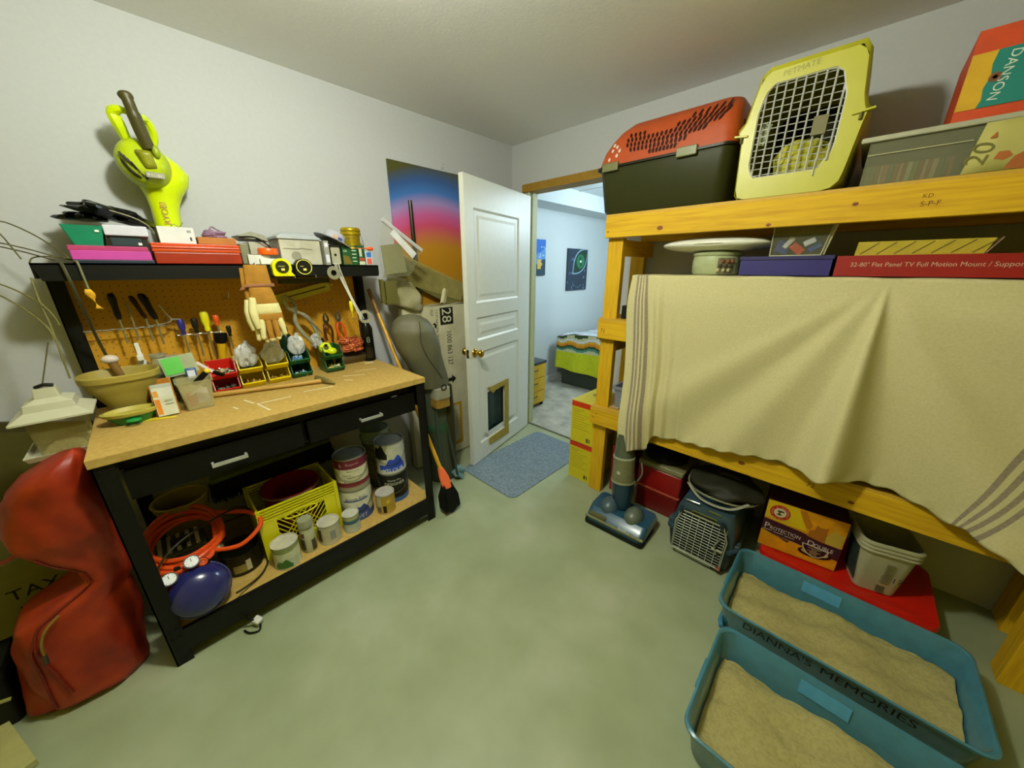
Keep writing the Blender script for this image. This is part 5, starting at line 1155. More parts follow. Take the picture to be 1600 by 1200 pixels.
# ================= MAT, NEXT ROOM =================
g = B(); r_ = rrect(.365, .915, -.945, -.035, .055)
g.loft([[(x, y, z) for x, y in r_] for z in (0.0, .006)])
one('door_mat', g, mix_mat(['#5f6f7c', '#70808c', '#7e8d98'], 60, None, .95, 3, .4, name='mat_felt'), 'grey blue rubber backed mat on the floor in front of the doorway', 'mat', smooth=0, bevel=.002)
t = thing('drawer_cabinet', 'small yellow drawer unit with a dark top just inside the next room', 'cabinet', (-.16, .40, .0))
YW = M('#cfa628', .45, var=.08)
part('carcass', B().box(-.46, -.02, .28, .555, .045, .50), YW, t, smooth=0, bevel=.003)
part('top', B().box(-.47, -.01, .27, .565, .50, .525), M('#3a4048', .4), t, smooth=0, bevel=.003)
for z0, z1 in ((.06, .19), (.20, .34), (.35, .49)):
    d = part('drawer', B().box(-.0195, -.010, .29, .545, z0, z1), YW, t, smooth=0, bevel=.002)
    part('handle', B().tube([(-.01, .34, z1 - .05), (.004, .345, z1 - .05), (.004, .40, z1 - .05), (-.01, .405, z1 - .05)], .004, 6), DKSTEEL, d)
for (x, y) in ((-.05, .31), (-.05, .53), (-.43, .31), (-.43, .53)): part('caster', B().cyl((x, y - .01, .024), (x, y + .01, .024), .020, seg=14), BLACKP, t)
def painting(y0, y1, z0, z1, mats, fn, label):
    t = thing('canvas_painting', label, 'painting', (-.51, (y0 + y1) / 2, z0))
    part('canvas', B().box(-.518, -.500, y0, y1, z0, z1), M('#1c2a3c', .6), t, smooth=0)
    g = B(); fn(g, y0, y1, z0, z1); part('picture', g, mats, t, smooth=0)
def pic1(g, y0, y1, z0, z1):
    x = -.4995; W_, H_ = y1 - y0, z1 - z0; rnd = random.Random(5)
    n = 14
    for i in range(n):
        for j in range(22):
            fy, fz = (i + .5) / n, (j + .5) / 22
            m = 0 if fz > .70 - .1 * math.sin(4 * fy) else (1 if fz > .38 + .08 * math.sin(9 * fy) else 2)
            if rnd.random() < .25 and .4 < fz < .8: m = 3
            if (fy - .62) ** 2 * 1.2 + (fz - .32) ** 2 < .022: m = 4
            g.box(x - .0005, x, y0 + W_ * i / n, y0 + W_ * (i + 1) / n, z0 + H_ * j / 22, z0 + H_ * (j + 1) / 22, m)
painting(.80, 1.098, 1.40, 1.80, [M('#2a6ac0'), M('#5a90c8'), M('#26404c'), M('#9ab8d8'), M('#d8b050')], pic1, 'blue landscape painting with a yellow glow, the left canvas on the far wall')
def pic2(g, y0, y1, z0, z1):
    x = -.4995; cy, cz = y0 + .62 * (y1 - y0), z0 + .70 * (z1 - z0)
    g.box(x - .0005, x, y0, y1, z0, z1, 0)
    rnd = random.Random(6)
    for i in range(90):
        a = rnd.uniform(0, 6.28); r = rnd.uniform(.16, .5); py, pz = cy + r * .6 * math.cos(a) - .05, cz - .12 + r * math.sin(a) - .05
        if not (y0 + .01 < py < y1 - .03 and z0 + .01 < pz < z1 - .03): continue
        g.obox((x + .0006, py, pz), (.0006, .03, .006), (a + 1.2, 0, 0), 1 + (i % 3 == 0) * 4)
    def ell(ry, rz, dx, m, rot=.35):
        pts = []
        for k in range(28):
            q = 2 * PI * k / 28; a_, b_ = ry * math.cos(q), rz * math.sin(q) * (1 - .25 * math.cos(q) ** 2)
            pts.append((cy + a_ * math.cos(rot) - b_ * math.sin(rot), cz + a_ * math.sin(rot) + b_ * math.cos(rot)))
        pts = [(min(p[0], y1 - .002), p[1]) for p in pts]
        g.prism(pts, (x + dx, 0, 0), (0, 1, 0), (0, 0, 1), (.0006, 0, 0), m)
    def almond(w, h, dx, m):
        pts = [(w * (2 * k / 14 - 1), h * (1 - (2 * k / 14 - 1) ** 2)) for k in range(15)] + [(w * (1 - 2 * k / 14), -h * .95 * (1 - (1 - 2 * k / 14) ** 2)) for k in range(1, 14)]
        r_ = .75; pts = [(cy + p * math.cos(r_) - q_ * math.sin(r_), cz + p * math.sin(r_) + q_ * math.cos(r_)) for p, q_ in pts]
        g.prism([(min(max(p, y0 + .003), y1 - .003), min(q_, z1 - .003)) for p, q_ in pts], (x + dx, 0, 0), (0, 1, 0), (0, 0, 1), (.0006, 0, 0), m)
    almond(.235, .135, .001, 1); almond(.215, .118, .002, 3); ell(.098, .092, .003, 2, 0); ell(.026, .066, .004, 3, .2); ell(.022, .016, .005, 4, 0)
painting(1.56, 2.03, 1.20, 1.725, [M('#26384a'), M('#8fb0c8'), M('#1f7a4a'), M('#103a2a'), M('#e8f4f0'), M('#5a7c98')], pic2, 'painting of a large green eye, the right canvas on the far wall')
t = thing('bench_bed', 'low daybed with a dark base against the far wall of the next room', 'bed', (-.1, 1.6, .004))
part('base', B().box(-.34, .45, 1.32, 2.2, .01, .40), M('#2f3a30', .6), t, smooth=0)
part('mattress', B().box(-.38, .50, 1.28, 2.25, .40, .60), M('#c8cdc8', .8), t, bevel=.03, smooth=0)
def spread(u, v):
    x = -.395 + .92 * u
    if v < .55: s = v / .55; y = 1.262 - .03 * (1 - s) + .02 * math.sin(14 * u) * (1 - s); z = .24 + .40 * s - .03 * u * (1 - s) + .10 * u * s
    else: s = (v - .55) / .45; y = 1.262 + .9 * s; z = .64 + .10 * u + .02 * math.sin(6 * s + 5 * u)
    return (x, y, z)
g = B()
def sfm(u, v):
    k = v + .02 * math.sin(20 * u)
    if v < .30: return 0
    return [1, 4, 2, 5, 3, 6, 1, 2, 7, 6][int((k - .30) / .034) % 10] if v < .62 else [6, 7, 6, 8][int(k * 22) % 4]
g.grid(spread, 24, 60, fm=sfm)
one('bedspread', g, [M(c, .85) for c in ('#c6d018', '#c8c8a0', '#2f4a1c', '#e0a820', '#4a8a7a', '#d88a18', '#d8dce0', '#b8a0b0', '#9ac0b8')], 'lime green striped bedspread hanging over the daybed', 'bedspread', solid=.006, smooth=60)

# ================= LUMBER SHELF UNIT =================
U = thing('lumber_shelf', 'large shelf unit built of yellow pine boards along the right wall', 'shelf', (2.1, -.25, 0))
for x, y0, y1 in ((1.20, -.46, -.42), (1.165, -.09, -.05), (2.975, -.46, -.37), (3.035, -.13, -.01)):
    part('post', B().box(x, x + .09, y0, y1, 0, 1.64 if y0 < -.3 else 2.0 if False else 1.64), PINE_Z, U, smooth=0, bevel=.002)
for z0, z1 in ((1.64, 1.745), (1.08, 1.187), (.515, .622)):
    x0 = 1.197 if z0 > 1 else 1.19
    part('beam', B().box(x0, 3.25, -.50, -.462, z0, z1), PINE_X, U, smooth=0, bevel=.002)
    part('beam', B().box(x0, 3.25, -.048, -.012, z0, z1), PINE_X, U, smooth=0, bevel=.002)
    part('shelf_board', B().box(x0 + .0, 3.25, -.498, -.012, z1, z1 + .012), M('#c49a2c', .6, var=.1, stretch=(2, 20, 20)), U, smooth=0)
for z0 in (1.545, 1.0, .43):
    part('cleat', B().box(1.255, 1.29, -.42, -.05, z0 + .0, z0 + .085), PINE_Y, U, smooth=0)
g = B()
for (x, y, z) in ((1.215, -.5005, 1.67), (1.24, -.5005, 1.12), (1.215, -.5005, .56), (1.235, -.5005, .59)): g.lathe([(0, 0), (.004, 0), (.003, .001), (0, .001)], (x, y, z), 10, 0, Matrix.Rotation(PI / 2, 4, 'X'))
part('screw_head', g, DKSTEEL, U)
g = B()
for (s, x, z, sz) in (('71', 1.215, 1.115, .035), ('S-P-F', 2.36, 1.675, .022), ('KD', 2.36, 1.70, .018), ('72', 2.30, .56, .03)): g.text(s, sz, (x, -.5006, z), (1, 0, 0), (0, 0, 1))
part('lumber_stamp', g, M('#6a3c08', .7), U, smooth=0)
g = B()
for (x, z, r) in ((1.50, 1.67, .010), (2.05, .57, .010), (1.95, 1.65, .006), (2.45, .55, .007), (2.2, 1.70, .006)): g.lathe([(0, 0), (r, 0), (r * .6, .0006), (0, .0006)], (x, -.5004, z), 12, 0, Matrix.Rotation(PI / 2, 4, 'X') @ Matrix.Diagonal((1.5, 1, 1, 1)))
part('knot', g, M('#7a3c08', .6), U)
part('upper_board', B().box(1.385, 3.25, -.47, -.05, 1.428, 1.444), M('#c49a2c', .6, var=.1), U, smooth=0)
part('board_support', B().box(1.50, 1.535, -.44, -.08, 1.199, 1.428).box(2.6, 2.635, -.44, -.08, 1.199, 1.428), PINE_Z, U, smooth=0)

# ---- top shelf objects ----
ZT = 1.7575
t = thing('pet_carrier', 'long pet carrier with a rust red top and dark olive base on the top shelf', 'pet carrier', (1.45, -.29, ZT))
def rr(x0, x1, y0, y1, z, r=.05): return [(x, y, z) for x, y in rrect(x0, x1, y0, y1, r, 6)]
g = B().loft([rr(1.165, 1.755, -.475, -.13, ZT, .06), rr(1.150, 1.760, -.485, -.12, ZT + .02, .06), rr(1.125, 1.766, -.492, -.11, ZT + .205, .05), rr(1.115, 1.77, -.495, -.105, ZT + .225, .05)])
part('base', g, M('#2e3014', .4, var=.05), t)
def topring(z, x0, x1, y0, y1, r): return rr(x0, x1, y0, y1, ZT + z, r)
g = B().loft([topring(.222, 1.110, 1.772, -.500, -.10, .05), topring(.240, 1.115, 1.770, -.495, -.105, .05), topring(.30, 1.135, 1.768, -.488, -.11, .055), topring(.345, 1.165, 1.762, -.475, -.125, .06), topring(.385, 1.20, 1.762, -.455, -.145, .06), topring(.418, 1.24, 1.745, -.42, -.18, .06), topring(.432, 1.30, 1.72, -.37, -.22, .05)])
part('top', g, M('#a8451a', .45, var=.05), t, smooth=50)
part('rim', B().loft([rr(1.105, 1.773, -.505, -.095, ZT + .222, .05), rr(1.105, 1.773, -.505, -.095, ZT + .232, .05)]), M('#1f1f12', .4), t)
# vent holes: rows of slanted ovals on the front face
def facey(z): return interp([(.222, -.4985), (.24, -.4965), (.30, -.4895), (.345, -.4765), (.385, -.4565)], z)
g = B(); 
def oval(g, x, z, rx, rz, lean, m=0):
    pts = []
    y = facey(z) - .0015; sl = (facey(z + .01) - facey(z - .01)) / .02
    for k in range(12):
        q = 2 * PI * k / 12; a_, b_ = rx * math.cos(q), rz * math.sin(q); dx = a_ + b_ * lean; pts.append((x + dx, y + sl * b_, ZT + z + b_))
    bv = [g.bm.verts.new(p) for p in pts]; g.bm.faces.new(bv).material_index = m
rows = [(.262, 1.40, 1.52, 8), (.284, 1.30, 1.56, 14), (.306, 1.28, 1.64, 19), (.328, 1.28, 1.70, 21), (.350, 1.29, 1.36, 4), (.350, 1.52, 1.72, 10), (.372, 1.58, 1.72, 6)]
for (z, xa, xb, n) in rows:
    for k in range(n):
        x = xa + (xb - xa) * k / max(n - 1, 1); lean = (x - 1.42) * 2.0
        oval(g, x + .004 * math.sin(z * 300), z - .012 * math.cos((x - 1.45) * 6) + .012, 0.0064, .0112 + .004 * max(0, (x - 1.5) / .2), lean)
part('vent_hole', g, M('#2a0a04', .6), t, smooth=0)
g = B()
for (x, z) in ((1.185, .262), (1.20, .30), (1.205, .325), (1.222, .315), (1.225, .275), (1.238, .295)): oval(g, x, z, .007, .009, .1)
part('paw_print', g, M('#cbb8b0', .5), t, smooth=0)
for x in (1.20, 1.58): part('latch', B().box(x - .045, x + .045, -.512, -.497, ZT + .205, ZT + .245), M('#6a6c44', .4), t, bevel=.004)
part('end_vent', B().box(1.764, 1.769, -.40, -.22, ZT + .27, ZT + .33), M('#5a2008', .6), t, smooth=0)

t = thing('pet_carrier', 'yellow green pet carrier with a chrome wire door facing the room on the top shelf', 'pet carrier', (1.97, -.27, ZT))
LG = M('#b3ae2a', .4, var=.03)
outl = [(1.80, .018), (1.815, 0), (2.115, 0), (2.145, .03), (2.165, .20), (2.172, .245), (2.160, .262), (2.150, .30), (2.135, .42), (2.115, .452), (1.85, .452), (1.825, .43), (1.795, .285), (1.775, .262), (1.778, .24), (1.79, .225)]
door = [(1.855, .075), (2.065, .075), (2.098, .14), (2.098, .30), (2.075, .375), (2.05, .392), (1.875, .392), (1.85, .365), (1.836, .30), (1.836, .12)]
def fr(sc, y, dz=0): return [(1.97 + (p[0] - 1.97) * sc, y, ZT + .226 + (p[1] - .226) * sc + (0 if sc == 1 else (.226 * (1 - sc) * -1))) for p in outl]
g = B(); g.loft([fr(.96, -.50), fr(1, -.488), fr(1, -.46), fr(.99, -.28), fr(.95, -.06), fr(.88, -.045)], caps=False)
# front face between outline and door hole
def resample(poly, n):
    P_ = [Vector((p[0], p[1])) for p in poly]; c_ = Vector((1.965, .232)); out = []
    for k in range(n):
        a = 2 * PI * k / n; dd = Vector((math.cos(a), math.sin(a))); best = None
        for i in range(len(P_)):
            p, q = P_[i], P_[(i + 1) % len(P_)]; e = q - p; den = dd.x * e.y - dd.y * e.x
            if abs(den) < 1e-9: continue
            w = p - c_; tt = (w.x * e.y - w.y * e.x) / den; ss = (w.x * dd.y - w.y * dd.x) / den
            if tt > 0 and -1e-6 <= ss <= 1 + 1e-6: best = tt if best is None else min(best, tt)
        out.append(c_ + dd * (best or .1))
    return out
O_ = resample([(1.97 + (p[0] - 1.97) * .96, p[1] * .96 + .0) for p in outl], 64); D_ = resample(door, 64)
g2 = B(); g2.loft([[(p.x, -.500, ZT + p.y) for p in O_], [(p.x, -.500, ZT + p.y) for p in D_], [(p.x, -.47, ZT + p.y) for p in D_]], caps=False)
g.faces([(p[0], -.045, p[2]) for p in fr(.88, 0)], [tuple(range(len(outl)))])
part('shell', g, LG, t, smooth=50); part('front_frame', g2, LG, t, smooth=30)
dk = M('#2a280c', .7)
part('inner_wall', B().prism([(p.x, p.y) for p in resample(door, 32)], (0, -.10, ZT), (1, 0, 0), (0, 0, 1), (0, .004, 0)), dk, t, smooth=0)
CH = M('#d8d8d8', .22, .55, var=.03)
wd_ = B()
def zr(x):
    zs = [p for p in resample(door, 240) if abs(p.x - x) < .004]; return (min(p.y for p in zs), max(p.y for p in zs)) if zs else (.1, .35)
for k in range(9):
    x = 1.853 + .232 * k / 8; a_, b_ = zr(x); wd_.tube([(x, -.492, ZT + a_), (x, -.492, ZT + b_)], .0034, 6)
for k in range(14):
    z = .085 + .298 * k / 13; xs = [p.x for p in resample(door, 240) if abs(p.y - z) < .006]
    if xs: wd_.tube([(min(xs), -.489, ZT + z), (max(xs), -.489, ZT + z)], .0016, 5)
wd_.tube([(p.x, -.494, ZT + p.y) for p in resample(door, 48)], .0042, 8, closed=True)
dr = part('wire_door', wd_, CH, t)
part('latch', B().box(2.02, 2.062, -.502, -.494, ZT + .19, ZT + .25), M('#5c5410', .5), dr, smooth=0); part('latch_rod', B().tube([(2.085, -.502, ZT + .10), (2.085, -.502, ZT + .16)], .004, 6).tube([(2.055, -.502, ZT + .055), (2.055, -.502, ZT + .11)], .003, 6), CH, dr)
for s, x in ((-1, 1.795), (1, 2.150)):
    part('side_tab', B().obox((x + s * .004, -.496, ZT + .235), (.05 if s < 0 else .06, .022, .008), (0, s * -.12, 0)), LG, t, bevel=.002)
    part('screw', B().cyl((x + s * .0, -.505, ZT + .21), (x + s * 0, -.505, ZT + .231), .005, seg=8), M('#55500c', .5), t)
g = B().text('PETMATE', .026, (1.895, -.5008, ZT + .405), (1, 0, .08), (0, 0, 1)); part('lettering', g, M('#8a861c', .4), t, smooth=0)
one('paper_note', B().obox((1.862, -.465, ZT + .235), (.03, .003, .075), (0, .25, .3)), M('#9aa080', .6), 'small grey green tag inside the yellow green carrier door', 'paper', smooth=0)
g = B(); g.grid(crumple(1.99, -.36, ZT + .13, .09, .06, .085, .3, 20, 12, 12, flat=.7), 20, 12)
one('pet_blanket', g, M('#bdb838', .8), 'crumpled yellow cloth inside the yellow green carrier', 'cloth')

t = thing('gift_wrap_tote', 'long clear tote with a white lid holding striped wrapping rolls on the top shelf', 'tote', (2.6, -.26, ZT))
g = B().box(2.195, 3.05, -.478, -.475, ZT, ZT + .135).box(2.195, 2.198, -.475, -.06, ZT, ZT + .135).box(2.195, 3.05, -.475, -.06, ZT, ZT + .004).box(2.195, 3.05, -.062, -.06, ZT, ZT + .135)
part('body', g, M('#8a8a70', .15, alpha=.45, coat=.3), t, smooth=0)
part('lid', B().box(2.170, 3.06, -.490, -.05, ZT + .135, ZT + .152), M('#a9a890', .45), t, smooth=0, bevel=.004)
part('ridge', B().bar((2.195, -.480, ZT + .096), (2.43, -.480, ZT + .096), .003, .003), M('#a8a680', .4), t, smooth=0)
sc = ['#5c6a20', '#6a6a24', '#b04a28', '#d8b890', '#c8603c', '#1c5a3a', '#a83c24', '#d8a878', '#b8442c', '#d8d0a0', '#7a9a20', '#a83020', '#e0b090', '#b84a30', '#d8b898', '#244a24', '#2a3a20', '#a03a28']
g = B(); x = 2.205
for i, c in enumerate(sc):
    w_ = [.012, .012, .010, .008, .014][i % 5]; g.box(x, x + w_ - .002, -.470, -.10, ZT + .006, ZT + .062, i); x += w_
one('wrapping_rolls', g, [M(c, .6) for c in sc], 'row of striped coloured wrapping paper standing in the clear tote', 'wrapping paper', smooth=0)
t = thing('printed_fabric', 'cream fabric printed with a 20 and brown shapes on the clear tote', 'fabric', (2.7, -.485, ZT))
g = B(); g.grid(lambda u, v: (2.425 + .6 * u + .018 * v, -.4935 - .003 * math.sin(9 * u), ZT + .001 + .133 * v), 14, 3); part('sheet', g, M('#b0a85c', .7, var=.12, scale=8), t, solid=.003)
g = B().text('20', .062, (2.462, -.4985, ZT + .018), (.25, 0, 1), (-1, 0, .2)); part('lettering', g, M('#6a6428', .6), t, smooth=0)
g = B(); rnd = random.Random(7)
for i in range(11):
    x = 2.50 + .045 * i + rnd.uniform(-.01, .01); z = ZT + rnd.choice((.04, .07, .09)) ; a = rnd.uniform(-.6, .6)
    g.prism([(-.016, -.008), (.004, -.012), (.018, .0), (.006, .012), (-.012, .010)], (x, -.4992, z), (math.cos(a), 0, math.sin(a)), (-math.sin(a), 0, math.cos(a)), (0, .0006, 0))
g.prism([(0, 0), (.045, -.005), (.04, .05), (.012, .03)], (2.505, -.4992, ZT + .004), (1, 0, 0), (0, 0, 1), (0, .0006, 0)); g.prism([(0, 0), (.014, .0), (.010, .016)], (2.458, -.4992, ZT + .09), (1, 0, 0), (0, 0, 1), (0, .0006, 0))
part('leaf_print', g, M('#a35a20', .7), t, smooth=0)
t = thing('carton', 'orange, yellow and teal carton standing on the tote lid', 'box', (2.6, -.25, ZT + .153))
ZD = ZT + .153
part('box', B().box(2.37, 2.95, -.43, -.10, ZD, ZD + .245), M('#c8420c', .55), t, smooth=0)
g = B().box(2.3705, 2.95, -.432, -.4305, ZD + .040, ZD + .185, 0); part('yellow_band', g, M('#cfa010', .5), t, smooth=0)
g = B(); g.prism([(2.412, .040), (2.95, .040), (2.95, .185), (2.420, .185), (2.416, .15), (2.421, .12), (2.414, .09), (2.418, .06)], (0, -.4335, ZD), (1, 0, 0), (0, 0, 1), (0, .001, 0)); part('teal_panel', g, M('#0c7a72', .5, var=.03), t, smooth=0)
g = B().text('DANSON', .030, (2.447, -.4345, ZD + .178), (-.15, 0, -1), (1, 0, -.1), sx=.98); part('lettering', g, M('#cfd8c8', .5), t, smooth=0)
g = B(); 
for k in range(14): g.obox((2.505, -.4345, ZD + .115), (.0035, .0006, .050), (0, k * PI / 14, 0), 0)
for k in range(8): g.obox((2.430, -.4345, ZD + .115), (.003, .0006, .026), (0, k * PI / 8, 0), 1)
part('sun_emblem', g, [M('#3f7a40', .6), M('#7a4a2c', .6)], t, smooth=0)

# ---- upper board objects (behind the cloth's top edge) ----
ZU = 1.4515
t = thing('ceramic_pot', 'pale green ceramic crock with a painted oval under the white pillow', 'pot', (1.73, -.30, ZU))
g = B().lathe([(0, 0), (.098, 0), (.105, .01), (.108, .06), (.104, .085), (.110, .090), (.112, .10), (.104, .104), (0, .100)], (1.73, -.31, ZU), 40); part('body', g, M('#a8b088', .3, coat=.3), t)
g = B(); g.patch_cyl((1.73, -.31), .1085, -1.25, -.55, .0 + ZU + .004, ZU + .075, 0)
for k in range(9): g.ell((1.73 + .109 * math.cos(-1.2 + .07 * k), -.31 + .109 * math.sin(-1.2 + .07 * k), ZU + .02 + .02 * (k % 3)), (.008, .008, .009), 1 + k % 3, 8)
part('painted_scene', g, [M('#6a6450', .5, var=.4, scale=60), M('#b0a880'), M('#3f3a24'), M('#8a4a2c')], t)
g = B(); g.grid(lambda u, v: (1.722 - .235 * math.cos(PI * v) * (1 - .06 * math.sin(2 * PI * u)), -.31 - .155 * math.cos(2 * PI * u) * (abs(math.sin(PI * v)) ** .35), ZU + .142 + (.038 * math.sin(2 * PI * u)) * (abs(math.sin(PI * v)) ** .8)), 32, 24)
t = thing('pillow', 'white plastic wrapped cushion lying flat on the green crock', 'pillow', (1.72, -.31, ZU + .108))
part('cushion', g, M('#e6e6da', .3, var=.03), t, smooth=60)
part('seam', B().tube([(1.722 - .238 * math.cos(a), -.31 - .157 * math.sin(a), ZU + .140) for a in [PI * k / 20 for k in range(21)]], .0015, 5), M('#a8a78c', .4), t)
t = thing('carton', 'flat dark blue box under the clear zip case on the covered shelf', 'box', (2.01, -.30, ZU))
part('box', B().box(1.865, 2.178, -.445, -.14, ZU, ZU + .072), M('#1d1466', .5, var=.06), t, smooth=0); part('lid_edge', B().box(1.861, 2.182, -.449, -.136, ZU + .064, ZU + .078), M('#171052', .5), t, smooth=0)
ZZ = ZU + .079
t = thing('zip_case', 'clear zip case with white edges holding red and blue toys', 'case', (2.06, -.33, ZZ))
g = B().prism([(1.965, 0), (2.135, 0), (2.155, .125), (1.962, .120)], (0, -.42, ZZ), (1, 0, 0), (0, 0, 1), (0, .13, 0)); part('case', g, M('#9a9c88', .1, alpha=.25, coat=.5), t, smooth=0)
g = B().tube([(1.965, -.421, ZZ), (1.962, -.421, ZZ + .12), (2.155, -.421, ZZ + .125), (2.135, -.421, ZZ)], .0035, 6, closed=True).tube([(2.14, -.41, ZZ + .002), (2.162, -.41, ZZ + .12)], .006, 6)
part('piping', g, M('#c9c7a8', .5), t)
for i, (x, y, z, s, r, c, lb) in enumerate(((2.00, -.38, .03, (.05, .03, .05), (.3, .4, .2), '#243a8a', 'dark blue toy piece at the left of the clear zip case'), (2.05, -.39, .020, (.05, .03, .03), (.1, .7, .3), '#c23a1c', 'red toy piece in the clear zip case'), (2.10, -.38, .035, (.045, .02, .045), (.2, -.6, .1), '#2f5ab0', 'blue toy piece at the right of the clear zip case'), (2.02, -.40, .045, (.02, .006, .05), (.1, .6, 0), '#c8c8c8', 'pale slip at the left of the clear zip case'), (2.09, -.405, .045, (.04, .006, .022), (.1, -.5, 0), '#cdd2dc', 'pale slip at the right of the clear zip case'))):
    one('toy_piece', B().obox((x, y, ZZ + z + .008), s, r), M(c, .4), lb, 'toy', 'toys in the clear zip case', bevel=.003)
t = thing('carton', 'long red TV wall mount box with white lettering on the covered shelf', 'box', (2.6, -.30, ZU))
part('box', B().box(2.190, 2.98, -.448, -.13, ZU, ZU + .074), M('#8f100e', .45, var=.05), t, smooth=0)
g = B().text('32-80" Flat Panel TV Full Motion Mount / Support plein mouvement', .021, (2.232, -.4488, ZU + .035), (1, 0, 0), (0, 0, 1), sx=.95); part('lettering', g, M('#c9a890', .5), t, smooth=0)
t = thing('carton', 'low yellow box with dark slanted lines on the red TV mount box', 'box', (2.4, -.30, ZU + .075))
g = B().prism([(2.235, 0), (2.545, 0), (2.56, .048), (2.238, .048)], (0, -.42, ZU + .075), (1, 0, 0), (0, 0, 1), (0, .2, 0)); part('box', g, M('#b5a024', .6), t, smooth=0)
g = B()
for k in range(7): g.bar((2.25 + .045 * k, -.4205, ZU + .079), (2.295 + .045 * k, -.4205, ZU + .119), .001, .003)
part('stripe_print', g, M('#5a4c0c', .6), t, smooth=0)
part('lid_edge', B().bar((2.548, -.421, ZU + .077), (2.572, -.421, ZU + .124), .002, .004), M('#8a6a54', .6), t, smooth=0)
t = thing('plastic_bottle', 'green plastic bottle lying at the right edge on the red TV mount box', 'bottle', (2.68, -.36, ZU + .075))
part('body', B().ell((2.69, -.36, ZU + .108), (.045, .032, .032), 0, 20).ell((2.665, -.36, ZU + .135), (.02, .02, .025)), M('#1f7a2c', .15, alpha=.85, coat=.5), t); part('cap', B().cyl((2.66, -.36, ZU + .155), (2.65, -.36, ZU + .175), .011, seg=14), BLACKP, t)

# ---- the cloth ----
LC = [ # control curves: list of (x,z) from top to bottom, with parameter u
 (0.00, [(1.392, 1.448), (1.385, 1.25), (1.418, .95), (1.432, .70), (1.455, .475)]),
 (0.02, [(1.415, 1.449), (1.43, 1.2), (1.462, .95), (1.482, .70), (1.500, .473)]),
 (0.06, [(1.490, 1.449), (1.53, 1.2), (1.56, .95), (1.582, .75), (1.602, .500)]),
 (0.10, [(1.56, 1.449), (1.585, 1.2), (1.605, 1.0), (1.615, .8), (1.622, .575)]),
 (0.20, [(1.72, 1.449), (1.725, 1.2), (1.735, 1.0), (1.74, .8), (1.745, .592)]),
 (0.35, [(1.98, 1.449), (1.985, 1.2), (1.99, 1.0), (1.995, .8), (2.00, .628)]),
 (0.52, [(2.27, 1.449), (2.27, 1.2), (2.275, 1.0), (2.28, .85), (2.285, .655)]),
 (0.58, [(2.345, 1.449), (2.35, 1.2), (2.36, 1.0), (2.37, .85), (2.38, .672)]),
 (0.68, [(2.47, 1.449), (2.50, 1.2), (2.52, 1.0), (2.54, .85), (2.555, .655)]),
 (0.80, [(2.78, 1.449), (2.76, 1.2), (2.74, 1.0), (2.71, .85), (2.680, .622)]),
 (0.84, [(2.92, 1.449), (2.90, 1.2), (2.86, 1.0), (2.80, .82), (2.725, .618)]),
 (0.90, [(3.05, 1.449), (3.03, 1.2), (2.99, 1.0), (2.93, .80), (2.825, .575)]),
 (1.00, [(3.16, 1.449), (3.15, 1.2), (3.12, 1.0), (3.08, .78), (2.98, .50)])]
def curve(c, v):
    n = len(c) - 1; s = v * n; i = min(int(s), n - 1); f = s - i
    p0, p1, p2, p3 = c[max(i - 1, 0)], c[i], c[i + 1], c[min(i + 2, n)]
    return tuple(.5 * (2 * p1[k] + (p2[k] - p0[k]) * f + (2 * p0[k] - 5 * p1[k] + 4 * p2[k] - p3[k]) * f * f + (-p0[k] + 3 * p1[k] - 3 * p2[k] + p3[k]) * f ** 3) for k in (0, 1))
def gauss(x, c, w): return math.exp(-((x - c) / w) ** 2)
def cloth(u, v):
    if v < .12:   # part lying on the board
        s = v / .12; x = interp([(L[0], L[1][0][0]) for L in LC], u); return (x, -.30 - .195 * s, 1.4475 + .0012 * math.sin(40 * u) - .001 * s)
    v = (v - .12) / .88
    for (a, ca), (b_, cb) in zip(LC, LC[1:]):
        if u <= b_ + 1e-9: break
    k = (u - a) / (b_ - a); pa, pb = curve(ca, v), curve(cb, v); x = pa[0] + (pb[0] - pa[0]) * k; z = pa[1] + (pb[1] - pa[1]) * k
    dx, dz = x - 2.35, 1.449 - z; r = math.hypot(dx, dz); th = math.atan2(dx, max(dz, 1e-4))
    fall = min(1, dz / .12)
    y = -.516 - .012 * fall
    # fan of folds from the pinch at x 2.35
    am = min(r, .8) * fall
    y -= am * (.16 * gauss(th, -.02, .10) - .05 * gauss(th, .22, .12) + .05 * gauss(th, .52, .13) - .02 * gauss(th, -.12, .10) + .03 * gauss(th, -.42, .10) - .018 * gauss(th, -.62, .08) + .022 * gauss(th, -.82, .09))
    y -= am * .03 * gauss(th, 1.1, .2)
    # long pleats at the left
    lf = fall * min(1, .35 + dz)
    y -= lf * (.030 * gauss(u, .035, .014) - .014 * gauss(u, .062, .01) + .020 * gauss(u, .085, .012) - .012 * gauss(u, .105, .010) + .012 * gauss(u, .135, .012) + .006 * gauss(u, .18, .02))
    y -= .115 * gauss(u, .01, .085) * max(0, dz - .32)          # swings out over the vacuum
    y -= .012 * fall * math.sin(3.6 * x + 2.6 * z) ** 2 * min(1, dz * 1.5) * (1 if u > .2 else .3)
    y -= .09 * gauss(u, .93, .09) * max(0, dz - .3)
    hem = max(0, (v - .93) / .07); z += .006 * math.sin(x * 70) * hem; y -= .006 * math.sin(x * 70 + 1) * hem
    return (x, min(y, -.508), z)
def cfm(u, v):
    for c in (.026, .034, .0415, .050): 
        if abs(u - c) < (.0030 if c in (.026, .050) else .0022): return 1
    for c in (.815, .828, .841, .854):
        if abs(u - c) < .0038: return 1
    return 0
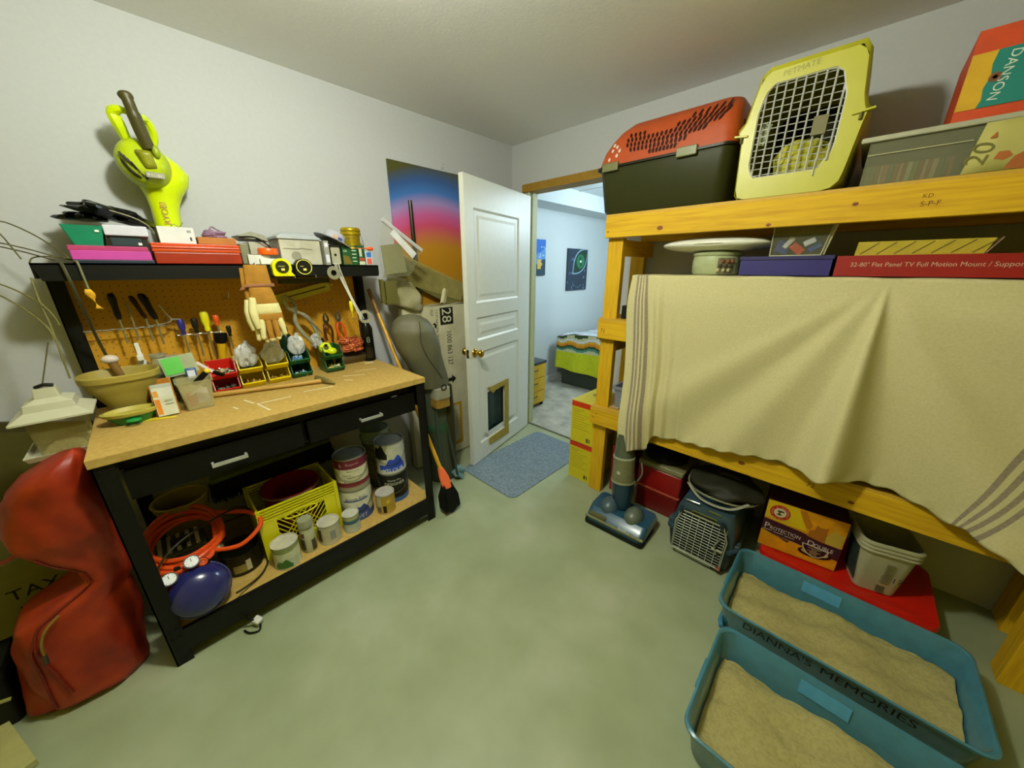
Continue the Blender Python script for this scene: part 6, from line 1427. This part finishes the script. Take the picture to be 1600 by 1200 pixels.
# non uniform columns: dense at the stripes
us = [i * .0016 for i in range(44)] + [.0704 + i * .005 for i in range(1, 148)] ; us = [x for x in us if x < .805] + [.805 + i * .0022 for i in range(0, 28)] + [.8666 + i * .0055 for i in range(1, 24)] + [1.0]
g = B(); nv = 70; cols = [[g.bm.verts.new(cloth(u, j / nv)) for j in range(nv + 1)] for u in us]
for i in range(len(us) - 1):
    for j in range(nv):
        f = g.bm.faces.new((cols[i][j], cols[i+1][j], cols[i+1][j+1], cols[i][j+1])); f.material_index = cfm((us[i] + us[i+1]) / 2, 0)
CL = mix_mat(['#c2b988', '#c6bd8e', '#cac194'], 120, None, .95, 3, .08, name='linen')
CLS = mix_mat(['#857866', '#8f8270', '#988b79'], 120, None, .95, 3, .08, name='linen_stripe')
one('curtain', g, [CL, CLS], 'large cream cloth with brown stripes draped over the front of the pine shelves', 'cloth', smooth=80, solid=.0016)

# ---- things visible between the posts at the left end ----
t = thing('storage_bin', 'pale grey plastic bin on the low shelf beside the left post', 'bin', (1.38, -.35, .635))
g = B().loft([ring(1.325, 1.44, -.44, -.30, .01, .635), ring(1.315, 1.45, -.45, -.29, .01, .77), ring(1.305, 1.46, -.46, -.28, .01, .77), ring(1.305, 1.46, -.46, -.28, .01, .785), ring(1.318, 1.448, -.447, -.293, .01, .785), ring(1.33, 1.435, -.435, -.305, .01, .64)]); part('bin', g, M('#7f8290', .4), t)
t = thing('cooking_pot', 'dark round pot behind the pale grey bin on the low shelf', 'pot', (1.38, -.18, .635)); part('body', B().lathe([(0, 0), (.07, 0), (.08, .02), (.08, .20), (.084, .205), (.075, .205), (.07, .02), (0, .02)], (1.40, -.17, .635), 28), M('#3a3c2c', .4), t); part('lid_rim', B().tube([(1.40 + .083 * math.cos(a), -.17 + .083 * math.sin(a), .843) for a in [2 * PI * k / 28 for k in range(28)]], .004, 6, closed=True), M('#8a8a70', .4), t)
boxthing('carton', 1.31, 1.38, -.44, -.30, 1.200, 1.275, M('#1a1a14', .5), 'small black box on the middle shelf beside the left post', 'box')
boxthing('carton', 1.31, 1.45, -.28, -.12, 1.200, 1.33, M('#8a9a24', .5), 'lime green carton behind the small black box on the middle shelf', 'box')
boxthing('plywood_piece', 1.30, 1.36, -.455, -.10, .635, .648, M('#a8905c', .6), 'tan board lying on the low shelf behind the left post', 'board')

# ---- yellow cartons behind the left post ----
def ycart(z0, z1, label, dx=0.0, dy=0.0):
    x0, x1, yf, yb = 1.005 + dx, 1.185 + dx, -.43 + dy, -.115
    t = thing('carton', label, 'box', ((x0 + x1) / 2, -.27, z0), 'yellow and red cartons stacked behind the left post')
    part('box', B().box(x0, x1, yf, yb, z0, z1), M('#cfc018', .55, var=.04), t, smooth=0)
    part('red_band', B().box(x0 - .0006, x1 + .0006, yf - .0008, yf, z1 - .042, z1 - .004), M('#c8300c', .5), t, smooth=0)
    g = B(); g.text('boite a fermeture', .013, (x0 + .012, yf - .001, z1 - .066), (1, 0, 0), (0, 0, 1)); g.text('a couvercle', .013, (x0 + .012, yf - .001, z1 - .080), (1, 0, 0), (0, 0, 1))
    for k in range(7): g.box(x0 + .012, x0 + .15 - .02 * (k % 3), yf - .0009, yf - .0004, z1 - .098 - k * .018, z1 - .0965 - k * .018)
    g.box(x1 - .05, x1 - .036, yf - .0009, yf - .0004, z0 + .02, z0 + .05); g.box(x1 - .03, x1 - .022, yf - .0009, yf - .0004, z0 + .02, z0 + .05)
    part('lettering', g, M('#4a4408', .6), t, smooth=0)
    return t, x0, x1, yf, yb, z1
ycart(.0, .300, 'lower of the two stacked yellow cartons with red bands behind the left post')
t, x0, x1, yf, yb, z1 = ycart(.3015, .612, 'upper of the two stacked yellow cartons with red bands, by the doorway', .004, -.008)
part('round_print', B().lathe([(0, 0), (.035, 0), (.035, .0008), (0, .0008)], ((x0 + x1) / 2, -.25, z1), 20), M('#8a8428', .6), t)

# ================= ON THE FLOOR UNDER THE SHELVES =================
# upright vacuum
t = thing('vacuum_cleaner', 'upright teal blue vacuum cleaner with a grey dust cup standing by the left post', 'vacuum cleaner', (1.54, -.63, 0))
TEAL = M('#1d4a62', .3, var=.05, coat=.3)
X = Matrix.Translation((1.545, -.635, 0)) @ Matrix.Rotation(math.radians(3), 4, 'Z')
g = B().loft([[(x, y, z) for x, y in rrect(-.175, .175, a, b_, .03)] for a, b_, z in ((-.135, .13, .018), (-.14, .13, .045), (-.125, .12, .062), (-.095, .10, .085), (-.08, .09, .095))]).xf(X); part('floor_head', g, TEAL, t, smooth=30)
g = B().loft([[(x, y, z) for x, y in rrect(-.180, .180, -.145, .05, .02)] for z in (.004, .022)]).xf(X); part('bumper', g, M('#15180f', .6), t)
g = B().loft([[(-.10 + x, -.112 + y, z) for x, y in rrect(-.055, .05, -.022, .03, .01)] for z in (.05, .075)]).xf(X); part('window', g, M('#5a5a3c', .3), t)
g = B().tube([(-.175, -.134, .050), (.175, -.134, .050)], .008, 8).xf(X); part('trim', g, M('#77744c', .4), t)
g = B().text('BISSELL', .022, (.03, -.139, .055), (1, 0, 0), (0, .6, .8)).xf(X); part('lettering', g, M('#c8d4dc'), t, smooth=0)
for s in (-1, 1): part('motor_housing', B().ell((s * .075, -.02, .085), (.055, .075, .065), 0, 20).xf(X), M('#3f525c' if s < 0 else '#5a6458', .35), t)
ax0, ax1 = Vector((1.525, -.615, .07)), Vector((1.472, -.562, .60)); dd = (ax1 - ax0).normalized()
def vr(s0, s1, r0, r1, col, nm, al=1.0, prof=None):
    L_ = (ax1 - ax0).length; part(nm, B().tube([ax0 + dd * L_ * (s0 + (s1 - s0) * k / 6) for k in range(7)], [r0 + (r1 - r0) * k / 6 for k in range(7)], 28), M(col, .25, alpha=al, coat=.3), t)
vr(.05, .36, .052, .068, '#143246', 'lower_body'); vr(.36, .38, .070, .070, '#8a8a6c', 'cup_ring'); vr(.38, .64, .066, .062, '#6b6a4c', 'dust_cup'); vr(.64, .66, .064, .064, '#a0a48c', 'cup_ring'); vr(.66, .92, .058, .050, '#4c5444', 'upper_body'); vr(.92, 1.1, .040, .028, '#1d4a62', 'handle_neck')
part('label', B().obox(ax0 + dd * .27 + Vector((.0, -.066, .0)), (.02, .002, .02), (.1, 0, 0)), M('#b4b49c'), t, smooth=0)
part('power_cord', B().tube(smoothpath([(1.60, -.59, .42), (1.615, -.60, .36), (1.595, -.60, .30)]), .005, 6), M('#6a6a58', .5), t)
# red cooler
t = thing('cooler', 'red cooler with a white lid edge under the shelves behind the vacuum', 'cooler', (1.63, -.22, 0))
part('body', B().box(1.515, 1.775, -.40, -.10, 0, .15), M('#6a0a08', .4), t, bevel=.01); part('upper_body', B().box(1.512, 1.778, -.403, -.098, .16, .30), M('#8a0e0a', .35), t, bevel=.01)
part('band', B().box(1.510, 1.780, -.405, -.096, .150, .160), M('#b8503c', .5), t, smooth=0); part('lid', B().box(1.510, 1.780, -.405, -.096, .30, .335), M('#7d7a54', .5), t, bevel=.008)
one('seat_cushion', B().loft([[(1.63 + r * 1.1 * math.cos(a), -.27 + r * math.sin(a), z) for a in [2 * PI * i / 28 for i in range(28)]] for r, z in ((.09, .336), (.115, .345), (.118, .375), (.09, .40), (.02, .405))]), M('#0c0d08', .7), 'black round cushion lying on the red cooler', 'cushion')
one('red_crate', B().box(1.315, 1.42, -.38, -.12, 0, .34), M('#8f160c', .45), 'red plastic box just right of the left post, behind the vacuum', 'box', bevel=.006)
# blue pet carrier
t = thing('pet_carrier', 'slate blue pet carrier with a white wire door on the floor under the shelves', 'pet carrier', (1.97, -.42, 0))
SB = M('#2c424e', .4, var=.05); SBD = M('#1d2f3a', .4)
g = B().loft([rr(1.835, 2.095, -.62, -.20, .0, .03), rr(1.825, 2.105, -.635, -.19, .02, .03), rr(1.808, 2.122, -.64, -.18, .135, .03)]); part('base', g, SBD, t)
g = B().loft([rr(1.800, 2.130, -.645, -.175, .135, .03), rr(1.800, 2.130, -.645, -.175, .152, .03), rr(1.815, 2.115, -.632, -.19, .155, .03), rr(1.825, 2.105, -.612, -.20, .25, .04), rr(1.845, 2.085, -.59, -.22, .30, .04), rr(1.88, 2.05, -.55, -.26, .318, .04)]); part('top', g, SB, t, smooth=40)
# door on the front, leaning with the shell
def dp(x, z): return (x, -.646 + max(0, z - .14) * .20, z)
g = B(); g.prism([(1.845, .03), (2.085, .03), (2.09, .20), (2.06, .275), (1.87, .275), (1.84, .20)], (0, -.657, 0), (1, 0, 0), (0, 0, 1), (0, .008, 0))
g.xf(Matrix.Translation((0, -.649, .03)) @ Matrix.Rotation(-.09, 4, 'X') @ Matrix.Translation((0, .649, -.03))); part('door_recess', g, M('#0f1612', .7), t, smooth=0)
w_ = B()
XX = Matrix.Translation((0, -.649, .03)) @ Matrix.Rotation(-.09, 4, 'X') @ Matrix.Translation((0, .649, -.03))
for k in range(15): z = .045 + .0158 * k; e_ = max(0, z - .2) * .3; w_.tube([(1.850 + e_, -.660, z), (2.080 - e_, -.660, z)], .0014, 5)
for k in range(8): x = 1.853 + .032 * k; w_.tube([(x, -.663, .04), (x, -.663, .265)], .0014, 5)
w_.tube([(1.848, -.662, .038), (2.082, -.662, .038), (2.086, -.662, .20), (2.06, -.662, .272), (1.87, -.662, .272), (1.844, -.662, .20)], .0042, 6, closed=True)
w_.xf(XX); dr = part('wire_door', w_, M('#b0b4a4', .3, .5), t); part('latch', B().tube([(2.055, -.669, .12), (2.04, -.672, .16), (2.055, -.669, .20)], .005, 6).tube([(2.03, -.671, .14), (2.075, -.671, .14)], .004, 6).xf(XX), STEEL, dr)
for x in (1.862, 2.052): part('hinge_post', B().cyl((x, -.640, .262), (x, -.640, .292), .011, seg=14), SBD, t)
g = B().obox((1.965, -.618, .272), (.115, .003, .016), (-.35, 0, 0), 0).obox((1.965, -.6205, .272), (.108, .002, .010), (-.35, 0, 0), 1).obox((2.005, -.592, .298), (.055, .02, .003), (-.3, 0, 0), 0); part('name_plate', g, [M('#7a7c28', .5), M('#2c2e14', .5)], t, smooth=0)
g = B().tube(smoothpath([(1.86, -.585, .305), (1.88, -.60, .317), (1.93, -.60, .320)]), .004, 6); part('carry_handle', g, M('#b8bcb0', .3, .5), t)
for s, x in ((-1, 1.806), (1, 2.124)): part('side_clip', B().box(x - .010, x + .010, -.60, -.55, .115, .165), M('#3a4a50', .4), t, bevel=.003)
part('bottom_print', B().obox((1.955, -.652, .022), (.17, .003, .010)), M('#9aa89c', .5), t, smooth=0); part('red_catch', B().obox((2.075, -.660, .040), (.02, .008, .02)), M('#8a2a1c', .5), t)
t = thing('carry_bag', 'black and olive mesh bag lying on the slate blue carrier', 'bag', (1.99, -.38, .32))
g = B(); g.grid(crumple(1.985, -.385, .365, .165, .16, .05, .16, 36, 16, 41, flat=.85), 36, 16); part('bag', g, M('#26261a', .6, var=.2, bump=.2), t, smooth=60)
g = B(); g.grid(lambda u, v: (1.90 + .17 * u, -.42 + .10 * v, .418 - .02 * (2 * v - 1) ** 2 - .012 * (2 * u - 1) ** 2), 8, 6); part('mesh_panel', g, M('#4a4a38', .7), t)
g = B().tube([(1.985 + .172 * math.cos(a), -.385 + .175 * math.sin(a), .348 + .006 * math.sin(3 * a)) for a in [2 * PI * k / 40 for k in range(40)]], .0055, 6, closed=True); part('piping', g, M('#77775c', .5), t)
g = B().tube(smoothpath([(1.84, -.52, .37), (1.93, -.575, .335), (2.05, -.57, .335), (2.12, -.50, .36)]), .009, 6, flat=.4); part('strap', g, M('#8f8f7c', .6), t)
# second things at the back
t = thing('wire_rack_box', 'dark carton behind the litter box carton under the shelves', 'box', (2.3, -.12, 0)); part('box', B().box(2.20, 2.46, -.10, -.055, .0, .36), M('#1b1b12', .6), t, smooth=0); part('white_label', B().box(2.335, 2.37, -.103, -.1005, .31, .36), M('#b8b8a4', .6), t, smooth=0)
# red lid on an olive bin
t = thing('storage_bin', 'low olive bin with a big red lid on the floor behind the litter boxes', 'bin', (2.5, -.24, 0))
part('bin', B().loft([ring(2.26, 2.74, -.40, -.09, .03, 0), ring(2.235, 2.775, -.425, -.065, .03, .082)]), M('#6f6f34', .35, alpha=.9), t)
g = B().loft([ring(2.205, 2.815, -.465, -.035, .05, .078), ring(2.200, 2.82, -.470, -.030, .055, .088), ring(2.205, 2.815, -.465, -.035, .05, .106), ring(2.235, 2.785, -.435, -.065, .04, .108), ring(2.245, 2.775, -.425, -.075, .04, .104)]); part('lid', g, M('#c41a0e', .35, var=.04), t, smooth=35)
# litter carton
t = thing('carton', 'yellow and purple cat litter carton standing on the red lid', 'box', (2.34, -.33, .107))
BXM = Matrix.Translation((2.186, -.405, .1085)) @ Matrix.Rotation(math.radians(6.5), 4, 'Z')
W_, H_, D_x = .305, .272, .155
g = B().box(0, W_, 0, D_x, 0, H_).xf(BXM); part('box', g, M('#3a0f20', .5, var=.05), t, smooth=0)
def lab(nm, col, fn, **k): g_ = B(); fn(g_); part(nm, g_.xf(BXM), M(col, .5, var=k.pop('var', .04)), t, smooth=0)
lab('orange_face', '#d8930c', lambda g: g.box(.001, W_ - .001, -.0010, -.0004, .001, H_ - .001), var=.12)
lab('yellow_panel', '#dcbc10', lambda g: g.prism([(.001, H_ - .001), (.12, H_ - .001), (.17, .162), (.10, .160), (.001, .175)], (0, -.0016, 0), (1, 0, 0), (0, 0, 1), (0, .0005, 0)))
lab('flame_print', '#b8740c', lambda g: g.prism([(.125, H_ - .01), (.15, H_ - .005), (.185, .20), (.18, .175), (.165, .18), (.145, .215)], (0, -.0022, 0), (1, 0, 0), (0, 0, 1), (0, .0005, 0)))
lab('purple_band', '#3c1024', lambda g: g.prism([(.0, .165), (.15, .150), (.22, .135), (W_, .128), (W_, .058), (.22, .068), (.12, .080), (.115, .062), (.0, .098)], (0, -.0022, 0), (1, 0, 0), (0, 0, 1), (0, .0005, 0)))
def seal(g):
    X_ = Matrix.Rotation(PI / 2, 4, 'X'); 
    g.lathe([(0, .0025), (.041, .0025), (.041, .003), (0, .003)], (.056, 0, .215), 32, 0, X_)
lab('seal_ring', '#b5200c', seal)
lab('seal_disc', '#d8cfae', lambda g: g.lathe([(0, .0034), (.025, .0034), (.025, .0038), (0, .0038)], (.056, 0, .215), 28, 0, Matrix.Rotation(PI / 2, 4, 'X')))
lab('seal_emblem', '#3f3a1c', lambda g: g.prism([(-.014, -.012), (-.004, -.002), (-.014, .008), (-.004, .014), (.014, .012), (.016, .004), (.004, .004), (.0, -.002), (.010, -.012), (.0, -.016)], (.056, -.0044, .215), (1, 0, 0), (0, 0, 1), (0, .0004, 0)))
def ringtext(g):
    s = 'ARM & HAMMER'
    for i, ch in enumerate(s):
        if ch == ' ': continue
        a = math.radians(205 - i * 230 / 11); r = .0285; o_ = Vector((.056 + r * math.cos(a), -.0044, .215 + r * math.sin(a))); rt = Vector((math.sin(a), 0, -math.cos(a))); up_ = Vector((math.cos(a), 0, math.sin(a)))
        g.text(ch, .010, o_ - rt * .0035, rt, up_)
lab('seal_lettering', '#e0d8c0', ringtext)
lab('cat_print', '#a5651a', lambda g: g.prism([(.175, .140), (.18, .175), (.195, .185), (.20, .215), (.212, .205), (.232, .208), (.242, .218), (.240, .19), (.245, .16), (.24, .128)], (0, -.0030, 0), (1, 0, 0), (0, 0, 1), (0, .0005, 0)))
lab('cat_print', '#bfa038', lambda g: g.prism([(.243, .130), (.24, .165), (.252, .195), (.262, .215), (.272, .205), (.300, .200), (.298, .128)], (0, -.0034, 0), (1, 0, 0), (0, 0, 1), (0, .0005, 0)))
def ptxt(g):
    g.text('P', .045, (.008, -.0036, .110), (1, 0, -.05), (0, 0, 1)); g.text('ROTECTION', .0275, (.032, -.0036, .110), (1, 0, -.05), (0, 0, 1), sx=.80)
    g.text('D', .040, (.182, -.0036, .094), (1, 0, -.04), (0, 0, 1)); g.text('OUBLE', .029, (.209, -.0036, .093), (1, 0, -.04), (0, 0, 1), sx=.80)
    for k in range(3): g.box(.006 + k * .045, .045 + k * .045, -.0036, -.003, .100 - k * .003, .1025 - k * .003)
lab('lettering', '#dcd6cc', ptxt)
lab('small_lettering', '#c9a86a', lambda g: [g.text('LITIERE AGGLOMERANTE', .012, (.012, -.0036, .082), (1, 0, -.09), (0, 0, 1)), g.text('SUPER SCOOP', .015, (.006, -.0036, .178), (1, 0, -.05), (0, 0, 1))])
lab('dark_disc_print', '#2c0d18', lambda g: g.prism([(.17 + .062 * math.cos(a), .040 + .026 * math.sin(a)) for a in [2 * PI * k / 28 for k in range(28)]], (.05, -.0028, 0), (1, 0, .1), (0, 0, 1), (0, .0005, 0)))  # dark oval printed behind the saucer
lab('saucer_print', '#b89a4c', lambda g: g.prism([(.17 + .050 * math.cos(a), .044 + .018 * math.sin(a)) for a in [2 * PI * k / 28 for k in range(28)]], (.05, -.0034, 0), (1, 0, .1), (0, 0, 1), (0, .0005, 0)))
lab('shield_print', '#c9c0a4', lambda g: g.prism([(.166, .098), (.268, .090), (.262, .062), (.24, .040), (.215, .034), (.19, .046), (.172, .070)], (0, -.0042, 0), (1, 0, 0), (0, 0, 1), (0, .0005, 0)))
lab('shield_inner', '#2f0f1e', lambda g: g.prism([(.171, .093), (.262, .086), (.255, .062), (.237, .045), (.216, .040), (.194, .051), (.177, .072)], (0, -.0048, 0), (1, 0, 0), (0, 0, 1), (0, .0005, 0)))
def stx(g):
    for k, w in enumerate((.050, .022, .05, .03, .026)): g.box(.216 - w / 2, .216 + w / 2, -.0054, -.005, .080 - k * .008, .083 - k * .008)
lab('shield_lettering', '#b8a070', stx)
# white buckets
t = thing('bucket', 'nested white plastic tubs with three rims standing on the red lid', 'bucket', (2.60, -.37, .107))
WB = M('#aaa88a', .45, var=.04)
def sq(cx, cy, w, r, z, rot=.25): return [(cx + p[0] * math.cos(rot) - p[1] * math.sin(rot), cy + p[0] * math.sin(rot) + p[1] * math.cos(rot), z) for p in rrect(-w, w, -w, w, r, 6)]
bx_, by_ = 2.605, -.325
g = B().loft([sq(bx_, by_, .068, .025, .109), sq(bx_, by_, .070, .025, .12), sq(bx_, by_, .090, .035, .325), sq(bx_, by_, .090, .035, .345)], caps=False); g.faces(sq(bx_, by_, .068, .025, .1092), [tuple(range(28))]); part('body', g, WB, t, smooth=50)
for k, z in enumerate((.322, .340, .358)):
    g = B().loft([sq(bx_, by_, .090 + .002 * k, .035, z), sq(bx_, by_, .099 + .001 * k, .04, z), sq(bx_, by_, .100 + .001 * k, .04, z + .007), sq(bx_, by_, .094 + .002 * k, .035, z + .014), sq(bx_, by_, .089 + .001 * k, .034, z + .014)]  , caps=False); part('rim', g, WB, t, smooth=50)
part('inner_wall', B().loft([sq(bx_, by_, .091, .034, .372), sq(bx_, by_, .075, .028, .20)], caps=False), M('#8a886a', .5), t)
R_ = Matrix.Rotation(.25, 4, 'Z')
def bl(nm, cols, fn): g_ = B(); fn(g_); part(nm, g_.xf(Matrix.Translation((bx_, by_, 0)) @ R_), cols, t, smooth=0)
def blf(g):
    for k in range(9): g.obox((-.0 + .012, -.0815 - (k * .012) * .098, .18 + k * .012), (.028, .0012, .005), (-.095, 0, 0), 0)
    for k in range(8): g.obox((.000 + k * .0035, -.0745, .135), (.0018, .0012, .035), (-.095, 0, 0), 1)
bl('printed_text', [M('#77765a', .6), M('#55543c', .6)], blf)
g = B().text('17', .040, (.028, -.0865, .19), (1, 0, .1), (0, -.095, 1)); part('handwriting', g.xf(Matrix.Translation((bx_, by_, 0)) @ R_), M('#2f3450'), t, smooth=0)
bl('side_label', [M('#2f3f38', .5, var=.5, scale=60)], lambda g: g.obox((-.0815, 0, .225), (.0012, .12, .18), (0, -.095, 0)))
# litter boxes
BLUE = M('#47849a', .2, var=.08, alpha=.78, coat=.35); BL2 = M('#3f7f9f', .2, var=.05, alpha=.9, coat=.4)
SAND = mix_mat(['#948a54', '#9e945c', '#a89e66', '#9c9058'], 90, None, .95, 8, .3, [.2, .42, .6, .8], 'litter_sand')
def litter(x0, x1, y0, y1, h, label, sl):
    t = thing('litter_box', label, 'litter box', ((x0 + x1) / 2, (y0 + y1) / 2, 0), 'blue under-bed bins used as litter boxes')
    def R4(d, z, r=.05): return [(x, y, z) for x, y in rrect(x0 + d, x1 - d, y0 + d, y1 - d, r, 6)]
    g = B().loft([R4(.035, 0), R4(.030, .008), R4(.012, h - .018), R4(.004, h - .014), R4(.0, h - .008), R4(.0, h), R4(.006, h + .003), R4(.012, h - .002), R4(.030, .05), R4(.036, .012)]); part('tub', g, BLUE, t, smooth=40)
    def sf(u, v):
        cx_, cy_ = (x0 + x1) / 2, (y0 + y1) / 2; hw, hh = (x1 - x0) / 2 - .034, (y1 - y0) / 2 - .034
        a, b_ = 2 * u - 1, 2 * v - 1; rx_ = math.copysign(abs(a), a); k = 1 - .06 * (abs(a) ** 6) * (abs(b_) ** 6)
        n = .008 * math.sin(7 * a + 2 * b_) + .006 * math.sin(9 * b_ - 4 * a) + .004 * math.sin(23 * a) * math.sin(17 * b_)
        return (cx_ + hw * a * k, cy_ + hh * b_ * k, .055 + sl * a + n - .020 * (b_ > .9) )
    gs = B(); gs.grid(sf, 50, 30)
    one('litter_sand', gs, SAND, 'sandy litter filling the ' + ('front' if y0 < -1.2 else 'back') + ' blue litter box', 'litter', kind='stuff', smooth=80)
    # back wall sticker and inner strip
    part('sticker', B().obox((x0 + .32, y1 - .024, h * .70), (.13, .0015, .052), (-.14, 0, 0)), M('#4f9ccc', .5), t, smooth=0)
    for k in (-1, 1): part('handle', B().obox((x0 + .0 if k < 0 else x1, (y0 + y1) / 2, h - .03), (.012, .12, .022)), BL2, t, bevel=.005)
    return t
T1 = litter(2.135, 2.870, -.985, -.545, .150, 'back blue litter box filled with sand, against the red lidded bin', .004)
T2 = litter(2.175, 2.930, -1.52, -1.060, .150, 'front blue litter box filled with sand, nearest the camera', .004)
part('handwriting', B().text("DIANNA'S", .046, (2.235, -.9785, .098), (1, 0, 0), (0, -.1, 1), sx=1.05).text('MEMORIES', .046, (2.475, -.9785, .098), (1, 0, 0), (0, -.1, 1), sx=1.1), M('#08120c', .6), T1, smooth=0)
part('bottom_lip', B().tube([(2.17, -.96, .02), (2.16, -.93, .02), (2.16, -.85, .02)], .010, 8), BL2, T1)
